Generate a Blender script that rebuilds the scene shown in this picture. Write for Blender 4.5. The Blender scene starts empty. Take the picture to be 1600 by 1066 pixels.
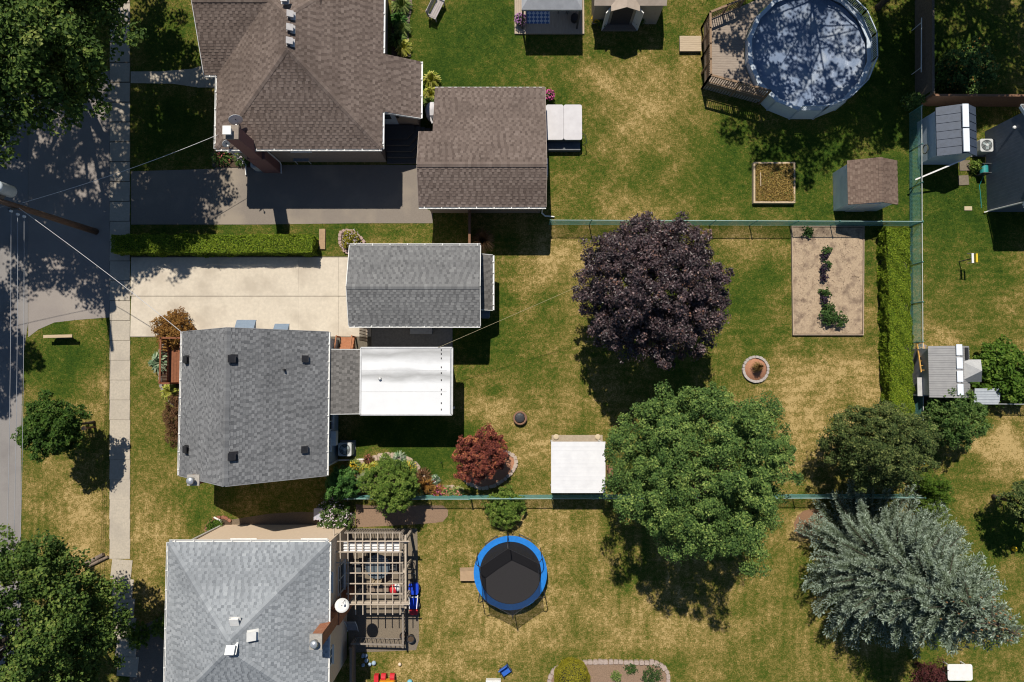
import bpy, math, random
import numpy as np
from mathutils import Vector, Matrix

random.seed(7); np.random.seed(7)
scene = bpy.context.scene
COL = scene.collection

# ------------------------------------------------------------------ camera, sky, sun
CAM_H = 40.0; F_PX = 1067.0; TILT = math.atan(49.0/1067.0)
cam_d = bpy.data.cameras.new("camera"); cam = bpy.data.objects.new("camera", cam_d); COL.objects.link(cam)
cam_d.sensor_width = 36.0; cam_d.lens = 36.0*F_PX/1600.0; cam_d.clip_end = 2000.0
cam.location = (0, 0, CAM_H); cam.rotation_euler = (TILT, 0, 0)
scene.camera = cam

SUN_EL = math.radians(57.4); SUN_OFF = math.radians(10.5)     # sun stands up-left in the picture
sun_vec = Vector((-math.sin(SUN_OFF)*math.cos(SUN_EL), math.cos(SUN_OFF)*math.cos(SUN_EL), math.sin(SUN_EL)))
world = bpy.data.worlds.new("World"); scene.world = world; world.use_nodes = True
wn = world.node_tree.nodes; wl = world.node_tree.links
sky = wn.new("ShaderNodeTexSky"); sky.sky_type = 'NISHITA'; sky.sun_disc = False
sky.sun_elevation = SUN_EL; sky.sun_rotation = -SUN_OFF
sky.air_density = 1.0; sky.dust_density = 0.0; sky.ozone_density = 4.0
bg = wn["Background"]; bg.inputs[1].default_value = 0.066
wl.new(sky.outputs[0], bg.inputs[0])
sd = bpy.data.lights.new("sun", 'SUN'); sd.energy = 4.9; sd.angle = math.radians(0.53); sd.color = (1.0, 0.94, 0.84)
so = bpy.data.objects.new("sun", sd); COL.objects.link(so)
so.rotation_euler = sun_vec.to_track_quat('Z', 'Y').to_euler()
vs = scene.view_settings
vs.view_transform = 'Standard'; vs.look = 'None'; vs.exposure = 0.05; vs.gamma = 1.0; vs.use_curve_mapping = False
scene.cycles.filter_width = 1.1; scene.cycles.max_bounces = 5; scene.cycles.diffuse_bounces = 2; scene.cycles.transparent_max_bounces = 12
scene.cycles.transmission_bounces = 3; scene.cycles.glossy_bounces = 2

# ------------------------------------------------------------------ where a point of the photograph lies in the place
def W(px, py, h=0.0):
    a, b = (px-800.0)/F_PX, (533.0-py)/F_PX
    dy = b*math.cos(TILT)+math.sin(TILT); dz = b*math.sin(TILT)-math.cos(TILT)
    t = (h-CAM_H)/dz
    return (a*t, dy*t)
def P(px, py, h=0.0):
    x, y = W(px, py, h); return Vector((x, y, h))
def to_px(x, y):
    zc = -CAM_H
    yc = y*math.cos(TILT)+zc*math.sin(TILT); z2 = -y*math.sin(TILT)+zc*math.cos(TILT)
    return 800.0+F_PX*x/(-z2), 533.0-F_PX*yc/(-z2)
M_PX = CAM_H/F_PX           # metres on the ground per photo pixel

# ------------------------------------------------------------------ materials
MAT = {}
def ramp_node(nt, stops):
    r = nt.nodes.new("ShaderNodeValToRGB"); e = r.color_ramp.elements
    while len(e) < len(stops): e.new(0.5)
    for i, (p, c) in enumerate(stops):
        e[i].position = p; e[i].color = (c[0], c[1], c[2], 1)
    return r
def surf(name, c1, c2=None, scale=6.0, detail=6.0, rough=0.85, bump=0.0, bscale=40.0, metal=0.0, spec=0.3,
         stretch=None, third=None, tscale=0.6, tamt=0.5, attr=None, lo=0.35, hi=0.65):
    """a procedural surface: two tones mixed by noise (optionally stretched), large stains of a third tone, fine bump"""
    if name in MAT: return MAT[name]
    m = bpy.data.materials.new(name); m.use_nodes = True; nt = m.node_tree; N = nt.nodes; L = nt.links
    b = N["Principled BSDF"]; b.inputs["Roughness"].default_value = rough; b.inputs["Metallic"].default_value = metal
    b.inputs["Specular IOR Level"].default_value = spec
    c2 = c2 or tuple(min(1, x*0.8) for x in c1)
    geo = N.new("ShaderNodeNewGeometry"); src = geo.outputs["Position"]
    mp = N.new("ShaderNodeMapping"); L.new(src, mp.inputs[0])
    if stretch: mp.inputs["Scale"].default_value = stretch
    nz = N.new("ShaderNodeTexNoise"); nz.inputs["Scale"].default_value = scale; nz.inputs["Detail"].default_value = detail
    nz.inputs["Roughness"].default_value = 0.65
    L.new(mp.outputs[0], nz.inputs["Vector"])
    r = ramp_node(nt, [(lo, c1), (hi, c2)])
    L.new(nz.outputs["Fac"], r.inputs[0]); out = r.outputs[0]
    if attr:
        at = N.new("ShaderNodeAttribute"); at.attribute_name = attr
        ad = N.new("ShaderNodeMath"); ad.operation = 'MULTIPLY_ADD'; ad.inputs[1].default_value = 0.45; ad.inputs[2].default_value = 0.0
        L.new(nz.outputs["Fac"], ad.inputs[0])
        a2 = N.new("ShaderNodeMath"); a2.operation = 'MULTIPLY_ADD'; a2.inputs[1].default_value = 0.55
        L.new(at.outputs["Fac"], a2.inputs[0]); L.new(ad.outputs[0], a2.inputs[2])
        nt.links.new(a2.outputs[0], r.inputs[0])
    if third:
        n2 = N.new("ShaderNodeTexNoise"); n2.inputs["Scale"].default_value = tscale; n2.inputs["Detail"].default_value = 5
        L.new(src, n2.inputs["Vector"])
        mr = N.new("ShaderNodeMapRange"); mr.inputs[1].default_value = 0.48; mr.inputs[2].default_value = 0.68
        mr.inputs[3].default_value = 0; mr.inputs[4].default_value = tamt; L.new(n2.outputs["Fac"], mr.inputs[0])
        mx = N.new("ShaderNodeMixRGB"); mx.inputs[2].default_value = (*third, 1)
        L.new(mr.outputs[0], mx.inputs[0]); L.new(out, mx.inputs[1]); out = mx.outputs[0]
    L.new(out, b.inputs["Base Color"])
    if bump:
        nb = N.new("ShaderNodeTexNoise"); nb.inputs["Scale"].default_value = bscale; nb.inputs["Detail"].default_value = 4
        L.new(mp.outputs[0], nb.inputs["Vector"])
        bp = N.new("ShaderNodeBump"); bp.inputs["Strength"].default_value = bump; bp.inputs["Distance"].default_value = 0.03
        L.new(nb.outputs["Fac"], bp.inputs["Height"]); L.new(bp.outputs[0], b.inputs["Normal"])
    MAT[name] = m; return m
def leafmat(name, stops, transl=0.25, rough=0.6, spec=0.15, patch=0.25, pscale=0.9):
    """leaf colour: a ramp over each leaf's own random value, nudged by large noise so that boughs differ"""
    if name in MAT: return MAT[name]
    m = bpy.data.materials.new(name); m.use_nodes = True; nt = m.node_tree; N = nt.nodes; L = nt.links
    b = N["Principled BSDF"]; b.inputs["Roughness"].default_value = rough; b.inputs["Specular IOR Level"].default_value = spec
    at = N.new("ShaderNodeAttribute"); at.attribute_name = "v"
    geo = N.new("ShaderNodeNewGeometry"); nz = N.new("ShaderNodeTexNoise"); nz.inputs["Scale"].default_value = pscale
    nz.inputs["Detail"].default_value = 3; L.new(geo.outputs["Position"], nz.inputs["Vector"])
    s = N.new("ShaderNodeMath"); s.operation = 'MULTIPLY_ADD'; s.inputs[1].default_value = patch*2; s.inputs[2].default_value = -patch
    L.new(nz.outputs["Fac"], s.inputs[0])
    ad = N.new("ShaderNodeMath"); ad.operation = 'ADD'; ad.use_clamp = True
    L.new(at.outputs["Fac"], ad.inputs[0]); L.new(s.outputs[0], ad.inputs[1])
    r = ramp_node(nt, stops); L.new(ad.outputs[0], r.inputs[0]); L.new(r.outputs[0], b.inputs["Base Color"])
    if transl > 0:
        t = N.new("ShaderNodeBsdfTranslucent"); L.new(r.outputs[0], t.inputs[0])
        mx = N.new("ShaderNodeMixShader"); mx.inputs[0].default_value = transl
        L.new(b.outputs[0], mx.inputs[1]); L.new(t.outputs[0], mx.inputs[2]); L.new(mx.outputs[0], N["Material Output"].inputs[0])
    MAT[name] = m; return m
def siding(name, c1, c2, axis='z', period=0.12, rough=0.6, dark=0.45):
    """lapped boards: grooves across the wall height (or along x / y)"""
    if name in MAT: return MAT[name]
    m = surf(name, c1, c2, scale=2.5, rough=rough)
    nt = m.node_tree; N = nt.nodes; L = nt.links; b = N["Principled BSDF"]
    geo = N.new("ShaderNodeNewGeometry"); sp = N.new("ShaderNodeSeparateXYZ"); L.new(geo.outputs["Position"], sp.inputs[0])
    md = N.new("ShaderNodeMath"); md.operation = 'MODULO'; md.inputs[1].default_value = period
    ab = N.new("ShaderNodeMath"); ab.operation = 'ADD'; ab.inputs[1].default_value = 100.0
    L.new(sp.outputs["xyz".index(axis)], ab.inputs[0]); L.new(ab.outputs[0], md.inputs[0])
    dv = N.new("ShaderNodeMath"); dv.operation = 'DIVIDE'; dv.inputs[1].default_value = period; L.new(md.outputs[0], dv.inputs[0])
    bp = N.new("ShaderNodeBump"); bp.inputs["Strength"].default_value = 0.8; bp.inputs["Distance"].default_value = 0.02
    L.new(dv.outputs[0], bp.inputs["Height"]); L.new(bp.outputs[0], b.inputs["Normal"])
    return m
def netmat(name, col, alpha):
    if name in MAT: return MAT[name]
    m = bpy.data.materials.new(name); m.use_nodes = True; nt = m.node_tree; N = nt.nodes; L = nt.links
    b = N["Principled BSDF"]; b.inputs["Base Color"].default_value = (*col, 1); b.inputs["Roughness"].default_value = 0.9
    t = N.new("ShaderNodeBsdfTransparent"); mx = N.new("ShaderNodeMixShader"); mx.inputs[0].default_value = alpha
    L.new(t.outputs[0], mx.inputs[1]); L.new(b.outputs[0], mx.inputs[2]); L.new(mx.outputs[0], N["Material Output"].inputs[0])
    MAT[name] = m; return m
def glassmat():
    return surf('window_glass', (0.03, 0.045, 0.06), (0.05, 0.07, 0.09), rough=0.08, spec=0.8)

# ------------------------------------------------------------------ mesh helpers
def fast_mesh(name, verts, faces, v=None, smooth=False):
    """verts (n,3); faces (m,k) all of one size; v: per-vertex value stored as attribute 'v'"""
    me = bpy.data.meshes.new(name); verts = np.asarray(verts, dtype=np.float32); faces = np.asarray(faces, dtype=np.int32)
    n = len(verts); m, k = faces.shape
    me.vertices.add(n); me.vertices.foreach_set("co", verts.ravel())
    me.loops.add(m*k); me.loops.foreach_set("vertex_index", faces.ravel())
    me.polygons.add(m); me.polygons.foreach_set("loop_start", np.arange(0, m*k, k, dtype=np.int32))
    me.polygons.foreach_set("loop_total", np.full(m, k, dtype=np.int32))
    if v is not None:
        a = me.attributes.new("v", 'FLOAT', 'POINT'); a.data.foreach_set("value", np.asarray(v, dtype=np.float32))
    me.polygons.foreach_set('use_smooth', np.full(m, smooth, dtype=bool))
    me.update(calc_edges=True)
    return me
def origin_of(p):
    while p.parent: p = p.parent
    return p.location
def link(name, me, mat, parent=None, loc=None, rz=0.0):
    o = bpy.data.objects.new(name, me); COL.objects.link(o)
    if mat is not None and not me.materials: me.materials.append(mat)
    if parent is not None: o.parent = parent
    if loc is not None:
        o.location = Vector(loc)-(origin_of(parent) if parent is not None else Vector((0, 0, 0)))
    if rz: o.rotation_euler = (0, 0, rz)
    return o
def tag(o, label=None, cat=None, group=None, kind=None):
    if label: o['label'] = label
    if cat: o['category'] = cat
    if group: o['group'] = group
    if kind: o['kind'] = kind
    return o
def thing(name, label, cat, loc, group=None):
    o = bpy.data.objects.new(name, None); COL.objects.link(o); o.empty_display_size = 0.3
    o.location = Vector((loc[0], loc[1], loc[2] if len(loc) > 2 else 0.0))
    return tag(o, label, cat, group)

class MB:
    def __init__(s): s.v = []; s.f = []
    def add(s, vs, fs):
        k = len(s.v); s.v += [tuple(p) for p in vs]; s.f += [tuple(i+k for i in f) for f in fs]; return s
    def box(s, x0, y0, z0, x1, y1, z1):
        x0, x1 = min(x0, x1), max(x0, x1); y0, y1 = min(y0, y1), max(y0, y1)
        return s.add([(x0,y0,z0),(x1,y0,z0),(x1,y1,z0),(x0,y1,z0),(x0,y0,z1),(x1,y0,z1),(x1,y1,z1),(x0,y1,z1)],
                     [(0,3,2,1),(4,5,6,7),(0,1,5,4),(1,2,6,5),(2,3,7,6),(3,0,4,7)])
    def obox(s, c, size, rz=0.0, rx=0.0, ry=0.0):
        R = Matrix.Rotation(rz, 3, 'Z') @ Matrix.Rotation(ry, 3, 'Y') @ Matrix.Rotation(rx, 3, 'X')
        hx, hy, hz = size[0]/2, size[1]/2, size[2]/2; c = Vector(c)
        vs = [c+R @ Vector(p) for p in [(-hx,-hy,-hz),(hx,-hy,-hz),(hx,hy,-hz),(-hx,hy,-hz),(-hx,-hy,hz),(hx,-hy,hz),(hx,hy,hz),(-hx,hy,hz)]]
        return s.add(vs, [(0,3,2,1),(4,5,6,7),(0,1,5,4),(1,2,6,5),(2,3,7,6),(3,0,4,7)])
    def beam(s, a, b, w, h):
        """a straight timber of width w, height h from a to b"""
        a, b = Vector(a), Vector(b); d = (b-a); L = d.length; d.normalize()
        up = Vector((0, 0, 1)) if abs(d.z) < 0.95 else Vector((0, 1, 0))
        sx = d.cross(up).normalized(); sz = sx.cross(d).normalized()
        vs = []
        for p in (a, b):
            for i, j in ((-1,-1),(1,-1),(1,1),(-1,1)): vs.append(p+sx*(i*w/2)+sz*(j*h/2))
        return s.add(vs, [(0,1,2,3),(7,6,5,4),(0,4,5,1),(1,5,6,2),(2,6,7,3),(3,7,4,0)])
    def prism(s, poly, z0, z1):
        n = len(poly)
        ar = sum(poly[i][0]*poly[(i+1)%n][1]-poly[(i+1)%n][0]*poly[i][1] for i in range(n))
        if ar < 0: poly = poly[::-1]
        vs = [(p[0], p[1], z0) for p in poly]+[(p[0], p[1], z1) for p in poly]
        fs = [tuple(range(n-1, -1, -1)), tuple(range(n, 2*n))]+[(i, (i+1)%n, n+(i+1)%n, n+i) for i in range(n)]
        return s.add(vs, fs)
    def tube(s, pts, r, n=6, r2=None):
        pts = [Vector(p) for p in pts]; m = len(pts); vs = []; fs = []
        for i, p in enumerate(pts):
            d = (pts[min(i+1, m-1)]-pts[max(i-1, 0)]).normalized()
            up = Vector((0, 0, 1)) if abs(d.z) < 0.9 else Vector((1, 0, 0))
            a = d.cross(up).normalized(); b = d.cross(a)
            rr = r if r2 is None else r+(r2-r)*i/(m-1)
            for k in range(n):
                t = 2*math.pi*k/n; vs.append(p+a*(rr*math.cos(t))+b*(rr*math.sin(t)))
        for i in range(m-1):
            for k in range(n): fs.append((i*n+k, i*n+(k+1)%n, (i+1)*n+(k+1)%n, (i+1)*n+k))
        fs.append(tuple(range(n-1, -1, -1))); fs.append(tuple((m-1)*n+k for k in range(n)))
        return s.add(vs, fs)
    def lathe(s, c, prof, n=16, sx=1.0, sy=1.0):
        vs = []; fs = []; m = len(prof)
        for r, z in prof:
            for k in range(n):
                t = 2*math.pi*k/n; vs.append((c[0]+sx*r*math.cos(t), c[1]+sy*r*math.sin(t), c[2]+z))
        for i in range(m-1):
            for k in range(n): fs.append((i*n+k, i*n+(k+1)%n, (i+1)*n+(k+1)%n, (i+1)*n+k))
        fs.append(tuple(range(n-1, -1, -1))); fs.append(tuple((m-1)*n+k for k in range(n)))
        return s.add(vs, fs)
    def ball(s, c, r, n=10, sz=1.0):
        prof = [(max(1e-3, r*math.cos(t)), r*sz*math.sin(t)) for t in [math.pi*(i/6-0.5) for i in range(7)]]
        return s.lathe(c, prof, n)
    def poly3(s, pts): return s.add(pts, [tuple(range(len(pts)))])
    def slab3(s, pts, t):
        """a planar 3-d polygon given thickness t downwards"""
        n = len(pts); vs = [Vector(p) for p in pts]+[Vector(p)-Vector((0, 0, t)) for p in pts]
        return s.add(vs, [tuple(range(n)), tuple(range(2*n-1, n-1, -1))]+[(i, n+i, n+(i+1)%n, (i+1)%n) for i in range(n)])
    def mesh(s, name, org=(0, 0, 0)):
        me = bpy.data.meshes.new(name); o = Vector(org)
        me.from_pydata([tuple(Vector(p)-o) for p in s.v], [], s.f); me.update(); return me
    def part(s, name, mat, parent, smooth=False, label=None, kind=None):
        me = s.mesh(name, origin_of(parent)); ob = link(name, me, mat, parent)
        if smooth: me.polygons.foreach_set("use_smooth", [True]*len(me.polygons))
        return tag(ob, label, kind=kind)
    def thing(s, name, mat, label=None, cat=None, group=None, kind=None, smooth=False):
        xs = [p[0] for p in s.v]; ys = [p[1] for p in s.v]; zs = [p[2] for p in s.v]
        o = Vector(((min(xs)+max(xs))/2, (min(ys)+max(ys))/2, min(zs)))
        me = s.mesh(name, o); ob = link(name, me, mat); ob.location = o
        if smooth: me.polygons.foreach_set("use_smooth", [True]*len(me.polygons))
        return tag(ob, label, cat, group, kind)

# ------------------------------------------------------------------ foliage
def rnd_dirs(n, rng, zmin=-1.0):
    z = rng.uniform(zmin, 1, n); t = rng.uniform(0, 2*np.pi, n); r = np.sqrt(np.maximum(0, 1-z*z))
    return np.stack([r*np.cos(t), r*np.sin(t), z], 1)
def leaf_quads(pos, nrm, size, rng, aspect=0.75, val=None, fold=0.15):
    """one folded four-sided leaf at each position, facing its normal; returns verts, faces, v"""
    n = len(pos); nrm = nrm/np.maximum(1e-6, np.linalg.norm(nrm, axis=1, keepdims=True))
    a = rng.normal(size=(n, 3)); a -= nrm*np.sum(a*nrm, 1, keepdims=True); a /= np.maximum(1e-6, np.linalg.norm(a, axis=1, keepdims=True))
    b = np.cross(nrm, a); sz = (size*rng.uniform(0.6, 1.3, n))[:, None]
    V = np.empty((n, 4, 3)); V[:, 0] = pos-a*sz*0.5; V[:, 1] = pos+b*sz*aspect*0.5+nrm*sz*fold
    V[:, 2] = pos+a*sz*0.5; V[:, 3] = pos-b*sz*aspect*0.5+nrm*sz*fold
    if val is None: val = rng.uniform(0, 1, n)
    return V.reshape(-1, 3), np.arange(n*4).reshape(n, 4), np.repeat(val, 4)
def crown_points(n, c, rx, ry, rz, rng, clumps=60, crad=0.26, sub=9, hollow=0.45, lump=0.18, zmin=-0.55, up=0.55, flat=0.8, subr=0.42):
    """points and normals of leaves on sub-clumps of clumps spread through an uneven ellipsoid"""
    c = np.array(c); R = np.array([rx, ry, rz])
    k1 = rng.normal(size=(6, 3)); ph = rng.uniform(0, 6.28, 6)
    def lumpy(d): return 1+lump*np.mean(np.sin(3.2*d @ k1.T+ph), axis=1)*2.0
    # spread the clumps evenly: best of several candidates
    cd = rnd_dirs(clumps*6, rng, zmin); cr = rng.uniform(hollow, 1.0, clumps*6)**0.6
    cand = cd*cr[:, None]; keep = [0]
    dist = np.linalg.norm(cand-cand[0], axis=1)
    for _ in range(clumps-1):
        j = int(np.argmax(dist*rng.uniform(0.75, 1, len(dist)))); keep.append(j); dist = np.minimum(dist, np.linalg.norm(cand-cand[j], axis=1))
    cc = cand[keep]; dcl = cc/np.maximum(1e-6, np.linalg.norm(cc, axis=1, keepdims=True))
    cc = cc*lumpy(dcl)[:, None]*(1-crad*0.75); cs = crad*rng.uniform(0.65, 1.25, clumps)
    sd_ = rnd_dirs(clumps*sub, rng, -0.5); sd_[:, 2] *= flat
    sc = np.repeat(cc, sub, 0)+sd_*np.repeat(cs, sub)[:, None]*rng.uniform(0.55, 1.0, clumps*sub)[:, None]
    ss = np.repeat(cs, sub)*subr*rng.uniform(0.7, 1.3, clumps*sub); sv = rng.normal(0, 0.13, clumps*sub)
    idx = rng.integers(0, clumps*sub, n); d = rnd_dirs(n, rng, -0.6)
    p = sc[idx]+d*ss[idx][:, None]*rng.uniform(0.35, 1.0, n)[:, None]
    nr = d*0.6+np.array([0, 0, up])+0.35*rng.normal(size=(n, 3))
    val = np.clip(0.5+sv[idx]+rng.normal(0, 0.2, n), 0, 1)
    return c+p*R, nr, val, c+cc*R
def leaves_part(name, parent, mat, pos, nrm, size, rng, val=None, aspect=0.75, fold=0.15):
    v, f, a = leaf_quads(pos, nrm, size, rng, aspect, val, fold)
    v = v-np.array(origin_of(parent)); v[:, 2] = np.maximum(v[:, 2], 0.01-origin_of(parent).z)
    o = link(name, fast_mesh(name, v, f, a), mat, parent); o['kind'] = 'stuff'; return o
BARK = lambda: surf('bark', (0.09, 0.07, 0.05), (0.05, 0.038, 0.03), scale=14, bump=0.8, bscale=30, stretch=(1, 1, 0.25))
def tree(name, label, cat, gx, gy, hc, r, rz, n, leaf, mat, seed, clumps=70, crad=0.26, trunk=0.2, group=None, ry=None, lean=(0, 0), **kw):
    rng = np.random.default_rng(seed); x, y = W(gx, gy); t = thing(name, label, cat, (x, y, 0), group)
    c = (x+lean[0], y+lean[1], hc)
    pos, nr, val, cc = crown_points(n, c, r, ry or r, rz, rng, clumps, crad, **kw)
    m = MB(); top = Vector((c[0], c[1], hc+rz*0.1))
    mid = Vector((x+lean[0]*0.5, y+lean[1]*0.5, hc*0.5))
    m.tube([Vector((x, y, -0.1)), Vector((x, y, 0.25)), mid, top], trunk*1.25, 9, trunk*0.3)
    m.part('trunk', BARK(), t, True)
    for q in cc[:: max(1, len(cc)//14)]:
        q = Vector(q); s = Vector((c[0], c[1], max(hc*0.45, q.z-0.75*(Vector((c[0], c[1], 0))-Vector((q.x, q.y, 0))).length)))
        s.z = min(s.z, top.z-0.2)
        MB().tube([s, s.lerp(q, 0.5)+Vector((0, 0, 0.02*r)), s.lerp(q, 0.9)], trunk*0.42, 5, trunk*0.09).part('limb', BARK(), t, True)
    leaves_part('crown', t, mat, pos, nr, leaf, rng, val)
    return t
def shrub(name, label, cat, gx, gy, r, hgt, n, leaf, mat, seed, group=None, ry=None, flowers=None, clumps=26, crad=0.34, z0=0.0, stems=True, aspect=0.75, clipped=False, **kw):
    r *= 1.15; ry = ry*1.15 if ry else None; rng = np.random.default_rng(seed); x, y = W(gx, gy); t = thing(name, label, cat, (x, y, z0), group)
    rz = hgt*0.62; c = (x, y, z0+hgt-rz)
    kw.setdefault('hollow', 0.3); kw.setdefault('lump', 0.1)
    pos, nr, val, cc = crown_points(n, c, r, ry or r, rz, rng, clumps, crad, **kw)
    if clipped:
        d = rnd_dirs(n, rng, -0.75); k1 = rng.normal(size=(8, 3)); ph = rng.uniform(0, 6.28, 8)
        rad = 1.0+0.09*np.sum(np.sin(4*d @ k1.T+ph), axis=1)/3-np.abs(rng.normal(0, 0.07, n))+0.09*(rng.uniform(0, 1, n) > .985)
        pos = np.array(c)+d*rad[:, None]*np.array([r, ry or r, rz])*0.93; nr = d+np.array([0, 0, 0.3])+0.5*rng.normal(size=(n, 3)); val = np.clip(rng.normal(0.5, 0.25, n), 0, 1)
        MB().lathe((x, y, c[2]), [(max(.01, r*.8*math.cos(t)), rz*.8*math.sin(t)) for t in [math.pi*(k/8-.5) for k in range(9)] if c[2]+rz*.8*math.sin(t) > z0], 14).part('inner_twigs', surf('twigs', (.02, .025, .01), (.035, .03, .02), scale=20), t)
    pos[:, 2] = np.maximum(pos[:, 2], z0+0.02)
    if stems:
        m = MB()
        for q in cc[:8]: m.tube([(x+0.05*(q[0]-x), y+0.05*(q[1]-y), z0), tuple(Vector((x, y, z0)).lerp(Vector(q), 0.6)), tuple(q)], 0.022*max(1, r), 4, 0.008)
        m.part('stems', BARK(), t)
    leaves_part('foliage', t, mat, pos, nr, leaf, rng, val, aspect)
    if flowers:
        fm, fn, fs = flowers; fp, fnr, fv, _ = crown_points(fn, (c[0], c[1], c[2]+0.03), r*1.0, (ry or r)*1.0, rz, rng, clumps, crad, zmin=0.0, hollow=0.85)
        leaves_part('blossoms', t, fm, fp, fnr, fs, rng, None, 0.95, 0.05)
    return t
def hedge(name, label, x0, y0, x1, y1, hgt, n, leaf, mat, seed):
    """a clipped hedge; x0..x1, y0..y1 metres at its foot"""
    rng = np.random.default_rng(seed); t = thing(name, label, 'hedge', ((x0+x1)/2, (y0+y1)/2, 0))
    lx, ly = x1-x0, y1-y0
    MB().box(x0+0.12, y0+0.12, 0, x1-0.12, y1-0.12, hgt-0.14).part('branches', surf('hedge_wood', (0.03, 0.035, 0.015), (0.05, 0.045, 0.025), scale=20), t)
    areas = np.array([lx*ly*1.6, lx*hgt, lx*hgt, ly*hgt, ly*hgt]); f = rng.choice(5, n, p=areas/areas.sum())
    u, w = rng.uniform(0, 1, n), rng.uniform(0, 1, n); d = np.abs(rng.normal(0, 0.05, n))
    pos = np.zeros((n, 3)); nr = np.zeros((n, 3))
    for k, (axis, side) in enumerate([(2, 1), (1, 0), (1, 1), (0, 0), (0, 1)]):
        s = f == k
        if axis == 2: pos[s] = np.stack([x0+u[s]*lx, y0+w[s]*ly, hgt-d[s]], 1); nr[s] = (0, 0, 1)
        elif axis == 1: pos[s] = np.stack([x0+u[s]*lx, (y1-d[s] if side else y0+d[s]), w[s]*hgt], 1); nr[s] = (0, 1 if side else -1, 0.4)
        else: pos[s] = np.stack([(x1-d[s] if side else x0+d[s]), y0+u[s]*ly, w[s]*hgt], 1); nr[s] = (1 if side else -1, 0, 0.4)
    wob = 0.06*np.sin(pos[:, 0]*2.1)+0.06*np.sin(pos[:, 1]*2.7+1)+0.05*np.sin(pos[:, 0]*6.3+pos[:, 1]*5.1)+0.1*(rng.uniform(0, 1, n) > .97)
    pos[:, 2] += wob*(f == 0); pos[:, 1] += (0.22*(vnoise(pos[:, 0], pos[:, 2], .5, 41)-.5)+.12*(vnoise(pos[:, 0], pos[:, 2], .2, 42)-.5))*((f == 1)|(f == 2)); pos[:, 0] += (0.22*(vnoise(pos[:, 1], pos[:, 2], .5, 43)-.5)+.12*(vnoise(pos[:, 1], pos[:, 2], .2, 44)-.5))*((f == 3)|(f == 4))
    nr = nr*0.8+0.5*rng.normal(size=(n, 3))
    leaves_part('leaves', t, mat, pos, nr, leaf, rng)
    return t
def plant(name, label, cat, gx, gy, r, hgt, n, width, mat, seed, z0=0.0, group=None, flowers=None, droop=0.5):
    """a clump of long arching leaves from one crown (hosta, grass, lily)"""
    rng = np.random.default_rng(seed); x, y = W(gx, gy); t = thing(name, label, cat, (x, y, z0), group)
    a = rng.uniform(0, 2*np.pi, n); L = r*rng.uniform(0.5, 1.1, n); hh = hgt*rng.uniform(0.5, 1.1, n)
    d = np.stack([np.cos(a), np.sin(a), np.zeros(n)], 1); s = np.stack([-np.sin(a), np.cos(a), np.zeros(n)], 1)*width/2
    base = d*0.08*r; mid = d*(L*0.55)[:, None]+np.array([0, 0, 1])*hh[:, None]; tip = d*L[:, None]+np.array([0, 0, 1])*(hh*(1-droop))[:, None]
    mid += rng.normal(0, 0.02, (n, 3)); tip[:, 2] = np.maximum(tip[:, 2], 0.02)
    V = np.stack([base-s*0.4, base+s*0.4, mid+s, mid-s, tip+s*0.35, tip-s*0.35], 1).reshape(-1, 3)
    i = np.arange(n)*6; Fc = np.concatenate([np.stack([i, i+1, i+2, i+3], 1), np.stack([i+3, i+2, i+4, i+5], 1)])
    o = link('leaves', fast_mesh('leaves', V, Fc, np.repeat(rng.uniform(0, 1, n), 6)), mat, t); o['kind'] = 'stuff'
    if flowers:
        fm, fn, fs = flowers; p = rnd_dirs(fn, rng, 0.0)*np.array([r*0.9, r*0.9, hgt*1.1])*rng.uniform(0.6, 1, (fn, 1))
        leaves_part('blossoms', t, fm, p+np.array([x, y, z0+0.04]), rnd_dirs(fn, rng, 0.2), fs, rng, None, 0.95, 0.1)
    return t
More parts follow.
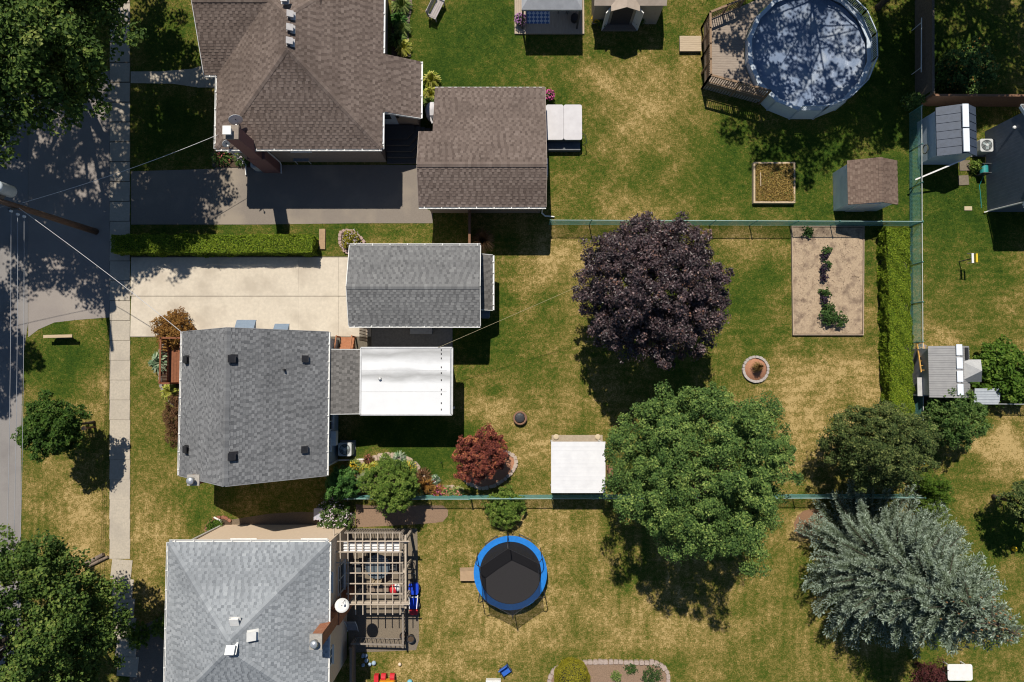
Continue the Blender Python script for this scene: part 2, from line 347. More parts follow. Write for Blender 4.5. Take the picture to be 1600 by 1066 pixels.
def spruce(name, label, gx, gy, hgt, R, mat, seed):
    rng = np.random.default_rng(seed); x, y = W(gx, gy); t = thing(name, label, 'tree', (x, y, 0))
    MB().tube([(x, y, -0.1), (x, y, hgt*0.5), (x, y, hgt)], 0.24, 9, 0.02).part('trunk', BARK(), t, True)
    ps, ds, vs = [], [], []; bm = MB(); k = 0
    z = 0.5
    while z < hgt-0.2:
        fr = (hgt-z)/(hgt-0.5); Lb = R*(fr**0.8)
        nb = max(6, int(15*fr**0.5))
        for j in range(nb):
            k += 1; a = 2.39996*k+rng.normal(0, 0.15); L = Lb*rng.uniform(0.78, 1.1); zz = z+rng.uniform(-0.15, 0.15)
            d = np.array([math.cos(a), math.sin(a), 0]); s = np.array([-d[1], d[0], 0])
            rise = rng.uniform(0.02, 0.22)*L
            def at(u): return np.array([x, y, zz])+d*L*u+np.array([0, 0, 1.0])*(rise*u*u-0.14*L*u*(1-u)*2)
            if k % 3 == 0: bm.tube([at(0), at(0.5), at(0.97)], 0.035, 4, 0.01)
            nt_ = max(4, int(L*9))
            for i in range(nt_):
                u = 0.18+0.82*(i+0.5)/nt_; p = at(u)
                for sd2 in (-1, 1):
                    Lt = min(0.62, 0.34*L)*(1.1-u*0.75)*rng.uniform(0.7, 1.2); dirn = d*0.75+s*sd2*0.85+np.array([0, 0, -0.12])
                    dirn /= np.linalg.norm(dirn); m = max(2, int(Lt/0.056))
                    for q in range(m):
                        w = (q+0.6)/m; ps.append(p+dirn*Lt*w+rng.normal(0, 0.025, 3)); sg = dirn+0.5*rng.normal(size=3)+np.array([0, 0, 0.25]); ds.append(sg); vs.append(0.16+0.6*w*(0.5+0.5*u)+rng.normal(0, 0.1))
            ps.append(at(1.0)); ds.append(d+np.array([0, 0, 0.2])); vs.append(0.9)
        z += 0.42-0.12*(1-fr)
    bm.part('limbs', BARK(), t, kind='stuff'); ps = np.array(ps); ds = np.array(ds); ds /= np.linalg.norm(ds, axis=1, keepdims=True); n = len(ps)
    o1 = np.cross(ds, rng.normal(size=(n, 3))); o1 /= np.linalg.norm(o1, axis=1, keepdims=True); o2 = np.cross(ds, o1)
    Ls = 0.165*rng.uniform(0.7, 1.3, n)[:, None]; w = 0.027
    quads = []
    for o in (o1, o2): quads.append(np.stack([ps-ds*Ls*0.4-o*w*0.5, ps-o*w*-0.9, ps+ds*Ls*0.6, ps-o*w*0.9], 1))
    V = np.concatenate(quads).reshape(-1, 3)-np.array(t.location); Fc = np.arange(len(V)).reshape(-1, 4)
    val = np.clip(np.concatenate([np.array(vs)]*2), 0, 1)
    V[:, 2] = np.maximum(V[:, 2], 0.02)
    rc = random.Random(seed)
    for k in range(70):
        zz = hgt-rc.uniform(.4, 3.2); a = rc.uniform(0, 6.28); rr = R*(((hgt-zz)/hgt)**.8)*rc.uniform(.5, .95)
        MB().lathe((x+rr*math.cos(a), y+rr*math.sin(a), zz), [(.012,-.07),(.03,-.04),(.032,.02),(.012,.07)], 6).part('cone', surf('spruce_cone', (.36,.19,.08), (.25,.13,.06)), t)
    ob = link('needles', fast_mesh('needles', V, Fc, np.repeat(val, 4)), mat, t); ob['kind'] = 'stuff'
    return t
# ------------------------------------------------------------------ the ground: lawn dryness map, road, pavements
def vnoise(x, y, s, seed):
    """value noise at spacing s metres"""
    rng = np.random.default_rng(seed); T = rng.uniform(0, 1, (256, 256)); fx, fy = x/s, y/s
    ix, iy = np.floor(fx).astype(int), np.floor(fy).astype(int); u, w = fx-ix, fy-iy; u = u*u*(3-2*u); w = w*w*(3-2*w)
    g = lambda a, b: T[a % 256, b % 256]
    return (g(ix, iy)*(1-u)+g(ix+1, iy)*u)*(1-w)+(g(ix, iy+1)*(1-u)+g(ix+1, iy+1)*u)*w
DRY = [  # centre px, radii px, dryness
 (700,120,120,110,.12),(780,60,90,60,.16),(900,100,60,50,.22),(960,90,70,40,.5),(1020,185,80,60,.9),(1010,120,50,30,.75),(940,115,40,18,.85),(1085,105,40,26,.75),
 (880,270,26,16,.8),(1000,315,70,20,.75),(930,330,50,16,.7),(890,200,60,80,.25),(1130,260,70,50,.4),(1240,260,140,70,.2),(1390,200,60,140,.12),(1300,60,150,80,.15),
 (820,430,70,50,.72),(860,395,40,20,.85),(930,385,70,24,.75),(780,560,60,70,.2),(760,500,50,50,.3),(860,560,80,60,.55),(1160,390,60,22,.85),(1180,460,60,60,.3),(1300,545,70,12,.18),
 (1215,520,60,40,.3),(1290,590,90,50,.9),(1270,680,60,60,.85),(1100,385,60,20,.6),(790,630,70,30,.85),(760,650,40,20,.9),(840,700,60,60,.7),(900,610,60,50,.6),(660,715,60,30,.12),(690,740,40,24,.12),(640,680,80,30,.12),
 (720,870,120,80,.72),(900,860,120,90,.74),(1000,960,120,80,.74),(760,980,120,50,.74),(1180,960,80,90,.62),(980,840,50,40,.5),(990,910,40,24,.45),(700,1050,120,30,.8),(1200,1010,100,60,.6),(1250,815,20,30,1.05),
 (105,560,70,50,.18),(150,625,18,34,.95),(100,640,50,20,.55),(70,760,30,80,.6),(130,800,50,60,.8),(140,860,60,40,.9),(235,580,30,60,.45),(235,700,34,90,.62),(240,830,40,60,.85),(230,930,30,60,.8),(310,780,40,30,.4),(320,750,30,14,.2),
 (460,365,200,18,.28),(620,370,60,14,.3),(300,355,80,8,.35),(260,200,60,60,.25),(265,60,60,50,.3),
 (1510,330,80,80,.15),(1470,480,40,60,.5),(1460,530,30,24,.85),(1570,480,40,30,.65),(1500,440,70,50,.3),(1590,540,30,30,.7),(1560,710,50,60,1.0),(1500,720,40,40,.5),(1560,830,60,50,.3),(1530,860,40,40,.25),(1500,100,80,80,.2),(1580,120,40,40,.5),(1540,640,40,20,.4)]
def dryness(x, y):
    zc = -CAM_H; yc = y*math.cos(TILT)+zc*math.sin(TILT); z2 = -y*math.sin(TILT)+zc*math.cos(TILT)
    z2 = np.minimum(z2, -5.0)
    px, py = 800.0+F_PX*x/(-z2), 533.0-F_PX*yc/(-z2)
    wx = (vnoise(x, y, 1.1, 3)-.5)*55; wy = (vnoise(x, y, 1.1, 4)-.5)*55
    d = np.full(np.shape(x), 0.5)
    for cx, cy, rx, ry, val in DRY:
        w = np.exp(-(((px+wx-cx)/rx)**2+((py+wy-cy)/ry)**2)); d = d*(1-w)+val*w
    d = d+(vnoise(x, y, 1.9, 11)-.5)*.24+(vnoise(x, y, .6, 12)-.5)*.3
    st = .1*(vnoise(x, y, 1.5, 33))*np.sin(2*np.pi*x/.56+9*vnoise(x, y, 2.2, 31))*(py > 785)+.11*(vnoise(x, y, 1.5, 34))*np.sin(2*np.pi*y/.56+9*vnoise(x, y, 2.2, 32))*((py > 360) & (py < 770) & (px > 720))+.06*np.sin(2*np.pi*(x+y)/.8)*((py < 340) & (px > 640))
    return d+st
LAWN_RAMP = [(0.0, (.025, .056, .006)), (0.3, (.058, .09, .010)), (0.52, (.122, .116, .022)), (0.78, (.255, .187, .06)), (1.0, (.45, .325, .14))]
def lawnmat(name, gain, bump):
    m = bpy.data.materials.new(name); m.use_nodes = True; nt = m.node_tree; N = nt.nodes; L = nt.links
    b = N["Principled BSDF"]; b.inputs["Roughness"].default_value = 0.9; b.inputs["Specular IOR Level"].default_value = 0.1
    at = N.new("ShaderNodeAttribute"); at.attribute_name = "v"
    geo = N.new("ShaderNodeNewGeometry"); last = at.outputs["Fac"]
    for sc, amp in ((4.5, .85), (13.0, 1.05)):
        nz = N.new("ShaderNodeTexNoise"); nz.inputs["Scale"].default_value = sc; nz.inputs["Detail"].default_value = 3
        L.new(geo.outputs["Position"], nz.inputs["Vector"])
        s = N.new("ShaderNodeMath"); s.operation = 'MULTIPLY_ADD'; s.inputs[1].default_value = amp; s.inputs[2].default_value = -amp/2
        L.new(nz.outputs["Fac"], s.inputs[0]); a = N.new("ShaderNodeMath"); a.operation = 'ADD'
        L.new(last, a.inputs[0]); L.new(s.outputs[0], a.inputs[1]); last = a.outputs[0]
    r = ramp_node(nt, [(p, tuple(k*gain for k in c)) for p, c in LAWN_RAMP]); L.new(last, r.inputs[0]); L.new(r.outputs[0], b.inputs["Base Color"])
    if bump:
        nb = N.new("ShaderNodeTexNoise"); nb.inputs["Scale"].default_value = 22; nb.inputs["Detail"].default_value = 5
        L.new(geo.outputs["Position"], nb.inputs["Vector"]); bp = N.new("ShaderNodeBump"); bp.inputs["Strength"].default_value = bump; bp.inputs["Distance"].default_value = 0.06
        L.new(nb.outputs["Fac"], bp.inputs["Height"]); L.new(bp.outputs[0], b.inputs["Normal"])
    return m
gx_ = np.concatenate([[-600, -300, -120, -60], np.arange(-36, 36.01, 0.2), [60, 120, 300, 600]])
gy_ = np.concatenate([[-600, -300, -120, -50], np.arange(-25, 29.01, 0.2), [50, 120, 300, 600]])
GX, GY = np.meshgrid(gx_, gy_); nx, ny = len(gx_), len(gy_)
gd = dryness(GX.ravel(), GY.ravel())
gi = np.arange(nx*ny).reshape(ny, nx)
gf = np.stack([gi[:-1, :-1], gi[:-1, 1:], gi[1:, 1:], gi[1:, :-1]], -1).reshape(-1, 4)
ground = link('ground', fast_mesh('ground', np.stack([GX.ravel(), GY.ravel(), np.zeros(nx*ny)], 1), gf, gd), lawnmat('lawn_soil', 1.0, 0.7))
tag(ground, 'mown lawn with green and straw coloured patches', kind='structure')

# hard surfaces, in ground pixels
M_ROAD = lambda: surf('worn_asphalt', (.275, .255, .24), (.215, .2, .19), scale=60, detail=8, rough=.9, bump=.3, bscale=120, third=(.17, .155, .15), tscale=.5, tamt=.7)
M_DRIVE2 = lambda: surf('old_driveway', (.25, .215, .18), (.185, .155, .13), scale=40, detail=8, rough=.9, bump=.3, bscale=90, third=(.31, .26, .2), tscale=.5, tamt=.7)
M_CONC = lambda: surf('cream_concrete', (.60, .525, .42), (.52, .455, .365), scale=5, detail=9, rough=.85, bump=.12, bscale=80, third=(.42, .36, .285), tscale=.7, tamt=.7)
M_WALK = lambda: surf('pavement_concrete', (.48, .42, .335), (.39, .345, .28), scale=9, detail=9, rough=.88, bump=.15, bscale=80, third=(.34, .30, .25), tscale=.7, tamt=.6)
M_BED = lambda: surf('joint_sand', (.16, .135, .1), (.1, .085, .06), scale=30)
M_SOIL = lambda: surf('soil', (.10, .065, .04), (.055, .038, .025), scale=18, bump=.8, bscale=40)
M_MULCH = lambda: surf('red_mulch', (.5, .25, .15), (.34, .16, .09), scale=45, bump=.9, bscale=60)
M_PAVER = lambda: surf('brown_pavers', (.29, .19, .12), (.19, .125, .085), scale=25, bump=.4, bscale=60)
M_STONE = lambda: surf('edging_stone', (.42, .34, .27), (.27, .215, .175), scale=12, bump=.6, bscale=30)
def gpoly(pts): return [W(*p) for p in pts]
HARD = []
def sheet(name, pts, mat, z, thick=0.1, hard=True):
    m = MB(); m.prism(gpoly(pts), z-thick, z); o = m.thing(name, mat, kind='structure')
    if hard: HARD.append([tuple(p) for p in gpoly(pts)])
    return o
sheet('road', [(-400,-400),(44,-400),(44,505),(36,560),(33,700),(33,1400),(-400,1400)], M_ROAD(), .012)
sheet('driveway_apron', [(44.3,150),(171.5,110),(171.5,496),(120,500),(85,504),(60,515),(44.3,527)], surf('apron_asphalt', (.30,.265,.24), (.235,.205,.185), scale=50, detail=8, rough=.9, bump=.3, bscale=110, third=(.34,.30,.26), tscale=.4, tamt=.5), .008)
sw = sheet('sidewalk', [(172,-60),(203.5,-60),(203.5,873),(171.5,873)], M_BED(), .018)
slab_me = MB().box(-.588, -.568, -.05, .588, .568, 0).mesh('slab')
for i in range(31):
    yy = 873-15.5-31*i
    p = W(187.6, yy); o = link('slab', slab_me, M_WALK(), sw, (p[0]+random.uniform(-.004, .004), p[1], .03+random.uniform(-.006, .006)), random.uniform(-.004, .004))
for i, yy in enumerate((890, 920, 950, 980, 1010, 1041)):
    p = W(190+i*2, yy); link('slab', slab_me, M_WALK(), sw, (p[0], p[1], .028), -.08)
dw = sheet('concrete_driveway', [(205,401),(580,401),(580,548),(512,548),(512,527),(205,527)], M_BED(), .016)
xs = [205, 272, 341, 404, 466.5, 529, 580]; ys = [402, 463, 526.5]
for i in range(6):
    for j in range(2):
        a = W(xs[i]+.5, ys[j]+.5); b = W(xs[i+1]-.5, ys[j+1]-.5)
        m = MB().box(a[0], b[1], -.02, b[0], a[1], .032+.003*((i+j) % 2)); m.part('slab', M_CONC(), dw)
sheet('brown_house_driveway', [(205,268),(335,264),(345,258),(655,258),(655,322),(676,331),(676,349),(560,349),(400,351),(205,351)], M_DRIVE2(), .014)
sheet('front_path', [(204.5,112),(250,112),(300,108),(340,95),(340,137),(310,137),(270,131),(204.5,130)], M_WALK(), .02)
pt = sheet('patio', [(580.5,505),(707,505),(707,560),(580.5,560)], surf('grey_patio', (.27,.255,.235), (.2,.19,.175), scale=8, detail=8, bump=.15, bscale=60), .02)
sheet('paver_path', [(556,788),(575,790),(692,790),(700,797),(700,806),(692,815),(680,817),(640,820),(560,824),(556,824)], M_PAVER(), .012)
sheet('deck_patio', [(540,826),(652,826),(655,1000),(650,1016),(545,1020)], surf('gravel_patio', (.23,.185,.135), (.14,.115,.085), scale=24, detail=8, bump=.6, bscale=50), .01)
sheet('gravel_strip', [(362,812),(420,803),(470,800),(520,802),(555,800),(555,822),(362,822)], surf('side_gravel', (.2,.15,.1), (.11,.085,.06), scale=26, bump=.6, bscale=50), .01)
sheet('shed_ground', [(1424,545),(1452,545),(1452,630),(1424,630)], M_SOIL(), .01)
sheet('bare_earth', [(1246,806),(1256,798),(1270,795),(1283,799),(1290,812),(1280,826),(1268,838),(1255,841),(1243,832),(1240,818)], surf('needle_litter', (.27,.15,.085), (.19,.11,.06), scale=20, bump=.5), .01)
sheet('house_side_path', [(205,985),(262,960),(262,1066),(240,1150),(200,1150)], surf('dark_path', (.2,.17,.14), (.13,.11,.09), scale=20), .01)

# ------------------------------------------------------------------ roofs and walls
def conv_range(poly, t):
    xs_ = []
    n = len(poly)
    for i in range(n):
        (s0, t0), (s1, t1) = poly[i], poly[(i+1) % n]
        if (t0-t)*(t1-t) <= 0 and abs(t1-t0) > 1e-9: xs_.append(s0+(s1-s0)*(t-t0)/(t1-t0))
    return (min(xs_), max(xs_)) if len(xs_) >= 2 else None
def shingle(parent, pts, mat, seed, expo=.143, lift=.004, thick=.015):
    """courses of shingle tabs over one roof slope; pts: convex 3-d polygon whose first edge is the eave"""
    rng = random.Random(seed); pts = [Vector(p) for p in pts]
    u = (pts[1]-pts[0]).normalized(); n = u.cross(pts[-1]-pts[0]).normalized()
    if n.z < 0: n = -n
    v = n.cross(u).normalized()
    if v.z < 0: v = -v
    A = pts[0]; poly = [((p-A).dot(u), (p-A).dot(v)) for p in pts]; tmax = max(t for _, t in poly)
    V, Fc, val = [], [], []; t = -0.02; row = 0
    while t < tmax-.02:
        te = min(t+expo+.02, tmax); r = conv_range(poly, min(max(t+expo*.5, .001), tmax-.001))
        if r:
            s = r[0]+rng.uniform(-.3, 0); dk_ = False; rowv = rng.gauss(0, .05)
            while s < r[1]:
                dk_ = not dk_; w = rng.choice((.11, .14, .17)) if dk_ else rng.choice((.16, .2, .26)); s0, s1 = max(s, r[0]), min(s+w-.004, r[1]); s += w
                if s1-s0 < .02: continue
                hi = thick*(.6 if dk_ else 1.4); k = len(V)
                V += [A+u*s0+v*t+n*(lift+hi), A+u*s1+v*t+n*(lift+hi), A+u*s1+v*te+n*(lift+.002), A+u*s0+v*te+n*(lift+.002),
                      A+u*s0+v*t+n*(lift-.003), A+u*s1+v*t+n*(lift-.003)]
                Fc += [(k, k+1, k+2, k+3), (k+4, k+5, k+1, k)]
                val += [min(1, max(0, (.27 if dk_ else .64)+rng.gauss(0, .12)+rowv))]*6
        t += expo; row += 1
    Va = np.array([tuple(p) for p in V])-np.array(origin_of(parent))
    o = link('shingles', fast_mesh('shingles', Va, Fc, val), mat, parent); o['kind'] = 'stuff'; return o
def caps(parent, a, b, mat, seed, drop=.07, w=.15, step=.16):
    """overlapping bent cap pieces along a ridge or hip"""
    rng = random.Random(seed); a, b = Vector(a), Vector(b); d = (b-a).normalized(); L = (b-a).length
    sx = d.cross(Vector((0, 0, 1))).normalized(); V, Fc, val = [], [], []; t = 0
    while t < L:
        p, q = a+d*t, a+d*min(L, t+step+.03); k = len(V); z0 = Vector((0, 0, .05)); z1 = Vector((0, 0, .034)); dn = Vector((0, 0, drop))
        V += [p+z0, p+z0-dn+sx*w, p+z0-dn-sx*w, q+z1, q+z1-dn+sx*w, q+z1-dn-sx*w]
        Fc += [(k, k+1, k+4, k+3), (k, k+3, k+5, k+2)]; val += [min(1, max(0, rng.gauss(.6, .15)))]*6; t += step
    Va = np.array([tuple(x) for x in V])-np.array(origin_of(parent))
    o = link('ridge_cap', fast_mesh('ridge_cap', Va, Fc, val), mat, parent); o['kind'] = 'stuff'; return o
M_WHITE = lambda: surf('white_trim', (.78, .77, .74), (.7, .69, .66), scale=4, rough=.45)
def gutter(parent, a, b, out, hang=.95, mat=None, w=.09):
    a, b, out = Vector(a), Vector(b), Vector(out); m = MB(); d = (b-a).normalized(); L = (b-a).length
    o = out*(w*.5+.02); z = Vector((0, 0, -.045))
    m.beam(a+o+z-Vector((0, 0, .03)), b+o+z-Vector((0, 0, .03)), w, .02)
    m.beam(a+out*(w+.02)+z, b+out*(w+.02)+z, .022, .09); m.beam(a+out*.012+z, b+out*.012+z, .014, .09)
    t = .3
    while t < L and hang:
        p = a+d*t+o+Vector((0, 0, .003)); m.obox(p, (.05, w+.03, .02) if abs(d.x) > .5 else (w+.03, .05, .02)); t += hang
    return m.part('gutter', mat or M_WHITE(), parent)
def fascia(parent, a, b, mat=None, th=.03, h=.17):
    m = MB(); m.beam(Vector(a)-Vector((0, 0, h*.5-.01)), Vector(b)-Vector((0, 0, h*.5-.01)), th, h); return m.part('fascia', mat or M_WHITE(), parent)
def roof_part(parent, faces, mat, seed, deck=None, thick=.13, capseg=(), drop=.07):
    m = MB()
    for f in faces: m.slab3([Vector(p)-Vector((0, 0, .004)) for p in f], thick)
    r = m.part('roof', deck or surf('roof_felt', (.06,.055,.05), (.045,.04,.038)), parent)
    for i, f in enumerate(faces): shingle(r, f, mat, seed+i)
    for i, (a, b) in enumerate(capseg): caps(r, a, b, mat, seed+50+i, drop)
    return r
def window(parent, c, w, h, face, frame=None, bars=1):
    """a window set on a wall; face: 'E','W','N','S' tells which way it looks"""
    ax = {'E': (Vector((0, 1, 0)), Vector((1, 0, 0))), 'W': (Vector((0, -1, 0)), Vector((-1, 0, 0))), 'N': (Vector((-1, 0, 0)), Vector((0, 1, 0))), 'S': (Vector((1, 0, 0)), Vector((0, -1, 0)))}[face]
    s, o = ax; c = Vector(c); up = Vector((0, 0, 1)); m = MB(); t = .07
    def bar(ds, dz, ws, hz, dep):
        p = c+s*ds+up*dz+o*(dep/2-.01); sz = (ws, dep, hz) if abs(s.x) > .5 else (dep, ws, hz); m.obox(p, sz)
    bar(0, h/2-t/2, w, t, .06); bar(0, -h/2+t/2, w, t, .06); bar(-w/2+t/2, 0, t, h-2*t, .06); bar(w/2-t/2, 0, t, h-2*t, .06)
    for k in range(bars): bar(-w/2+(k+1)*w/(bars+1), 0, .05, h-2*t, .05)
    bar(0, -h/2-.03, w+.1, .05, .12)
    f = m.part('window', frame or M_WHITE(), parent)
    g = MB(); p = c+o*.012; g.obox(p, (w-2*t, .02, h-2*t) if abs(s.x) > .5 else (.02, w-2*t, h-2*t)); g.part('pane', glassmat(), f)
    return f
def vent(parent, p, slope_u, mat, s=.36, h=.2, name='roof_vent'):
    """a square roof ventilator: base flashing and hood, tilted with the slope about axis x or y"""
    rx, ry = slope_u; m = MB(); p = Vector(p)
    m.obox(p+Vector((0, 0, .03)), (s*1.25, s*1.25, .02), 0, rx, ry); m.obox(p+Vector((0, 0, h*.5+.03)), (s*.8, s*.8, h*.6), 0, rx*.5, ry*.5); m.obox(p+Vector((0, 0, h+.02)), (s, s, .05), 0, rx, ry)
    return m.part(name, mat, parent)
def shmat(name, lo, mid, hi):
    m = surf(name, lo, hi, scale=30, detail=3, rough=.95, spec=.15, attr='v', lo=.1, hi=.9, third=tuple(k*.8 for k in lo), tscale=.45, tamt=.32)
    r = [n for n in m.node_tree.nodes if n.type == 'VALTORGB'][0].color_ramp; e = r.elements.new(.5); e.color = (*mid, 1); return m
SH_BROWN = shmat('brown_shingles', (.07,.052,.044), (.15,.115,.098), (.235,.188,.162))
SH_GREY = shmat('grey_shingles', (.085,.087,.092), (.185,.187,.192), (.29,.292,.296))
SH_GARAGE = shmat('garage_shingles', (.085,.085,.087), (.17,.17,.17), (.26,.26,.255))
SH_PALE = shmat('pale_grey_shingles', (.15,.163,.178), (.275,.293,.31), (.395,.413,.43))
SH_GREYBROWN = shmat('grey_brown_shingles', (.075,.072,.068), (.15,.142,.134), (.235,.223,.21))

# ---- grey house (storey and a half, north-south ridge)
he, hr = 3.6, 7.0
x0, _ = W(283, 630, he); x1, _ = W(511, 630, he); _, yN = W(397, 519, he); _, yS = W(397, 743, he); xr = (x0+x1)/2-.08
gh = thing('grey_house', 'storey and a half house with dark grey shingle gable roof beside cream driveway', 'house', ((x0+x1)/2, (yN+yS)/2, 0))
M_BLUESIDE = siding('pale_blue_siding', (.40,.47,.55), (.34,.41,.49))
wx0, wx1, wy0, wy1 = x0+.32, x1-.3, yS+.25, yN-.25
m = MB(); m.box(wx0, wy0, 0, wx1, wy1, he-.1)
zg = he-.1+(hr-he)*(1-.3/((x1-x0)/2))
for yy0, yy1 in ((wy0, wy0+.1), (wy1-.1, wy1)):
    m.add([(wx0, yy0, he-.1), (wx1, yy0, he-.1), (xr, yy0, zg), (wx0, yy1, he-.1), (wx1, yy1, he-.1), (xr, yy1, zg)], [(0,1,2),(5,4,3),(0,3,4,1),(1,4,5,2),(2,5,3,0)])
m.part('wall', M_BLUESIDE, gh)
EW, EE = [(x0, yS, he), (x0, yN, he), (xr, yN, hr), (xr, yS, hr)], [(x1, yN, he), (x1, yS, he), (xr, yS, hr), (xr, yN, hr)]
r = roof_part(gh, [EW, EE], SH_GREY, 100, capseg=[((xr, yN, hr), (xr, yS, hr))], drop=.13)
gutter(gh, (x1, yS, he), (x1, yN, he), (1, 0, 0)); gutter(gh, (x0, yS, he), (x0, yN, he), (-1, 0, 0))
for a, b in (((x0, yN+.02, he), (xr, yN+.02, hr)), ((x1, yN+.02, he), (xr, yN+.02, hr)), ((x0, yS-.02, he), (xr, yS-.02, hr)), ((x1, yS-.02, he), (xr, yS-.02, hr))): fascia(gh, a, b, surf('grey_trim', (.3,.3,.3), (.25,.25,.26)))
M_BLACKV = surf('black_vent', (.02,.02,.023), (.03,.03,.034), rough=.5)
sl = math.atan2(hr-he, (x1-x0)/2)
def on_grey(px, py):
    # walk down until the pixel ray meets the slope
    for k in range(400):
        h = hr-k*(hr-he)/400; x, y = W(px, py, h)
        z = hr-abs(x-xr)*(hr-he)/((x1-x0)/2)
        if z >= h: return Vector((x, y, z))
    return Vector((x, y, he))
for px, py in ((365,561),(365,713),(479,561),(478,702)): vent(gh, on_grey(px, py), (0, sl), M_BLACKV)
for px, py in ((292,562),(291.5,702)): vent(gh, on_grey(px, py), (0, -sl), M_BLACKV)
p = on_grey(446, 578); m = MB(); m.tube([p-Vector((0, 0, .1)), p+Vector((0, 0, .32))], .05, 8); m.obox(p+Vector((0, 0, .02)), (.3, .3, .03), 0, 0, sl); m.part('plumbing_vent', M_BLACKV, gh)
# brick chimney on the south gable
cx, cy = W(368, 735); M_BRICK = surf('red_brick', (.30,.12,.07), (.2,.085,.055), scale=14, bump=.5, bscale=40, third=(.36,.2,.13), tscale=3)
m = MB(); m.box(cx-.35, wy0-.5, 0, cx+.35, wy0-.003, 3.2); m.box(cx-.26, wy0-.46, 3.2, cx+.26, wy0-.004, 5.2); ch = m.part('chimney', M_BRICK, gh)
MB().box(cx-.31, wy0-.51, 5.2, cx+.31, wy0+.04, 5.29).part('crown_stone', surf('mortar', (.4,.37,.33), (.3,.28,.25)), ch)
MB().lathe((cx-.02, wy0-.22, 5.29), [(.13,0),(.13,.28),(.2,.3),(.17,.36),(.04,.4)], 14).part('flue_cap', surf('galvanised', (.6,.62,.64), (.5,.52,.54), rough=.35, metal=.6), ch, True)
# windows and awnings
for cyp in (600, 655): window(gh, (wx1, W(530, cyp)[1], 1.9), 1.0, 1.1, 'E')
window(gh, (wx1, W(530, 690)[1], 2.2), .7, .8, 'E')
for cyp in (560, 700): window(gh, (wx0, W(330, cyp)[1], 1.9), 1.5, 1.2, 'W')
M_AWN = surf('blue_grey_awning', (.21,.26,.32), (.17,.22,.28), rough=.5)
for a, b, yt in ((359.5, 394, 496), (420, 447, 502)):
    z1_, z2_ = 2.75, 2.1; yo = W(380, yt+4, z2_)[1]; xa, xb = W(a+3, yt, z1_)[0], W(b-1, yt, z1_)[0]
    aw = MB(); aw.slab3([(xa, yo, z2_), (xb, yo, z2_), (xb, wy1+.003, z1_), (xa, wy1+.003, z1_)], .03)
    aw.add([(xa, yo, z2_-.03), (xa, wy1+.003, z1_-.03), (xa, wy1+.003, z2_-.03)], [(0,1,2)]); aw.add([(xb, yo, z2_-.03), (xb, wy1+.003, z1_-.03), (xb, wy1+.003, z2_-.03)], [(2,1,0)])
    aw.box(xa, yo-.02, z2_-.14, xb, yo, z2_-.031); aw.part('window_awning', M_AWN, gh); window(gh, ((xa+xb)/2, wy1, 2.0), .95, 1.1, 'N')
ds = W(557, 722); m = MB(); m.tube([(x1+.06, yS+.25, he-.1), (wx1+.1, yS+.35, he-.45), (wx1+.06, yS+.36, .25), (wx1+.25, yS+.36, .12), (wx1+2.1, yS+.42, .1)], .05, 6); m.part('downspout', M_WHITE(), gh)
MB().box(wx1-.01, W(530, 681)[1]-.4, 1.2, wx1+.3, W(530, 681)[1]+.4, 1.65).part('window_air_conditioner', M_WHITE(), gh)
# link roof between house and sunroom
xa, xb = W(515, 600, 3.35)[0], W(563, 600, 3.1)[0]; ya, yb = W(540, 546.5, 3.2)[1], W(540, 646.5, 3.2)[1]
lk = thing('breezeway', 'low grey shingled breezeway joining the grey house to the white sunroom', 'breezeway', ((xa+xb)/2, (ya+yb)/2, 0))
MB().box(wx1+.004, yb+.2, 0, xb-.25, ya-.2, 2.95).part('wall', siding('white_siding', (.6,.6,.58), (.52,.52,.5)), lk)
roof_part(lk, [[(xb, ya, 3.1), (xb, yb, 3.1), (xa, yb, 3.42), (xa, ya, 3.42)]], SH_GREYBROWN, 140)
fascia(lk, (xa, yb-.018, 3.42), (xb, yb-.018, 3.1)); fascia(lk, (xa, ya+.018, 3.42), (xb, ya+.018, 3.1))
# white flat sunroom roof
xa, xb = W(563.3, 600, 3.25)[0], W(706.5, 600, 3.25)[0]; ya, yb = W(640, 543.5, 3.25)[1], W(640, 648, 3.25)[1]
sr = thing('sunroom', 'sunroom with flat bright white streaked roof behind the grey house', 'sunroom', ((xa+xb)/2, (ya+yb)/2, 0))
m = MB(); m.box(xa+.25, yb+.3, 0, xb-.35, ya-.3, 3.0); m.part('wall', siding('cream_siding', (.62,.6,.55), (.55,.53,.49)), sr)
for k in range(3): window(sr, (xa+1.2+k*1.5, yb+.3, 1.5), 1.2, 1.3, 'S')
window(sr, (xb-.35, (ya+yb)/2, 1.5), 1.6, 1.3, 'E')
M_MEMB = surf('white_membrane', (.72,.725,.73), (.68,.685,.69), scale=1.2, rough=.6, third=(.5,.5,.5), tscale=.42, tamt=.0)
nt = M_MEMB.node_tree; b_ = nt.nodes["Principled BSDF"]; old = b_.inputs["Base Color"].links[0].from_socket
geo = nt.nodes.new("ShaderNodeNewGeometry"); mp = nt.nodes.new("ShaderNodeMapping"); mp.inputs["Scale"].default_value = (.32, 1.0, 1)
mp.inputs["Location"].default_value = (3.1, .35, 0)
nt.links.new(geo.outputs["Position"], mp.inputs[0]); wv = nt.nodes.new("ShaderNodeTexNoise"); wv.inputs["Scale"].default_value = 1.15; wv.inputs["Detail"].default_value = 7; wv.inputs["Roughness"].default_value = .6
nt.links.new(mp.outputs[0], wv.inputs["Vector"]); mr = nt.nodes.new("ShaderNodeMapRange"); mr.inputs[1].default_value = .45; mr.inputs[2].default_value = .75; mr.inputs[4].default_value = .9
nt.links.new(wv.outputs["Fac"], mr.inputs[0]); mx = nt.nodes.new("ShaderNodeMixRGB"); mx.inputs[2].default_value = (.3, .3, .295, 1)
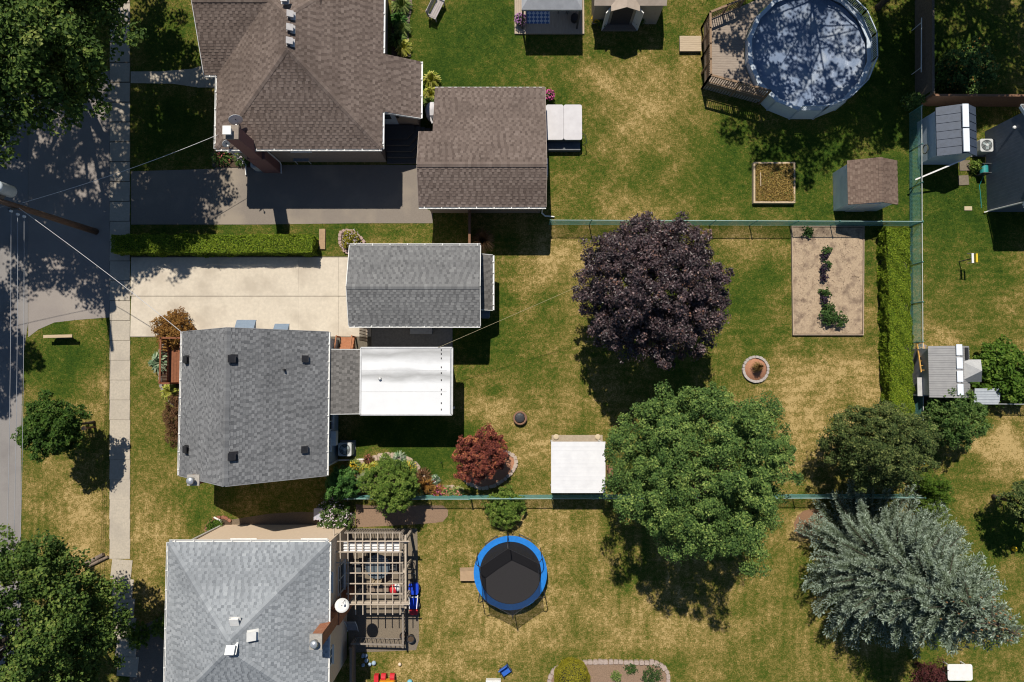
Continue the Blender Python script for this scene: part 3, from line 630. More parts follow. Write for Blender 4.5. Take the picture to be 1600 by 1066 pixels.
sp = nt.nodes.new("ShaderNodeSeparateXYZ"); nt.links.new(geo.outputs["Position"], sp.inputs[0]); tot = None
for py_, wd_ in ((552, .5), (588, .4)):
    d1 = nt.nodes.new("ShaderNodeMath"); d1.operation = 'SUBTRACT'; d1.inputs[1].default_value = W(640, py_, 3.25)[1]; nt.links.new(sp.outputs[1], d1.inputs[0])
    d2 = nt.nodes.new("ShaderNodeMath"); d2.operation = 'MULTIPLY_ADD'; d2.inputs[1].default_value = .9; nt.links.new(wv.outputs["Fac"], d2.inputs[0]); nt.links.new(d1.outputs[0], d2.inputs[2])
    d4 = nt.nodes.new("ShaderNodeMath"); d4.operation = 'SUBTRACT'; d4.inputs[1].default_value = .45; nt.links.new(d2.outputs[0], d4.inputs[0])
    d3 = nt.nodes.new("ShaderNodeMath"); d3.operation = 'ABSOLUTE'; nt.links.new(d4.outputs[0], d3.inputs[0])
    m3 = nt.nodes.new("ShaderNodeMapRange"); m3.inputs[1].default_value = 0; m3.inputs[2].default_value = wd_; m3.inputs[3].default_value = .85; m3.inputs[4].default_value = 0; nt.links.new(d3.outputs[0], m3.inputs[0])
    if tot is None: tot = m3.outputs[0]
    else:
        ad_ = nt.nodes.new("ShaderNodeMath"); ad_.operation = 'MAXIMUM'; nt.links.new(tot, ad_.inputs[0]); nt.links.new(m3.outputs[0], ad_.inputs[1]); tot = ad_.outputs[0]
ml_ = nt.nodes.new("ShaderNodeMath"); ml_.operation = 'MULTIPLY'; ml_.inputs[1].default_value = 1.0; nt.links.new(tot, ml_.inputs[0])
nt.links.new(ml_.outputs[0], mx.inputs[0]); nt.links.new(old, mx.inputs[1]); nt.links.new(mx.outputs[0], b_.inputs["Base Color"])
rf = MB().box(xa, yb, 3.03, xb, ya, 3.23).part('roof', M_MEMB, sr)
m = MB()
for a, b in (((xa, yb), (xb, yb)), ((xb, yb), (xb, ya)), ((xb, ya), (xa, ya)), ((xa, ya), (xa, yb))): m.beam((*a, 3.2), (*b, 3.2), .09, .14)
m.part('edge_trim', surf('grey_white_edge', (.6,.6,.6), (.5,.5,.5), rough=.4), rf)
for yy in (579, 612):
    ya2 = W(640, yy, 3.25)[1]; MB().box(xa+.05, ya2-.012, 3.231, xb-.3, ya2+.012, 3.24).part('seam', surf('seam_grey', (.62,.62,.62), (.55,.55,.55)), rf)
px_ = W(689, 600, 3.25)[0]; MB().box(W(703, 600, 3.25)[0], yb+.06, 3.231, xb-.05, ya-.06, 3.26).part('drain_channel', surf('grey_channel', (.35,.36,.38), (.28,.29,.3)), rf)
for yy in (547, 553, 560, 574, 583, 594, 609, 616, 630, 640):
    q = W(689.5, yy, 3.25); MB().obox((q[0], q[1], 3.24), (.05, .09, .03)).part('roof_clip', M_BLACKV, rf)
q = W(594, 592, 3.25); MB().lathe((q[0], q[1], 3.23), [(.09,0),(.06,.06),(.05,.12),(.08,.13),(.02,.16)], 12).part('roof_vent', M_WHITE(), rf, True)
# ---- grey garage
he, hr = 3.15, 3.78
xa, xb = W(545.5, 450, he)[0], W(750.5, 450, he)[0]; ya, yb = W(640, 384, he)[1], W(640, 508.5, he)[1]; yr = W(640, 448, hr)[1]
gg = thing('grey_garage', 'detached garage with grey shingle gable roof at the driveway end', 'garage', ((xa+xb)/2, (ya+yb)/2, 0))
m = MB(); m.box(xa+.25, yb+.35, 0, xb-.2, ya-.35, he-.06)
for q0, q1 in ((xa+.25, xa+.35), (xb-.3, xb-.2)):
    m.add([(q0, yb+.35, he-.06), (q0, ya-.35, he-.06), (q0, yr, hr-.18), (q1, yb+.35, he-.06), (q1, ya-.35, he-.06), (q1, yr, hr-.18)], [(0,2,1),(3,4,5),(0,1,4,3),(1,2,5,4),(2,0,3,5)])
m.part('wall', MAT['white_siding'], gg)
roof_part(gg, [[(xb, ya, he), (xa, ya, he), (xa, yr, hr), (xb, yr, hr)], [(xa, yb, he), (xb, yb, he), (xb, yr, hr), (xa, yr, hr)]], SH_GARAGE, 180, capseg=[((xa, yr, hr), (xb, yr, hr))], drop=.05)
gutter(gg, (xa, ya, he), (xb, ya, he), (0, 1, 0)); gutter(gg, (xa, yb, he), (xb, yb, he), (0, -1, 0))
for xx, s in ((xa, -1), (xb, 1)):
    fascia(gg, (xx+.018*s, ya, he), (xx+.018*s, yr, hr)); fascia(gg, (xx+.018*s, yb, he), (xx+.018*s, yr, hr))
dr = MB(); dr.box(xa+.2, yb+.8, .02, xa+.247, ya-1.0, 2.3); dr.part('garage_door', M_WHITE(), gg)
window(gg, (xb-1.6, yb+.35, 1.5), 1.0, .9, 'S'); MB().box(xa+2.0, yb+.31, .05, xa+2.9, yb+.347, 2.05).part('side_door', M_WHITE(), gg)
# lean-to on its east wall
la, lb = W(752, 440, 2.45)[0], W(769, 440, 2.1)[0]; l0, l1 = W(760, 398, 2.3)[1], W(760, 484, 2.3)[1]
lt = thing('lean_to', 'narrow grey shingled lean-to with white gutter on the garage end', 'lean-to', ((la+lb)/2, (l0+l1)/2, 0))
MB().box(xb-.196, l1+.12, 0, lb-.15, l0-.12, 2.0).part('wall', MAT['white_siding'], lt)
roof_part(lt, [[(lb, l0, 2.1), (lb, l1, 2.1), (xb-.197, l1, 2.55), (xb-.197, l0, 2.55)]], SH_GREYBROWN, 190)
gutter(lt, (lb, l1, 2.1), (lb, l0, 2.1), (1, 0, 0), .6); fascia(lt, (xb-.19, l0+.02, 2.55), (lb, l0+.02, 2.1)); fascia(lt, (xb-.19, l1-.02, 2.55), (lb, l1-.02, 2.1))

# ---- brown hip-roofed house
he, hr = 3.65, 5.78; pitch = .485
x0, x1 = W(338, 200, he)[0], W(597, 200, he)[0]; yS = W(450, 232.5, he)[1]; hw = (x1-x0)/2; xm = (x0+x1)/2; hr = he+hw*pitch
ya_ = yS+hw; yb_ = ya_+1.75; yN = yb_+hw
bh = thing('brown_house', 'bungalow with large brown shingled hip roof at the top edge', 'house', (xm, (yS+yN)/2, 0))
M_BWALL = surf('taupe_stucco', (.30,.235,.19), (.26,.205,.165), scale=8, rough=.9, bump=.2, bscale=60)
ex = W(657, 140, 2.72)[0]; eN, eS = W(640, 92.5, 3.0)[1], W(640, 183, 2.85)[1]; hx = he-(ex-x1)*pitch
m = MB(); m.box(x0+.42, yS+.4, 0, x1-.42, yN-.4, he-.1); m.part('wall', M_BWALL, bh)
MB().box(x1-.41, eS+.35, 0, ex-.35, eN-.3, hx-.02).part('porch_wall', M_BWALL, bh)
A, B, C, D = (x0, yS, he), (x1, yS, he), (x1, yN, he), (x0, yN, he); R1, R2 = (xm, ya_, hr), (xm, yb_, hr)
roof_part(bh, [[A, B, R1], [D, A, R1, R2], [B, C, R2, R1], [C, D, R2], [(ex, eS, hx), (ex, eN, hx), (x1-.02, eN, he+.01), (x1-.02, eS, he+.01)]], SH_BROWN, 200,
          capseg=[(A, R1), (B, R1), (C, R2), (D, R2), (R1, R2)], drop=.06)
# west wing gable
wS = W(330, 117, he)[1]; wx = W(319, 117, he)[0]; wr = wS+3.3; whr = he+3.3*pitch
roof_part(bh, [[(wx, wS, he), (x0+6, wS, he), (x0+6, wr, whr), (wx, wr, whr)], [(x0+6, wr+3.3, he), (wx, wr+3.3, he), (wx, wr, whr), (x0+6, wr, whr)]], SH_BROWN, 220, capseg=[((wx, wr, whr), (x0+4, wr, whr))], drop=.06)
MB().box(wx+.5, wS+.6, 0, x0+.41, wr+2.7, he-.05).part('wing_wall', M_BWALL, bh)
gutter(bh, A, B, (0, -1, 0)); gutter(bh, (x1, yS, he), (x1, eS-.05, he), (1, 0, 0)); gutter(bh, (x1, eN+.05, he), C, (1, 0, 0)); gutter(bh, A, (x0, wS-.02, he), (-1, 0, 0))
gutter(bh, (ex, eS, hx), (ex, eN, hx), (1, 0, 0)); gutter(bh, (wx, wS, he), (x0-.03, wS, he), (0, -1, 0)); fascia(bh, (x1+.1, eS-.018, he-.1), (ex, eS-.018, hx)); fascia(bh, (wx-.02, wS, he), (wx-.02, wr, whr))
M_PALEV = surf('pale_vent', (.5,.48,.47), (.42,.4,.4), rough=.5)
def on_plane(px, py, hfun, top):
    for k in range(600):
        h = top-k*.01; x, y = W(px, py, h)
        if hfun(x, y) >= h: return Vector((x, y, hfun(x, y)))
    return Vector((x, y, h))
hb = lambda x, y: he+pitch*min(hw-abs(x-xm), max(0, y-yS), 99)
for px, py in ((455.5,25),(455,46),(454.5,67),(446,1)): vent(bh, on_plane(px, py, hb, hr), (0, math.atan(pitch)) if px > 450 else (0, 0), M_PALEV, .34, .22)
cx, cy = W(426, 251); M_CHIM = surf('maroon_chimney', (.26,.13,.115), (.2,.1,.09), scale=20, bump=.3)
cy = yS+.4-.33
m = MB(); m.box(cx-.5, cy-.32, 0, cx+.5, cy+.325, 2.6); m.box(cx-.33, cy-.3, 2.6, cx+.33, cy+.32, 5.9); ch = m.part('chimney', M_CHIM, bh)
MB().box(cx-.38, cy-.35, 5.9, cx+.38, cy+.37, 6.0).part('chimney_crown', surf('chimney_cement', (.3,.25,.2), (.22,.18,.15)), ch)
m = MB(); m.box(cx-.24, cy-.16, 6.0, cx+.06, cy+.16, 6.26); m.box(cx-.3, cy-.22, 6.27, cx+.12, cy+.22, 6.31); m.part('flue_cap', M_WHITE(), ch)
for xx, ln in ((W(385, 262)[0], .6), (W(440, 262)[0], .5)):
    m = MB(); m.tube([(xx-.25, yS-.08, he-.1), (xx-.05, yS+.3, he-.5), (xx-.03, yS+.34, .25), (xx, yS+.2, .12), (xx+.02, yS+.2-ln, .1)], .045, 6); m.part('downspout', M_WHITE(), bh)
window(bh, (W(488, 250)[0], yS+.4, 2.5), 1.1, .7, 'S'); window(bh, (W(470, 250)[0]-3, yS+.4, 2.5), .8, .7, 'S')
for yy in (10, 60): window(bh, (x1-.42, W(580, yy)[1]-1, 2.2), 1.1, 1.1, 'E')
m = MB(); m.box(W(602, 200)[0], eS+.31, .9, W(602, 200)[0]+.95, eS+.348, 2.62); dd = m.part('side_door', surf('pale_blue_door', (.45,.52,.6), (.4,.47,.55), rough=.4), bh)
MB().box(W(602, 200)[0]+.25, eS+.295, 1.75, W(602, 200)[0]+.7, eS+.309, 2.4).part('door_pane', glassmat(), dd)
m = MB(); m.lathe((W(631, 200)[0], eS+.25, 2.1), [(.05,0),(.09,.08),(.05,.2)], 8); m.part('wall_lamp', M_BLACKV, bh)
st = thing('corner_steps', 'dark timber corner steps leading down to the brown house driveway', 'steps', (x1+.8, eS, 0))
M_DARKWOOD = surf('dark_stained_wood', (.10,.095,.09), (.065,.06,.058), scale=10, stretch=(1, 6, 1), bump=.3)
sx0 = x1-.36; sw_ = 1.15
for k in range(5):
    z = .9-.18*k; d = .3*k; q = [(sx0, eS+.29), (sx0, eS-.55-d), (sx0+sw_+.15+.1*k, eS-.55-d), (sx0+sw_+.55+d*.95, eS-.1-d*.1), (sx0+sw_+.55+d*.95, eS+.29)]
    if k: q = [(a, b-.002*k) for a, b in q]
    MB().prism(q, z-.06-.12*(k > 0), z).part('step', M_DARKWOOD, st)
MB().prism([(sx0+.05, eS+.27), (sx0+.05, eS-.5), (sx0+1.0, eS-.5), (sx0+1.4, eS+.27)], 0, .83).part('step_frame', M_DARKWOOD, st)

# ---- brown garage
he, hr = 3.2, 4.0
xa, xb = W(654.5, 300, he)[0], W(853, 300, he)[0]; yS = W(750, 323, he)[1]; yr = W(750, 257, hr)[1]
pn = .36; hN = 2.3; yN = W(760, 137, hN)[1]; pn = (hr-hN)/(yN-yr); hm = 3.0; ym = yr+(hr-hm)/pn
for _ in range(8): hm = hr-pn*(W(660, 206, hm)[1]-yr)
ym = yr+(hr-hm)/pn; xa2 = W(678.5, 170, 2.6)[0]
bg_ = thing('brown_garage', 'detached garage with long brown shingle roof beside the hot tub', 'garage', ((xa+xb)/2, (yS+ym)/2, 0))
m = MB(); m.box(xa+.3, yS+.4, 0, xb-.2, ym-.3, 2.9); m.part('wall', MAT['taupe_stucco'], bg_); MB().box(xa2+.25, ym-.299, 0, xb-.2, yN-.3, hN-.05).part('rear_wall', MAT['taupe_stucco'], bg_)
roof_part(bg_, [[(xa, yS, he), (xb, yS, he), (xb, yr, hr), (xa, yr, hr)], [(xb, ym, hm), (xa, ym, hm), (xa, yr, hr), (xb, yr, hr)], [(xb, yN, hN), (xa2, yN, hN), (xa2, ym+.002, hm), (xb, ym+.002, hm)]], SH_BROWN, 240, capseg=[((xa, yr, hr), (xb, yr, hr))], drop=.05)
gutter(bg_, (xa, yS, he), (xb, yS, he), (0, -1, 0)); fascia(bg_, (xa2, yN+.02, hN), (xb, yN+.02, hN))
M_TAUPET = surf('taupe_trim', (.3,.25,.21), (.25,.2,.17))
for xx, s in ((xa, -1), (xb, 1)): fascia(bg_, (xx+.018*s, yS, he), (xx+.018*s, yr, hr), M_TAUPET)
fascia(bg_, (xb+.018, yN, hN), (xb+.018, yr, hr), M_TAUPET); fascia(bg_, (xa-.018, ym, hm), (xa-.018, yr, hr), M_TAUPET)
wf = W(859, 265, 1.6); m = MB(); m.obox((xb-.2+.35, wf[1], 1.5), (.05, 1.0, 1.15), 0, 0, .0); m.obox((xb-.2+.17, wf[1]-.5, 1.5), (.4, .05, 1.15)); m.part('open_window', M_WHITE(), bg_)
m = MB(); m.tube([(xb-.05, yS-.08, he-.1), (xb-.1, yS+.3, he-.4), (xb-.1, yS+.34, .3), (xb+.1, yS+.2, .12), (xb+.65, yS+.15, .1)], .045, 6); m.part('downspout', M_WHITE(), bg_)
MB().box(xa+.26, yS+1.0, 0, xa+.297, ym-1.2, 2.3).part('garage_door', M_WHITE(), bg_)

# ---- south house (pale grey hip roof)
he = 5.5; x0, x1 = W(262.5, 900, he)[0], W(513, 900, he)[0]; yN = W(390, 847.5, he)[1]; hw = (x1-x0)/2; xm = (x0+x1)/2; pt_ = .58; hr = he+hw*pt_
ya_ = yN-hw; yb_ = ya_-.35; yS = yb_-hw
sh = thing('pale_roofed_house', 'two storey cream house with pale grey hip roof beside the pergola', 'house', (xm, (yN+yS)/2, 0))
M_CREAM = surf('cream_stucco', (.76,.60,.44), (.71,.55,.40), scale=6, rough=.9, bump=.15, bscale=70)
MB().box(x0+.4, yS+.4, 0, x1-.34, yN-.34, he-.1).part('wall', M_CREAM, sh)
A, B, C, D = (x1, yN, he), (x0, yN, he), (x0, yS, he), (x1, yS, he); R1, R2 = (xm, ya_, hr), (xm, yb_, hr)
roof_part(sh, [[A, B, R1], [B, C, R2, R1], [C, D, R2], [D, A, R1, R2]], SH_PALE, 260, capseg=[(A, R1), (B, R1), (C, R2), (D, R2), (R1, R2)], drop=.07)
gutter(sh, B, A, (0, 1, 0)); gutter(sh, C, B, (-1, 0, 0)); gutter(sh, D, A, (1, 0, 0))
hb2 = lambda x, y: he+pt_*min(hw-abs(x-xm), max(0, yN-y), max(0, y-yS))
for (px, py), sl2 in (((369,970),(math.atan(pt_),0)),((395.5,992),(0,math.atan(pt_))),((362.5,1013),(-math.atan(pt_),0))): vent(sh, on_plane(px, py, hb2, hr), sl2, M_WHITE(), .42, .2)
bx, by = W(541, 926); M_BR2 = surf('orange_brick', (.42,.17,.085), (.3,.12,.065), scale=16, bump=.5, bscale=40, third=(.45,.25,.16), tscale=3)
cx2 = x1-.34+.24
m = MB(); m.box(cx2-.235, by-.4, 0, cx2+.3, by+.4, 4.0); m.box(cx2-.23, by-.3, 4.0, cx2+.24, by+.3, 7.15); ch = m.part('chimney', M_BR2, sh)
MB().box(cx2-.29, by-.36, 7.15, cx2+.3, by+.36, 7.24).part('chimney_crown', MAT['mortar'], ch)
MB().lathe((cx2, by, 7.24), [(.14,0),(.14,.25),(.21,.27),(.15,.36),(.03,.4)], 14).part('flue_cap', MAT['galvanised'], ch, True)
for yy, z, w, h in ((985, 3.9, .9, 1.1), (890, 1.6, 1.6, 1.3), (880, 4.2, 1.0, 1.1)): window(sh, (x1-.34, W(541, yy)[1], z), w, h, 'E')
for xx in (420, 520): window(sh, (W(xx, 820)[0], yN-.34, 4.3), 1.3, 1.1, 'N')
m = MB(); m.tube([(x0+.2, yN+.06, he-.1), (x0+.42, yN-.25, he-.5), (x0+.44, yN-.3, .3), (x0+.3, yN-.1, .12), (x0-.1, yN+.1, .1)], .05, 6); m.part('downspout', M_WHITE(), sh)
# ------------------------------------------------------------------ fences
M_TEAL = surf('teal_vinyl_wire', (.14,.34,.30), (.11,.28,.25), rough=.5)
M_TEALP = surf('pale_teal_rail', (.32,.46,.42), (.26,.39,.36), rough=.45)
def chain_fence(name, label, runs, hgt=1.25, gap=2.35, pitch=.055, wire=.0055, railmat=None):
    a0 = runs[0][0]; t = thing(name, label, 'fence', (a0[0], a0[1], 0))
    for a, b in runs:
        a, b = Vector((*a, 0)), Vector((*b, 0)); L = (b-a).length; d = (b-a).normalized(); up = Vector((0, 0, 1))
        MB().tube([a+up*hgt, b+up*hgt], .024, 6).part('top_rail', railmat or M_TEALP, t)
        MB().tube([a+up*.06, b+up*.06], .008, 4).part('bottom_wire', M_TEAL, t)
        n = max(1, round(L/gap))
        for k in range(n+1):
            p = a+d*(L*k/n); m = MB(); m.tube([p, p+up*(hgt+.06)], .03, 6); m.lathe(p+up*(hgt+.05), [(.04,0),(.03,.04),(.005,.06)], 6); m.part('post', M_TEAL, t)
        V, Fc = [], []; nrm = d.cross(up); k = 0; s = -hgt
        while s < L:
            for sg in (1, -1):
                # a wire slanting across the panel, cut to the run
                p0, p1 = s, s+hgt; z0, z1 = (.05, hgt) if sg > 0 else (hgt, .05)
                if p0 < 0: z0 += (z1-z0)*(-p0)/hgt; p0 = 0
                if p1 > L: z1 = z0+(z1-z0)*(L-p0)/max(1e-6, p1-p0); p1 = L
                if p1-p0 < .02: continue
                A, B = a+d*p0+up*z0, a+d*p1+up*z1; w = Vector((d.x*-sg*.7071, d.y*-sg*.7071, .7071))*wire; o = nrm*(.002*sg); i = len(V)
                V += [A-w+o, A+w+o, B+w+o, B-w+o, A+nrm*wire*sg+o, B+nrm*wire*sg+o]; Fc += [(i, i+1, i+2, i+3), (i, i+4, i+5, i+3), (i+4, i+1, i+2, i+5)]
            s += pitch*1.4142
        Va = np.array([tuple(p) for p in V])-np.array(t.location); o = link('chain_link_mesh', fast_mesh('chain_link_mesh', Va, Fc), M_TEAL, t); o['kind'] = 'stuff'
    return t
chain_fence('chain_link_fence', 'teal chain-link fence running past the purple maple to the garage', [(W(858, 351.5), W(1421, 353.5))])
chain_fence('chain_link_fence', 'long teal chain-link fence along the tall right-hand hedge', [(W(1420.5, 178), W(1421, 353)), (W(1421, 354.5), W(1423, 720))], railmat=surf('pale_rail', (.5,.53,.5), (.42,.45,.42), rough=.4))
chain_fence('chain_link_fence', 'teal chain-link fence behind the flower border and the white gazebo', [(W(545, 773.5), W(735, 774)), (W(735.5, 773.5), W(1425, 772))])
chain_fence('chain_link_fence', 'grey chain-link fence beside the small metal lean-to roof', [(W(1521, 630), W(1660, 631))], hgt=1.1, railmat=surf('grey_rail', (.45,.46,.47), (.38,.39,.4), rough=.4))
M_OLDWOOD = surf('weathered_wood', (.26,.2,.15), (.17,.13,.1), scale=9, stretch=(4, 4, .6), bump=.3, bscale=30)
M_BRWOOD = surf('brown_wood', (.24,.13,.075), (.17,.09,.055), scale=9, stretch=(4, 4, .6), bump=.3, bscale=30)
def board_fence(name, label, a, b, hgt, mat, step=.15, side=1):
    a, b = Vector((*a, 0)), Vector((*b, 0)); d = (b-a).normalized(); L = (b-a).length; nrm = d.cross(Vector((0, 0, 1)))*side; rz = math.atan2(d.y, d.x)
    t = thing(name, label, 'fence', a); bm = MB().box(-step/2+.006, -.009, 0, step/2-.006, .009, hgt).mesh('board')
    n = int(L/step)
    for k in range(n): link('board', bm, mat, t, a+d*(step*(k+.5))+Vector((0, 0, random.uniform(-.015, .015))), rz+random.uniform(-.01, .01))
    for z in (.3, hgt-.25):
        m = MB(); m.beam(a+nrm*.04+Vector((0, 0, z)), b+nrm*.04+Vector((0, 0, z)), .04, .09); m.part('rail', mat, t)
    m = MB(); m.beam(a+Vector((0, 0, hgt+.03)), b+Vector((0, 0, hgt+.03)), .13, .035); m.part('cap_rail', mat, t)
    for k in range(int(L/2.4)+2):
        p = a+d*min(L, 2.4*k); MB().box(p.x+nrm.x*.07-.045, p.y+nrm.y*.07-.045, 0, p.x+nrm.x*.07+.045, p.y+nrm.y*.07+.045, hgt+.02).part('post', mat, t)
    return t
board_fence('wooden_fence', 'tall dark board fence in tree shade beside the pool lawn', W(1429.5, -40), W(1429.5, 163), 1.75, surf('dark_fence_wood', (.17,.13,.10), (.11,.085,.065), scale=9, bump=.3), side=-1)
board_fence('wooden_fence', 'brown board fence running behind the blue shed', W(1433, 166), W(1625, 167), 1.6, M_BRWOOD, side=-1)
bf = board_fence('wooden_fence', 'short brown wooden fence closing the gap between the two garages', W(736, 332), W(736, 396), 1.5, M_BRWOOD)
board_fence('wooden_fence', 'low wooden fence at the house corner beside the paving under the pergola end', W(556, 1000), W(556, 1075), 1.2, M_OLDWOOD)
pl = MB(); q = W(1428, 110); pl.tube([(*W(1437, 28, 1.0), .9), (*W(1436, 113, 1.0), .9)], .025, 6)
m = MB(); m.tube([(*W(1440, 28, 1.0), 1.0), (*W(1439.5, 113, 1.0), 1.0)], .03, 6)
for yy in (35, 105): m.tube([(*W(1440, yy, 1.0), 0), (*W(1440, yy, 1.0), 1.0)], .025, 5)
m.thing('pipe_rail', M_WHITE(), 'thin white pipe rail beside the dark board fence', 'rail')

# ------------------------------------------------------------------ pool and deck
M_DECK = surf('grey_deck_board', (.36,.295,.235), (.26,.21,.17), scale=6, stretch=(.5, 7, 1), bump=.3, bscale=20)
hp = 1.3; pcx, pcy = W(1264.5, 79, hp); pr = 3.62; NS = 16
pool = thing('swimming_pool', 'round above-ground pool under a blue winter cover', 'pool', (pcx, pcy, 0))
ring = [(pcx+pr*math.cos(2*math.pi*(k+.5)/NS), pcy+pr*math.sin(2*math.pi*(k+.5)/NS)) for k in range(NS)]
rin = [(pcx+(pr-.24)*math.cos(2*math.pi*(k+.5)/NS), pcy+(pr-.24)*math.sin(2*math.pi*(k+.5)/NS)) for k in range(NS)]
M_PW = surf('pool_wall', (.72,.78,.82), (.65,.71,.75), rough=.4); M_PR = surf('pool_rail', (.52,.58,.64), (.44,.5,.56), rough=.4)
m = MB()
for k in range(NS):
    a, b = ring[k], ring[(k+1) % NS]; q = len(m.v)
    m.add([(*a, 0), (*b, 0), (*b, hp), (*a, hp)], [(0,1,2,3)])
m.part('wall', M_PW, pool)
for k in range(NS):
    a, b, c, d = ring[k], ring[(k+1) % NS], rin[(k+1) % NS], rin[k]
    m = MB(); m.prism([a, b, c, d], hp+.002, hp+.05); m.part('top_ledge', M_PR, pool)
    m = MB(); m.tube([(*a, 0), (*a, hp-.02)], .05, 6); m.part('upright', M_PR, pool)
# safety rail on the side away from the deck
for k in range(NS):
    an = 2*math.pi*(k+1)/NS
    if not (an <= math.radians(75) or an >= math.radians(252)): continue
    a, b = Vector((*ring[k], hp)), Vector((*ring[(k+1) % NS], hp)); f = MB(); up = Vector((0, 0, 1))
    f.beam(a+up*.72, b+up*.72, .05, .05); f.beam(a+up*.14, b+up*.14, .04, .04); f.beam(a, a+up*.78, .05, .05); f.beam(b, b+up*.78, .05, .05)
    fr = f.part('safety_rail', M_PR, pool); bal = MB()
    for j in range(1, 14): p = a.lerp(b, j/14); bal.beam(p+up*.14, p+up*.72, .02, .02)
    bal.part('balusters', M_PR, fr, kind='stuff')
rng = np.random.default_rng(5); n1, n2 = 40, 96; rr = np.linspace(0, pr-.22, n1); tt = np.linspace(0, 2*np.pi, n2, endpoint=False)
RR, TT = np.meshgrid(rr, tt, indexing='ij'); X, Y = RR*np.cos(TT), RR*np.sin(TT)
Z = 1.12-.26*(1-(RR/pr)**2)+.05*(vnoise(X+50, Y+50, .9, 21)-.5)+.03*(vnoise(X+50, Y+50, .3, 22)-.5)+.02*np.sin(TT*11+3*np.sin(TT*3))*(RR/pr)**3
gi = np.arange(n1*n2).reshape(n1, n2); gf = np.stack([gi[:-1], gi[1:], np.roll(gi[1:], -1, 1), np.roll(gi[:-1], -1, 1)], -1).reshape(-1, 4)
M_COVER = surf('blue_tarpaulin', (.19,.245,.35), (.145,.195,.29), scale=2.5, detail=8, rough=.35, spec=.5, bump=.25, bscale=14, third=(.33,.37,.42), tscale=1.3, tamt=.8)
cv = link('winter_cover', fast_mesh('winter_cover', np.stack([X.ravel(), Y.ravel(), Z.ravel()], 1), gf), M_COVER, pool); cv.data.polygons.foreach_set("use_smooth", [True]*len(cv.data.polygons))
hd = .9
ht = 1.9; dk = [W(1110, 19, ht), W(1110.5, 68, ht), W(1111, 117, ht), W(1204, 142, ht), W(1240, 130, ht), W(1240, 20, ht), W(1215, -25, ht), W(1164, -3, ht)]
deck = thing('pool_deck', 'raised grey timber deck with railings beside the round pool', 'deck', (*W(1150, 80), 0))
def clip_x(poly, y0, y1):
    out = []
    def cut(pl, f):
        o = []
        for i in range(len(pl)):
            a, b = pl[i], pl[(i+1) % len(pl)]; fa, fb = f(a), f(b)
            if fa >= 0: o.append(a)
            if fa*fb < 0: t = fa/(fa-fb); o.append((a[0]+(b[0]-a[0])*t, a[1]+(b[1]-a[1])*t))
        return o
    return cut(cut(poly, lambda p: p[1]-y0), lambda p: y1-p[1])
ymin, ymax = min(p[1] for p in dk), max(p[1] for p in dk); yb = ymin; bw = .145
while yb < ymax:
    q = clip_x(dk, yb+.004, min(yb+bw-.004, ymax))
    if len(q) >= 3:
        q2 = []
        for p in q:
            v = Vector((p[0]-pcx, p[1]-pcy)); 
            if v.length < pr+.03: # stop at the pool ledge
                s = math.sqrt(max(.01, (pr+.03)**2-(p[1]-pcy)**2)); q2.append((pcx-s, p[1]))
            else: q2.append(p)
        if abs(max(p[0] for p in q2)-min(p[0] for p in q2)) > .1: MB().prism(q2, hd-.035, hd+random.uniform(-.004, .004)).part('board', M_DECK, deck)
    yb += bw
sk = MB()
for a, b in ((dk[0], dk[1]), (dk[1], dk[2]), (dk[2], dk[3])): 
    sk.beam((*a, hd-.18), (*b, hd-.18), .04, .28)
sk.part('rim_joist', M_OLDWOOD, deck)
rails = [(dk[7], dk[0]), (dk[0], dk[1]), (dk[1], dk[2]), (dk[2], dk[3])]
M_RAILW = surf('brown_rail', (.30,.2,.125), (.22,.145,.09), scale=8, bump=.2)
for a, b in rails:
    A, B = Vector((*a, hd)), Vector((*b, hd)); L = (B-A).length; up = Vector((0, 0, 1)); m = MB()
    m.beam(A+up*1.0, B+up*1.0, .12, .04); rl = m.part('railing', M_RAILW, deck); MB().beam(A+up*.1, B+up*.1, .04, .07).part('lower_rail', M_RAILW, rl); MB().beam(A+up*.9, B+up*.9, .04, .07).part('upper_rail', M_RAILW, rl)
    k = 0; s = .06
    while s < L-.05:
        p = A.lerp(B, s/L); MB().beam(p+up*.05, p+up*.97, .038, .038).part('baluster', M_RAILW, rl); s += .13
    for p in (A, A.lerp(B, .5), B):
        MB().beam(Vector((p.x, p.y, 0)), p+up*1.02, .09, .09).part('post', M_RAILW, deck)
for px, py in ((1150, 30), (1150, 110), (1190, 120), (1190, 60)):
    q = W(px, py, hd); MB().box(q[0]-.07, q[1]-.07, 0, q[0]+.07, q[1]+.07, hd-.04).part('post', M_OLDWOOD, deck)
lat = MB(); 
A, B = Vector((*dk[2], .05)), Vector((*dk[3], .05)); L = (B-A).length
for k in range(int(L/.16)):
    p = A.lerp(B, (k+.5)*.16/L); lat.beam(p, p+Vector((0, 0, hd-.38)), .13, .02)
lat.part('skirting', surf('pale_skirting', (.34,.31,.27), (.27,.24,.21), scale=6), deck)
q0, q1 = W(1062, 56, .25), W(1096, 80, .25)
ps = thing('deck_step', 'pale wooden platform step at the foot of the pool deck', 'step', ((q0[0]+q1[0])/2, (q0[1]+q1[1])/2, 0))
n = 7
for k in range(n):
    ya = q1[1]+(q0[1]-q1[1])*k/n; MB().box(q0[0], ya+.004, .2, q1[0], ya+(q0[1]-q1[1])/n-.004, .24).part('board', surf('pale_step_wood', (.50,.40,.28), (.40,.31,.21), scale=6, stretch=(.5, 6, 1)), ps)
MB().box(q0[0]+.03, q1[1]+.03, 0, q1[0]-.03, q0[1]-.03, .197).part('frame', M_OLDWOOD, ps)

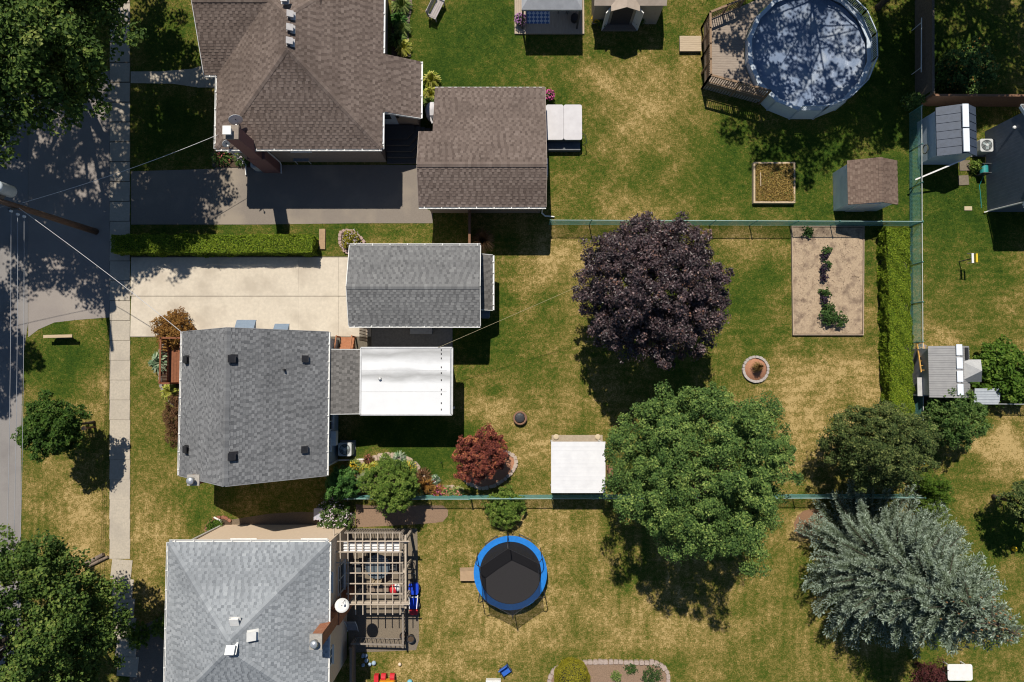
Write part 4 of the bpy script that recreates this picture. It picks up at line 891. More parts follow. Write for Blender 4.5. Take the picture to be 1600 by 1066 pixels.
# ------------------------------------------------------------------ sheds and far house
def gable_shed(name, label, px0, px1, py0, py1, he, hr, axis, roofm, wallm, gm=None, roof_over=.12, cat='shed', ridge_f=.5, step=.0):
    """px0..px1, py0..py1: eave rectangle as seen; axis of the ridge: 'y' north-south or 'x' east-west"""
    x0, x1 = W(px0, py0, he)[0], W(px1, py0, he)[0]; yN, yS = W(px0, py0, he)[1], W(px0, py1, he)[1]
    t = thing(name, label, cat, ((x0+x1)/2, (yN+yS)/2, 0)); o = roof_over
    MB().box(x0+o, yS+o, .02, x1-o, yN-o, he-.03).part('wall', wallm, t)
    if axis == 'y':
        xr = x0+(x1-x0)*ridge_f
        fs = [[(x0, yS, he), (x0, yN, he), (xr, yN, hr), (xr, yS, hr)], [(x1, yN, he), (x1, yS, he), (xr, yS, hr), (xr, yN, hr)]]
        g = MB()
        for y in (yS+o, yN-o-.04): g.add([(x0+o, y, he-.03), (x1-o, y, he-.03), (xr, y, hr-.1), (x0+o, y+.04, he-.03), (x1-o, y+.04, he-.03), (xr, y+.04, hr-.1)], [(0,1,2),(5,4,3),(0,3,4,1),(1,4,5,2),(2,5,3,0)])
        rc = ((xr, yS, hr), (xr, yN, hr))
    else:
        yr = yS+(yN-yS)*ridge_f
        fs = [[(x0, yS, he), (x1, yS, he), (x1, yr, hr), (x0, yr, hr)], [(x1, yN, he), (x0, yN, he), (x0, yr, hr), (x1, yr, hr)]]
        g = MB()
        for x in (x0+o, x1-o-.04): g.add([(x, yS+o, he-.03), (x, yN-o, he-.03), (x, yr, hr-.1), (x+.04, yS+o, he-.03), (x+.04, yN-o, he-.03), (x+.04, yr, hr-.1)], [(0,2,1),(3,4,5),(0,1,4,3),(1,2,5,4),(2,0,3,5)])
        rc = ((x0, yr, hr), (x1, yr, hr))
    g.part('gable', gm or wallm, t); m = MB()
    for f in fs: m.slab3(f, .05)
    r = m.part('roof', roofm, t); return t, r, fs, rc, (x0, x1, yS, yN)
M_SHEDW = siding('white_blue_siding', (.74,.79,.84), (.68,.73,.78), period=.15)
bs, r, fs, rc, bx = gable_shed('garden_shed', 'white sided shed with brown shingle gable roof by the fence corner', 1324, 1401, 251, 320, 2.05, 2.65, 'y', surf('shed_felt', (.09,.07,.06), (.07,.055,.05)), M_SHEDW, ridge_f=.56)
SH_TAN = shmat('tan_shingles', (.095,.065,.05), (.17,.12,.095), (.24,.18,.14))
for i, f in enumerate(fs): shingle(r, f, SH_TAN, 300+i, expo=.13)
caps(r, rc[0], rc[1], SH_TAN, 310, .06, .13)
MB().box(bx[0]+.8, bx[2]+.08, .05, bx[0]+1.9, bx[2]+.118, 1.9).part('door', M_WHITE(), bs)
M_BLUEROOF = surf('blue_grey_plastic', (.06,.08,.12), (.045,.06,.09), scale=5, rough=.5, spec=.3); M_BLUEW = surf('light_blue_panel', (.55,.63,.72), (.48,.56,.65), scale=3, rough=.4)  # roof blue darkened so the colour carries the dappled tree shade
us, r, fs, rc, bx = gable_shed('plastic_shed', 'blue-grey resin shed with bright skylight strip beside the blue house', 1462, 1524.5, 168, 244, 2.0, 2.6, 'y', M_BLUEROOF, M_BLUEW, ridge_f=.6)
xr = rc[0][0]; yS, yN = bx[2], bx[3]
for a, b in ((yS+.05, (yS+yN)/2-.04), ((yS+yN)/2+.04, yN-.05)):
    m = MB(); m.box(xr-.28, a, 2.585, xr+.06, b, 2.66); m.part('skylight', surf('frosted_skylight', (.75,.8,.85), (.68,.73,.8), rough=.3), us)
for k in range(1, 6):
    for f, s in ((fs[0], 1), (fs[1], 1)):
        a, b = Vector(f[0]).lerp(Vector(f[1]), k/6), Vector(f[3]).lerp(Vector(f[2]), k/6); MB().beam(a+Vector((0, 0, .015)), b+Vector((0, 0, .015)), .03, .03).part('roof_rib', M_BLUEROOF, us)
m = MB(); m.lathe((bx[0]+.06, (yS+yN)/2-.55, 1.05), [(.0,-.01),(.28,0),(.28,.03),(.2,.05)], 14); 
hs = MB(); c = Vector((bx[0]+.02, yS+.75, .9))
hs.tube([c+Vector((0, .25*math.cos(a), .25*math.sin(a))) for a in [k*math.pi/8 for k in range(17)]], .03, 5); hs.part('hose_loop', surf('hose_dark', (.06,.07,.05), (.1,.1,.06)), us)
m = MB(); m.beam(P(1430, 281, 1.0), P(1509, 248, 1.9), .08, .08); m.thing('gate_pole', M_WHITE(), 'white pole slanting up to the resin shed roof', 'pole')
M_GREYMET = surf('grey_metal_roof', (.33,.325,.32), (.28,.275,.275), scale=3, rough=.45, spec=.4)
gs, r, fs, rc, bx = gable_shed('metal_shed', 'grey metal roofed shed with cupola behind the tall hedge', 1450, 1514, 541, 621, 2.1, 2.75, 'y', M_GREYMET, surf('grey_panel', (.36,.36,.37), (.3,.3,.31), rough=.5), ridge_f=.58)
for f in fs:
    for k in range(1, 22):
        a, b = Vector(f[0]).lerp(Vector(f[1]), k/22), Vector(f[3]).lerp(Vector(f[2]), k/22); MB().beam(a+Vector((0, 0, .008)), b+Vector((0, 0, .008)), .03, .018).part('roof_rib', M_GREYMET, r)
xr = rc[0][0]
for k in range(4): yq = bx[2]+.15+k*.72; MB().obox((xr-.02, yq+.3, 2.755), (.32, .6, .03)).part('skylight', MAT['frosted_skylight'], gs)
MB().obox((xr+.62, bx[3]-.42, 2.42), (.26, .66, .04), 0, 0, .5).part('roof_window', M_BLACKV, gs)
cxp = Vector((bx[1]-.1, (bx[2]+bx[3])/2+.05, 0)); h0 = 2.1; m = MB(); m.box(cxp.x-.5, cxp.y-.5, h0-.4, cxp.x+.45, cxp.y+.5, h0+.2); m.part('porch_dormer', MAT['grey_panel'], gs)
apx = (cxp.x+.1, cxp.y, h0+1.0); ce = [(cxp.x-.65, cxp.y-.62, h0+.2), (cxp.x+.6, cxp.y-.62, h0+.2), (cxp.x+.6, cxp.y+.62, h0+.2), (cxp.x-.65, cxp.y+.62, h0+.2)]
MB().add(ce+[apx], [(0,1,4),(1,2,4),(2,3,4),(3,0,4),(3,2,1,0)]).part('cupola_roof', surf('pale_metal', (.5,.5,.49), (.42,.42,.42), rough=.4), gs)
q0, q1 = W(1434, 590, 1.3), W(1451, 619, 1.3); m = MB(); m.slab3([(q0[0], q1[1], 1.25), (q1[0], q1[1], 1.4), (q1[0], q0[1], 1.4), (q0[0], q0[1], 1.25)], .05)
for xx, yy in ((q0[0]+.05, q0[1]-.05), (q0[0]+.05, q1[1]+.05)): m.box(xx-.03, yy-.03, 0, xx+.03, yy+.03, 1.2)
m.thing('wood_store', surf('pale_panel', (.5,.49,.48), (.42,.41,.4), rough=.5), 'low pale panel roof leaning on the metal shed', 'lean-to')
lad = thing('yellow_ladder', 'orange-yellow ladder leaning beside the metal shed', 'ladder', (*W(1440, 560), 0))
M_YEL = surf('orange_yellow', (.65,.36,.09), (.55,.3,.08))
A, B = P(1437, 533, .6), P(1444, 582, 1.7)
for s in (-.17, .17): MB().beam(A+Vector((s, 0, 0)), B+Vector((s, 0, 0)), .045, .07).part('side_rail', M_YEL, lad)
for k in range(7): p = A.lerp(B, (k+.5)/7); MB().beam(p+Vector((-.17, 0, 0)), p+Vector((.17, 0, 0)), .03, .03).part('rung', M_YEL, lad)
lad.location.z = 0
m = MB()
rj = random.Random(3)
junk = thing('scrap_pile', 'heap of grey boards and scrap behind the hedge fence', 'scrap heap', (*W(1434, 565), 0))
for k in range(14): q = W(rj.uniform(1428, 1442), rj.uniform(545, 585)); MB().obox((q[0], q[1], rj.uniform(.1, .5)), (rj.uniform(.2, .6), rj.uniform(.2, .9), .05), rj.uniform(0, 3), rj.uniform(-.4, .4), rj.uniform(-.3, .3)).part('scrap_board', surf('scrap_grey', (.3,.28,.27), (.15,.13,.12), scale=3), junk)
q0, q1 = W(1521, 607, 1.2), W(1562, 632, 1.2); m = MB(); m.slab3([(q0[0], q1[1], 1.2), (q1[0]-.1, q1[1], 1.2), (q1[0], q1[1]+.15, 1.2), (q1[0], q0[1]-.12, 1.3), (q1[0]-.12, q0[1], 1.32), (q0[0], q0[1], 1.32)], .05)
bx_ = thing('metal_bin_store', 'small light metal roofed store between shed and leafy bush', 'bin store', ((q0[0]+q1[0])/2, (q0[1]+q1[1])/2, 0))
m.part('lid', surf('light_metal', (.45,.48,.51), (.38,.41,.44), rough=.35, spec=.5), bx_); MB().box(q0[0]+.08, q1[1]+.08, 0, q1[0]-.1, q0[1]-.1, 1.14).part('body', MAT['grey_panel'], bx_)
for k in range(1, 6): yq = q1[1]+(q0[1]-q1[1])*k/6; MB().obox(((q0[0]+q1[0])/2, yq, 1.21+.12*k/6), (q1[0]-q0[0]-.1, .03, .02)).part('lid_rib', MAT['light_metal'], bx_)
# blue house at the right edge, only its west gable in view
he, hr = 3.0, 4.75; xw = W(1540, 250)[0]; yS = W(1590, 321, he)[1]; yN = W(1590, 166, he)[1]; yr = (yS+yN)/2; xo = xw-.05
fh = thing('blue_house', 'house with dark blue vertical siding gable at the right edge', 'house', (xw+4, yr, 0))
M_BLUES = siding('slate_blue_siding', (.115,.14,.185), (.095,.12,.16), axis='y', period=.2)
m = MB(); m.box(xw, yS+.35, 0, xw+9, yN-.35, he-.05); m.add([(xw, yS+.35, he-.05), (xw, yN-.35, he-.05), (xw, yr, hr-.25), (xw+.1, yS+.35, he-.05), (xw+.1, yN-.35, he-.05), (xw+.1, yr, hr-.25)], [(0,2,1),(3,4,5),(0,1,4,3),(1,2,5,4),(2,0,3,5)]); m.part('wall', M_BLUES, fh)
roof_part(fh, [[(xo, yS, he), (xo+9, yS, he), (xo+9, yr, hr), (xo, yr, hr)], [(xo+9, yN, he), (xo, yN, he), (xo, yr, hr), (xo+9, yr, hr)]], SH_GREYBROWN, 400, capseg=[((xo, yr, hr), (xo+9, yr, hr))], drop=.06)
gutter(fh, (xo, yS, he), (xo+9, yS, he), (0, -1, 0)); gutter(fh, (xo, yN, he), (xo+9, yN, he), (0, 1, 0))
for y_, s in ((yS, -1), (yN, 1)): fascia(fh, (xo-.018, y_, he), (xo-.018, yr, hr), surf('blue_trim', (.3,.37,.44), (.25,.32,.38)))
m = MB(); m.lathe((xw-.08, yN-1.0, 2.4), [(.02,0),(.09,.05),(.09,.12),(.02,.16)], 8); m.part('wall_lamp', M_WHITE(), fh)
MB().tube([(xw-.03, yS+.2, he-.1), (xw-.05, yS+.36, .2), (xw-.25, yS+.3, .1)], .045, 6).part('downspout', M_WHITE(), fh)
# shed and canopy at the top edge
M_TANS = siding('tan_siding', (.40,.34,.28), (.34,.29,.24), axis='y', period=.11)
ts, r, fs, rc, bx = gable_shed('garden_shed', 'tan sided shed with small entrance gable at the top edge', 928, 1041, -62, 9, 2.3, 3.0, 'x', surf('tan_metal', (.45,.37,.30), (.38,.31,.25), scale=3), M_TANS)
xa, xb = W(955, 9, 2.3)[0], W(1000, 9, 2.3)[0]; yS = bx[2]; xm_ = (xa+xb)/2
m = MB(); m.slab3([(xa, yS-.32, 2.3), (xm_, yS-.32, 2.75), (xm_, yS+1.2, 2.75), (xa, yS+1.2, 2.3)], .05); m.slab3([(xm_, yS-.32, 2.75), (xb, yS-.32, 2.3), (xb, yS+1.2, 2.3), (xm_, yS+1.2, 2.75)], .05); m.part('entrance_gable', MAT['tan_metal'], ts)
MB().box(xa+.25, yS+.05, .05, xb-.25, yS+.118, 2.1).part('door', surf('dark_door', (.06,.05,.05), (.045,.04,.04)), ts)
for s, xx in ((1, xa+.05), (-1, xb-.05)): MB().obox((xx-.15*s, yS-.1, 1.05), (.5, .05, 2.0), .9*s).part('open_door', M_WHITE(), ts)
q0, q1 = W(941, 30, .1), W(994, 48, .1); sp_ = thing('entrance_deck', 'small dark timber landing in front of the tan shed', 'deck', ((q0[0]+q1[0])/2, (q0[1]+q1[1])/2, 0))
for k in range(6):
    ya = q1[1]+(q0[1]-q1[1])*k/6; MB().box(q0[0], ya+.004, 0, q1[0], ya+(q0[1]-q1[1])/6-.004, .1).part('board', M_OLDWOOD, sp_)
# canopy
q0, q1 = W(804, -90, .08), W(913, 53, .08); cd_ = thing('patio_deck', 'pale timber platform under the grey canopy', 'deck', ((q0[0]+q1[0])/2, (q0[1]+q1[1])/2, 0))
n = 34; 
for k in range(n):
    xx = q0[0]+(q1[0]-q0[0])*k/n; MB().box(xx+.003, q1[1], 0, xx+(q1[0]-q0[0])/n-.003, q0[1], .1).part('board', surf('pale_deck_board', (.47,.38,.29), (.38,.30,.23), scale=5, stretch=(6, .5, 1)), cd_)
cx0, cx1 = W(815, 14, 2.4)[0], W(909.5, 14, 2.4)[0]; cyS = W(860, 14.5, 2.4)[1]; cyN = cyS+3.4; cm = (cx0+cx1)/2
cn = thing('patio_canopy', 'grey fabric hip canopy on posts at the top edge', 'canopy', (cm, (cyS+cyN)/2, .1))
ap = (cm, (cyS+cyN)/2, 3.3); ap1, ap2 = (cm-.4, (cyS+cyN)/2, 3.3), (cm+.4, (cyS+cyN)/2, 3.3)
M_CANV = surf('grey_canvas', (.36,.37,.39), (.3,.31,.33), scale=3, rough=.9)
m = MB(); m.slab3([(cx0, cyS, 2.4), (cx1, cyS, 2.4), ap2, ap1], .02); m.slab3([(cx1, cyS, 2.4), (cx1, cyN, 2.4), ap2], .02); m.slab3([(cx1, cyN, 2.4), (cx0, cyN, 2.4), ap1, ap2], .02); m.slab3([(cx0, cyN, 2.4), (cx0, cyS, 2.4), ap1], .02)
m.part('canopy_cloth', M_CANV, cn); m = MB(); m.beam((cx0, cyS-.015, 2.32), (cx1, cyS-.015, 2.32), .02, .18); m.part('valance', M_CANV, cn)
for a in (cx0+.08, cx1-.08):
    for b in (cyS+.08, cyN-.08): MB().box(a-.05, b-.05, .1, a+.05, b+.05, 2.36).part('post', M_DARKWOOD, cn)
q0, q1 = W(823, 16, .11), W(859, 37, .11)
M_RUG = surf('blue_rug', (.12,.2,.4), (.12,.2,.4)); nt = M_RUG.node_tree; ck = nt.nodes.new("ShaderNodeTexChecker"); ck.inputs["Scale"].default_value = 6; ck.inputs[1].default_value = (.08,.15,.34,1); ck.inputs[2].default_value = (.5,.55,.62,1)
geo = nt.nodes.new("ShaderNodeNewGeometry"); mp = nt.nodes.new("ShaderNodeMapping"); mp.inputs["Rotation"].default_value = (0, 0, .785); nt.links.new(geo.outputs["Position"], mp.inputs[0]); nt.links.new(mp.outputs[0], ck.inputs[0]); nt.links.new(ck.outputs[0], nt.nodes["Principled BSDF"].inputs["Base Color"])
MB().box(q0[0], q1[1], .105, q1[0], q0[1]+.6, .115).thing('outdoor_rug', M_RUG, 'blue and white diamond patterned rug under the canopy', 'rug')
for px, py in ((878, 17), (893, 18)):
    q = W(px, py); t = thing('patio_chair', ('left' if px < 885 else 'right')+' one of two dark chairs under the canopy edge', 'chair', (q[0], q[1], .1), 'chairs under the canopy')
    MB().obox((q[0], q[1], .52), (.55, .5, .08)).part('seat', M_BLACKV, t); MB().obox((q[0], q[1]+.25, .85), (.55, .06, .6), 0, -.2).part('backrest', M_BLACKV, t)
    for i in (-1, 1):
        for j in (-1, 1): MB().box(q[0]+i*.24-.02, q[1]+j*.21-.02, .1, q[0]+i*.24+.02, q[1]+j*.21+.02, .5).part('leg', M_BLACKV, t)
q = W(897, 34); m = MB(); m.lathe((q[0], q[1], .1), [(.12,0),(.22,.1),(.24,.45),(.2,.5)], 12); m.thing('plant_urn', M_BLACKV, 'dark urn standing at the front of the canopy deck', 'urn', smooth=True)

# ------------------------------------------------------------------ hot tub
q0, q1 = W(853, 163.5, .95), W(909.5, 218.5, .95)
tub = thing('hot_tub', 'hot tub with white folding cover beside the brown garage', 'hot tub', ((q0[0]+q1[0])/2, (q0[1]+q1[1])/2, 0))
def rrect(x0, y0, x1, y1, r, n=5):
    o = []
    for cx, cy, a0 in ((x1-r, y1-r, 0), (x0+r, y1-r, 90), (x0+r, y0+r, 180), (x1-r, y0+r, 270)):
        for k in range(n+1): a = math.radians(a0+90*k/n); o.append((cx+r*math.cos(a), cy+r*math.sin(a)))
    return o
M_TUB = surf('dark_tub_panel', (.07,.085,.1), (.05,.06,.075), rough=.5)
MB().prism(rrect(q0[0]+.04, q1[1]+.04, q1[0]-.04, q0[1]-.04, .2), 0, .84).part('cabinet', M_TUB, tub)
M_VINYL = surf('white_vinyl', (.58,.56,.57), (.52,.5,.51), scale=2, rough=.6); xm_ = (q0[0]+q1[0])/2-.02
MB().prism(rrect(q0[0], q1[1], xm_-.006, q0[1], .12), .842, .95).part('cover_half', M_VINYL, tub); MB().prism(rrect(xm_+.006, q1[1], q1[0], q0[1], .12), .842, .95).part('cover_half', M_VINYL, tub)
MB().box(q0[0]+.1, q1[1]-.42, 0, q1[0]-.05, q1[1]+.035, .38).part('step', surf('grey_step', (.13,.14,.15), (.1,.11,.12), rough=.5), tub)
m = MB(); c = Vector((q1[0]+.1, q1[1]+.3, .3)); m.tube([(q1[0]-.02, q1[1]+.5, .7), (q1[0]+.22, q1[1]+.35, .7), (q1[0]+.3, q1[1]-.1, .7), (q1[0]+.1, q1[1]-.2, .7)], .02, 5); m.part('cover_lifter', M_BLACKV, tub)
# ------------------------------------------------------------------ bench on lawn
A, B = P(676, 33), P(690, 5); d = (B-A).normalized(); s = Vector((d.y, -d.x, 0)); c = (A+B)/2; rz = math.atan2(d.y, d.x)
gb = thing('garden_bench', 'pale garden bench standing at an angle on the lawn', 'bench', c); M_PALEW = surf('pale_bench', (.42,.38,.36), (.35,.31,.3), scale=5)
for k in range(4): MB().obox(c+s*(-.16+.12*k)+Vector((0, 0, .44)), (1.3, .105, .035), rz).part('seat_slat', M_PALEW, gb)
for k in range(3): MB().obox(c-s*(.27+.03*k)+Vector((0, 0, .56+.14*k)), (1.3, .03, .11), rz).part('back_slat', M_PALEW, gb)
for i in (-.55, .55):
    for j in (-.2, .22): MB().obox(c+d*i+s*j+Vector((0, 0, .21)), (.06, .06, .42), rz).part('leg', M_PALEW, gb)
    MB().obox(c+d*i*1.12+Vector((0, 0, .62)), (.06, .5, .04), rz).part('armrest', M_PALEW, gb); MB().obox(c+d*i*1.0-s*.3+Vector((0, 0, .55)), (.06, .05, .75), rz).part('back_post', M_PALEW, gb)

# ------------------------------------------------------------------ straw bed, sandy bed, ring beds, gazebo
def box_bed(name, label, pts, h, wmat, smat, th=.1):
    g = [W(*p) for p in pts]; cx, cy = sum(p[0] for p in g)/4, sum(p[1] for p in g)/4; t = thing(name, label, 'garden bed', (cx, cy, 0))
    for i in range(4):
        a, b = Vector((*g[i], 0)), Vector((*g[(i+1) % 4], 0)); d = (b-a).normalized(); e = -th/2 if i % 2 else th/2
        MB().beam(a-d*e+Vector((0, 0, h/2)), b+d*e+Vector((0, 0, h/2)), th, h).part('timber', wmat, t)
    MB().prism([tuple(Vector(p).lerp(Vector((cx, cy)), .02)) for p in g], .0, h-.06).part('soil', smat, t); HARD.append(g); return t, g
M_PINE = surf('pale_timber', (.55,.42,.28), (.42,.32,.21), scale=7)
st_, g = box_bed('straw_bed', 'raised pale timber box filled with golden straw', [(1176,257),(1238,257),(1238,318),(1176,318)], .3, M_PINE, surf('straw_soil', (.2,.13,.05), (.13,.085,.03), scale=20))
rng = np.random.default_rng(9); n = 5000; pos = np.stack([rng.uniform(g[0][0]+.05, g[1][0]-.05, n), rng.uniform(g[2][1]+.05, g[0][1]-.05, n), rng.uniform(.22, .34, n)], 1)
leaves_part('straw', st_, leafmat('straw', [(0, (.14,.09,.025)), (.5, (.3,.2,.05)), (.8, (.42,.28,.09)), (1, (.14,.16,.03))], 0), pos, rng.normal(size=(n, 3))*.5+np.array([0, 0, 1]), .13, rng, None, .3)
q = W(1185, 283); MB().beam((q[0], q[1]-.4, .36), (q[0], q[1]+.4, .36), .04, .04).part('stake', M_PINE, st_)
M_SAND = surf('sandy_soil', (.47,.355,.24), (.33,.245,.165), scale=14, detail=9, bump=.7, bscale=28, third=(.19,.135,.095), tscale=2.0, tamt=.95)
sb, g = box_bed('vegetable_bed', 'long sandy vegetable bed edged with thin timber', [(1236,354.5),(1348,354.5),(1347,523.5),(1238,523.5)], .16, surf('thin_timber', (.44,.33,.24), (.34,.26,.19), scale=7), M_SAND, .05)
rng = np.random.default_rng(19); n = 2200; pos = np.stack([rng.uniform(g[0][0]+.1, g[1][0]-.1, n), rng.uniform(g[2][1]+.1, g[0][1]-.1, n), rng.uniform(.085, .115, n)], 1)
leaves_part('clods', sb, leafmat('sand_clod', [(0, (.22,.165,.115)), (1, (.46,.35,.25))], 0), pos, rng.normal(size=(n, 3)), .07, rng, None, .9)
M_VEG = leafmat('vegetable_leaf', [(0, (.02,.05,.012)), (.6, (.06,.12,.03)), (1, (.13,.19,.05))])
M_PURPV = leafmat('purple_herb', [(0, (.025,.016,.03)), (.7, (.06,.04,.07)), (1, (.05,.09,.03))])
veg = [(1258,365,.32,.4,M_VEG,'feathery green plant at the upper end of the sandy bed',400),(1288,393,.26,.5,M_VEG,'topmost leafy plant in the middle row of the sandy bed',260),(1285,402,.22,.5,M_PURPV,'uppermost dark plant of the sandy bed row',200),(1290,414,.22,.45,M_VEG,'small leafy plant second from the top in the sandy bed',200),(1283,420,.24,.55,M_PURPV,'dark purple plant just below the second leafy one in the sandy bed',260),(1284,434,.22,.5,M_PURPV,'dark plant at the middle gap of the sandy bed row',200),
 (1287,458,.32,.5,M_VEG,'leafy plant just below the gap in the sandy bed row',350),(1284,470,.24,.5,M_PURPV,'lowest dark plant of the sandy bed row',260),(1290,481,.4,.55,M_VEG,'spreading bushy plant above the tomato in the sandy bed',420),(1287,497,.45,.75,M_VEG,'tall tomato-like plant left of the lower pair in the sandy bed',600),(1304,499,.48,.7,M_VEG,'tall bushy plant right of the lower pair in the sandy bed',600)]
for i, (a, b, r_, h_, mm, lb_, n) in enumerate(veg): shrub('vegetable_plant', lb_, 'plant', a, b, r_, h_, n, .1, mm, 700+i, 'plants in the sandy bed', clumps=8, crad=.5, z0=.09)
def stone_ring(t, cx, cy, r, n, size, mat, h=.16, a0=0, a1=360, sy=1):
    for k in range(n):
        a = math.radians(a0+(a1-a0)*k/n); m = MB(); c = (cx+r*math.cos(a), cy+sy*r*math.sin(a)); w = size*random.uniform(.85, 1.12)
        m.prism(rot_rect(c, w, size*.75*random.uniform(.9, 1.1), a+math.pi/2), 0, h*random.uniform(.85, 1.15)); m.part('stone', mat, t)
def rot_rect(c, w, d, a):
    ca, sa = math.cos(a), math.sin(a); k = .16
    return [(c[0]+x*ca-y*sa, c[1]+x*sa+y*ca) for x, y in ((-w/2+w*k, -d/2), (w/2-w*k, -d/2), (w/2, -d/2+d*k), (w/2, d/2-d*k), (w/2-w*k, d/2), (-w/2+w*k, d/2), (-w/2, d/2-d*k), (-w/2, -d/2+d*k))]
q = W(1180, 577); rb = thing('round_flower_bed', 'round stone-ringed bed with a dry ornamental grass', 'flower bed', (*q, 0)); stone_ring(rb, q[0], q[1], .72, 22, .2, surf('grey_paver_stone', (.46,.41,.37), (.34,.3,.27), scale=10, bump=.4), .14)
MB().lathe((q[0], q[1], 0), [(.66,0),(.64,.07),(.01,.12)], 22).part('mulch', M_MULCH(), rb, True); HARD.append([(q[0]+.8*math.cos(k*.4), q[1]+.8*math.sin(k*.4)) for k in range(16)])
plant('ornamental_grass', 'dry golden ornamental grass in the round stone bed', 'plant', 1180, 574, .36, .75, 170, .03, leafmat('gold_grass', [(0, (.18,.11,.04)), (1, (.4,.26,.1))]), 31, .08)
# white-roofed gazebo
q0, q1 = W(862, 680, .1), W(942, 768, .1); gp = thing('concrete_pad', 'tan concrete pad under the white roofed gazebo', 'slab', ((q0[0]+q1[0])/2, (q0[1]+q1[1])/2, 0))
MB().box(q0[0], q1[1], -.02, q1[0], q0[1], .1).part('slab', surf('tan_concrete', (.42,.34,.25), (.33,.265,.19), scale=6, detail=8, bump=.2), gp); HARD.append([q0, (q1[0], q0[1]), q1, (q0[0], q1[1])])
he = 2.1; r0, r1 = W(861, 690, he), W(946, 770.5, he); gz = thing('white_gazebo', 'gazebo with bright white ribbed panel roof near the green tree', 'gazebo', ((r0[0]+r1[0])/2, (r0[1]+r1[1])/2, .1))
M_WROOF = surf('white_roof_panel', (.74,.735,.74), (.67,.665,.675), scale=2, rough=.4)
rr_ = MB().slab3([(r0[0], r1[1], he), (r1[0], r1[1], he), (r1[0], r0[1], he+.12), (r0[0], r0[1], he+.12)], .06).part('roof', M_WROOF, gz)
for k in range(1, 12):
    y_ = r1[1]+(r0[1]-r1[1])*k/12; MB().box(r0[0]+.02, y_-.012, he+.12*k/12-.02, r1[0]-.02, y_+.012, he+.12*k/12+.006).part('roof_rib', M_WROOF, rr_)
for a in (r0[0]+.12, r1[0]-.12):
    for b in (r0[1]-.15, r1[1]+.12): MB().box(a-.05, b-.05, .1, a+.05, b+.05, he-.02).part('post', M_WHITE(), gz)
for a, b in (((r0[0]+.1, r0[1]-.15), (r1[0]-.1, r0[1]-.15)), ((r0[0]+.1, r1[1]+.12), (r1[0]-.1, r1[1]+.12))): MB().beam((*a, he-.08), (*b, he-.08), .06, .1).part('beam', M_WHITE(), gz)
for px, nm in ((869, 'left'), (934, 'right')):
    q = W(px, 683, .13); MB().lathe((q[0], q[1], .1), [(.16,0),(.17,.05),(.12,.09),(.02,.1)], 14).thing('stone_disc', surf('cream_disc', (.58,.47,.32), (.5,.4,.27)), f'round cream disc on the {nm} corner of the gazebo pad', 'stone disc', 'discs on the gazebo pad')
q = W(951, 738); wb = thing('garden_chair', 'brown folded garden chair between gazebo and green tree', 'chair', (*q, 0))
MB().obox((q[0], q[1], .45), (.35, .9, .06)).part('seat', M_BRWOOD, wb); MB().obox((q[0]-.15, q[1], .75), (.05, .9, .6), 0, 0, -.2).part('backrest', M_BRWOOD, wb)
for i in (-.14, .14):
    for j in (-.4, .4): MB().box(q[0]+i-.02, q[1]+j-.02, 0, q[0]+i+.02, q[1]+j+.02, .43).part('leg', M_BRWOOD, wb)
q = W(812.5, 653); fp = thing('fire_pit', 'round fire pit under a black cover on the lawn', 'fire pit', (*q, 0))
MB().lathe((q[0], q[1], 0), [(.38,0),(.41,.2),(.4,.3),(.31,.3),(.29,.2)], 20).part('rim', surf('rusty_rim', (.28,.15,.09), (.16,.09,.06), scale=14), fp, True); MB().lathe((q[0]-.02, q[1]+.02, .28), [(.29,0),(.3,.03),(.27,.07),(.16,.1),(.02,.11)], 9).part('cover', surf('black_cover', (.03,.03,.033), (.045,.045,.05), rough=.5), fp)

# ------------------------------------------------------------------ trampoline
hf = .9; c0 = W(797.5, 895, hf); tr = thing('trampoline', 'round trampoline with bright blue pad and black safety net', 'trampoline', (*c0, 0)); R = 2.07; N = 48
M_BLUE = surf('bright_blue_pad', (.015,.20,.62), (.012,.16,.52), scale=6, rough=.45, spec=.4)
def annulus(r0, r1, z0, z1, n=N):
    m = MB(); V = []
    for r, z in ((r0, z0), (r1, z0), (r1, z1), (r0, z1)): V += [(c0[0]+r*math.cos(2*math.pi*k/n), c0[1]+r*math.sin(2*math.pi*k/n), z) for k in range(n)]
    F_ = []
    for i in range(4):
        for k in range(n): F_.append((i*n+k, i*n+(k+1) % n, ((i+1) % 4)*n+(k+1) % n, ((i+1) % 4)*n+k))
    return m.add(V, F_)
annulus(R-.33, R, hf, hf+.05).part('pad', M_BLUE, tr); MB().lathe((c0[0], c0[1], hf-.02), [(R-.3,0),(R-.3,.01)], N).part('mat', surf('black_mat', (.018,.017,.019), (.028,.026,.028), scale=60, rough=.8), tr)
M_STEEL = surf('dark_steel', (.08,.085,.09), (.05,.055,.06), rough=.4)
annulus(R-.09, R-.03, hf-.06, hf-.004).part('frame', M_STEEL, tr)
tops = []
for k in range(6):
    a = math.radians(90+60*k+4); p = Vector((c0[0]+(R+.02)*math.cos(a), c0[1]+(R+.02)*math.sin(a), 0)); t_ = Vector((c0[0]+(R-.28)*math.cos(a), c0[1]+(R-.28)*math.sin(a), 2.62)); tops.append(t_)
    MB().tube([p+Vector((0, 0, .05)), p+Vector((0, 0, 2.3)), Vector((p.x*.6+t_.x*.4, p.y*.6+t_.y*.4, 2.58)), t_+Vector((0, 0, .02))], .025, 6).part('net_pole', M_BLACKV, tr)
    b = math.radians(90+60*k+34); u = [Vector((c0[0]+(R-.06)*math.cos(b+s), c0[1]+(R-.06)*math.sin(b+s), z)) for s, z in ((-.22, hf-.03), (-.2, .04), (.2, .04), (.22, hf-.03))]
    MB().tube(u, .025, 6).part('leg', M_STEEL, tr)
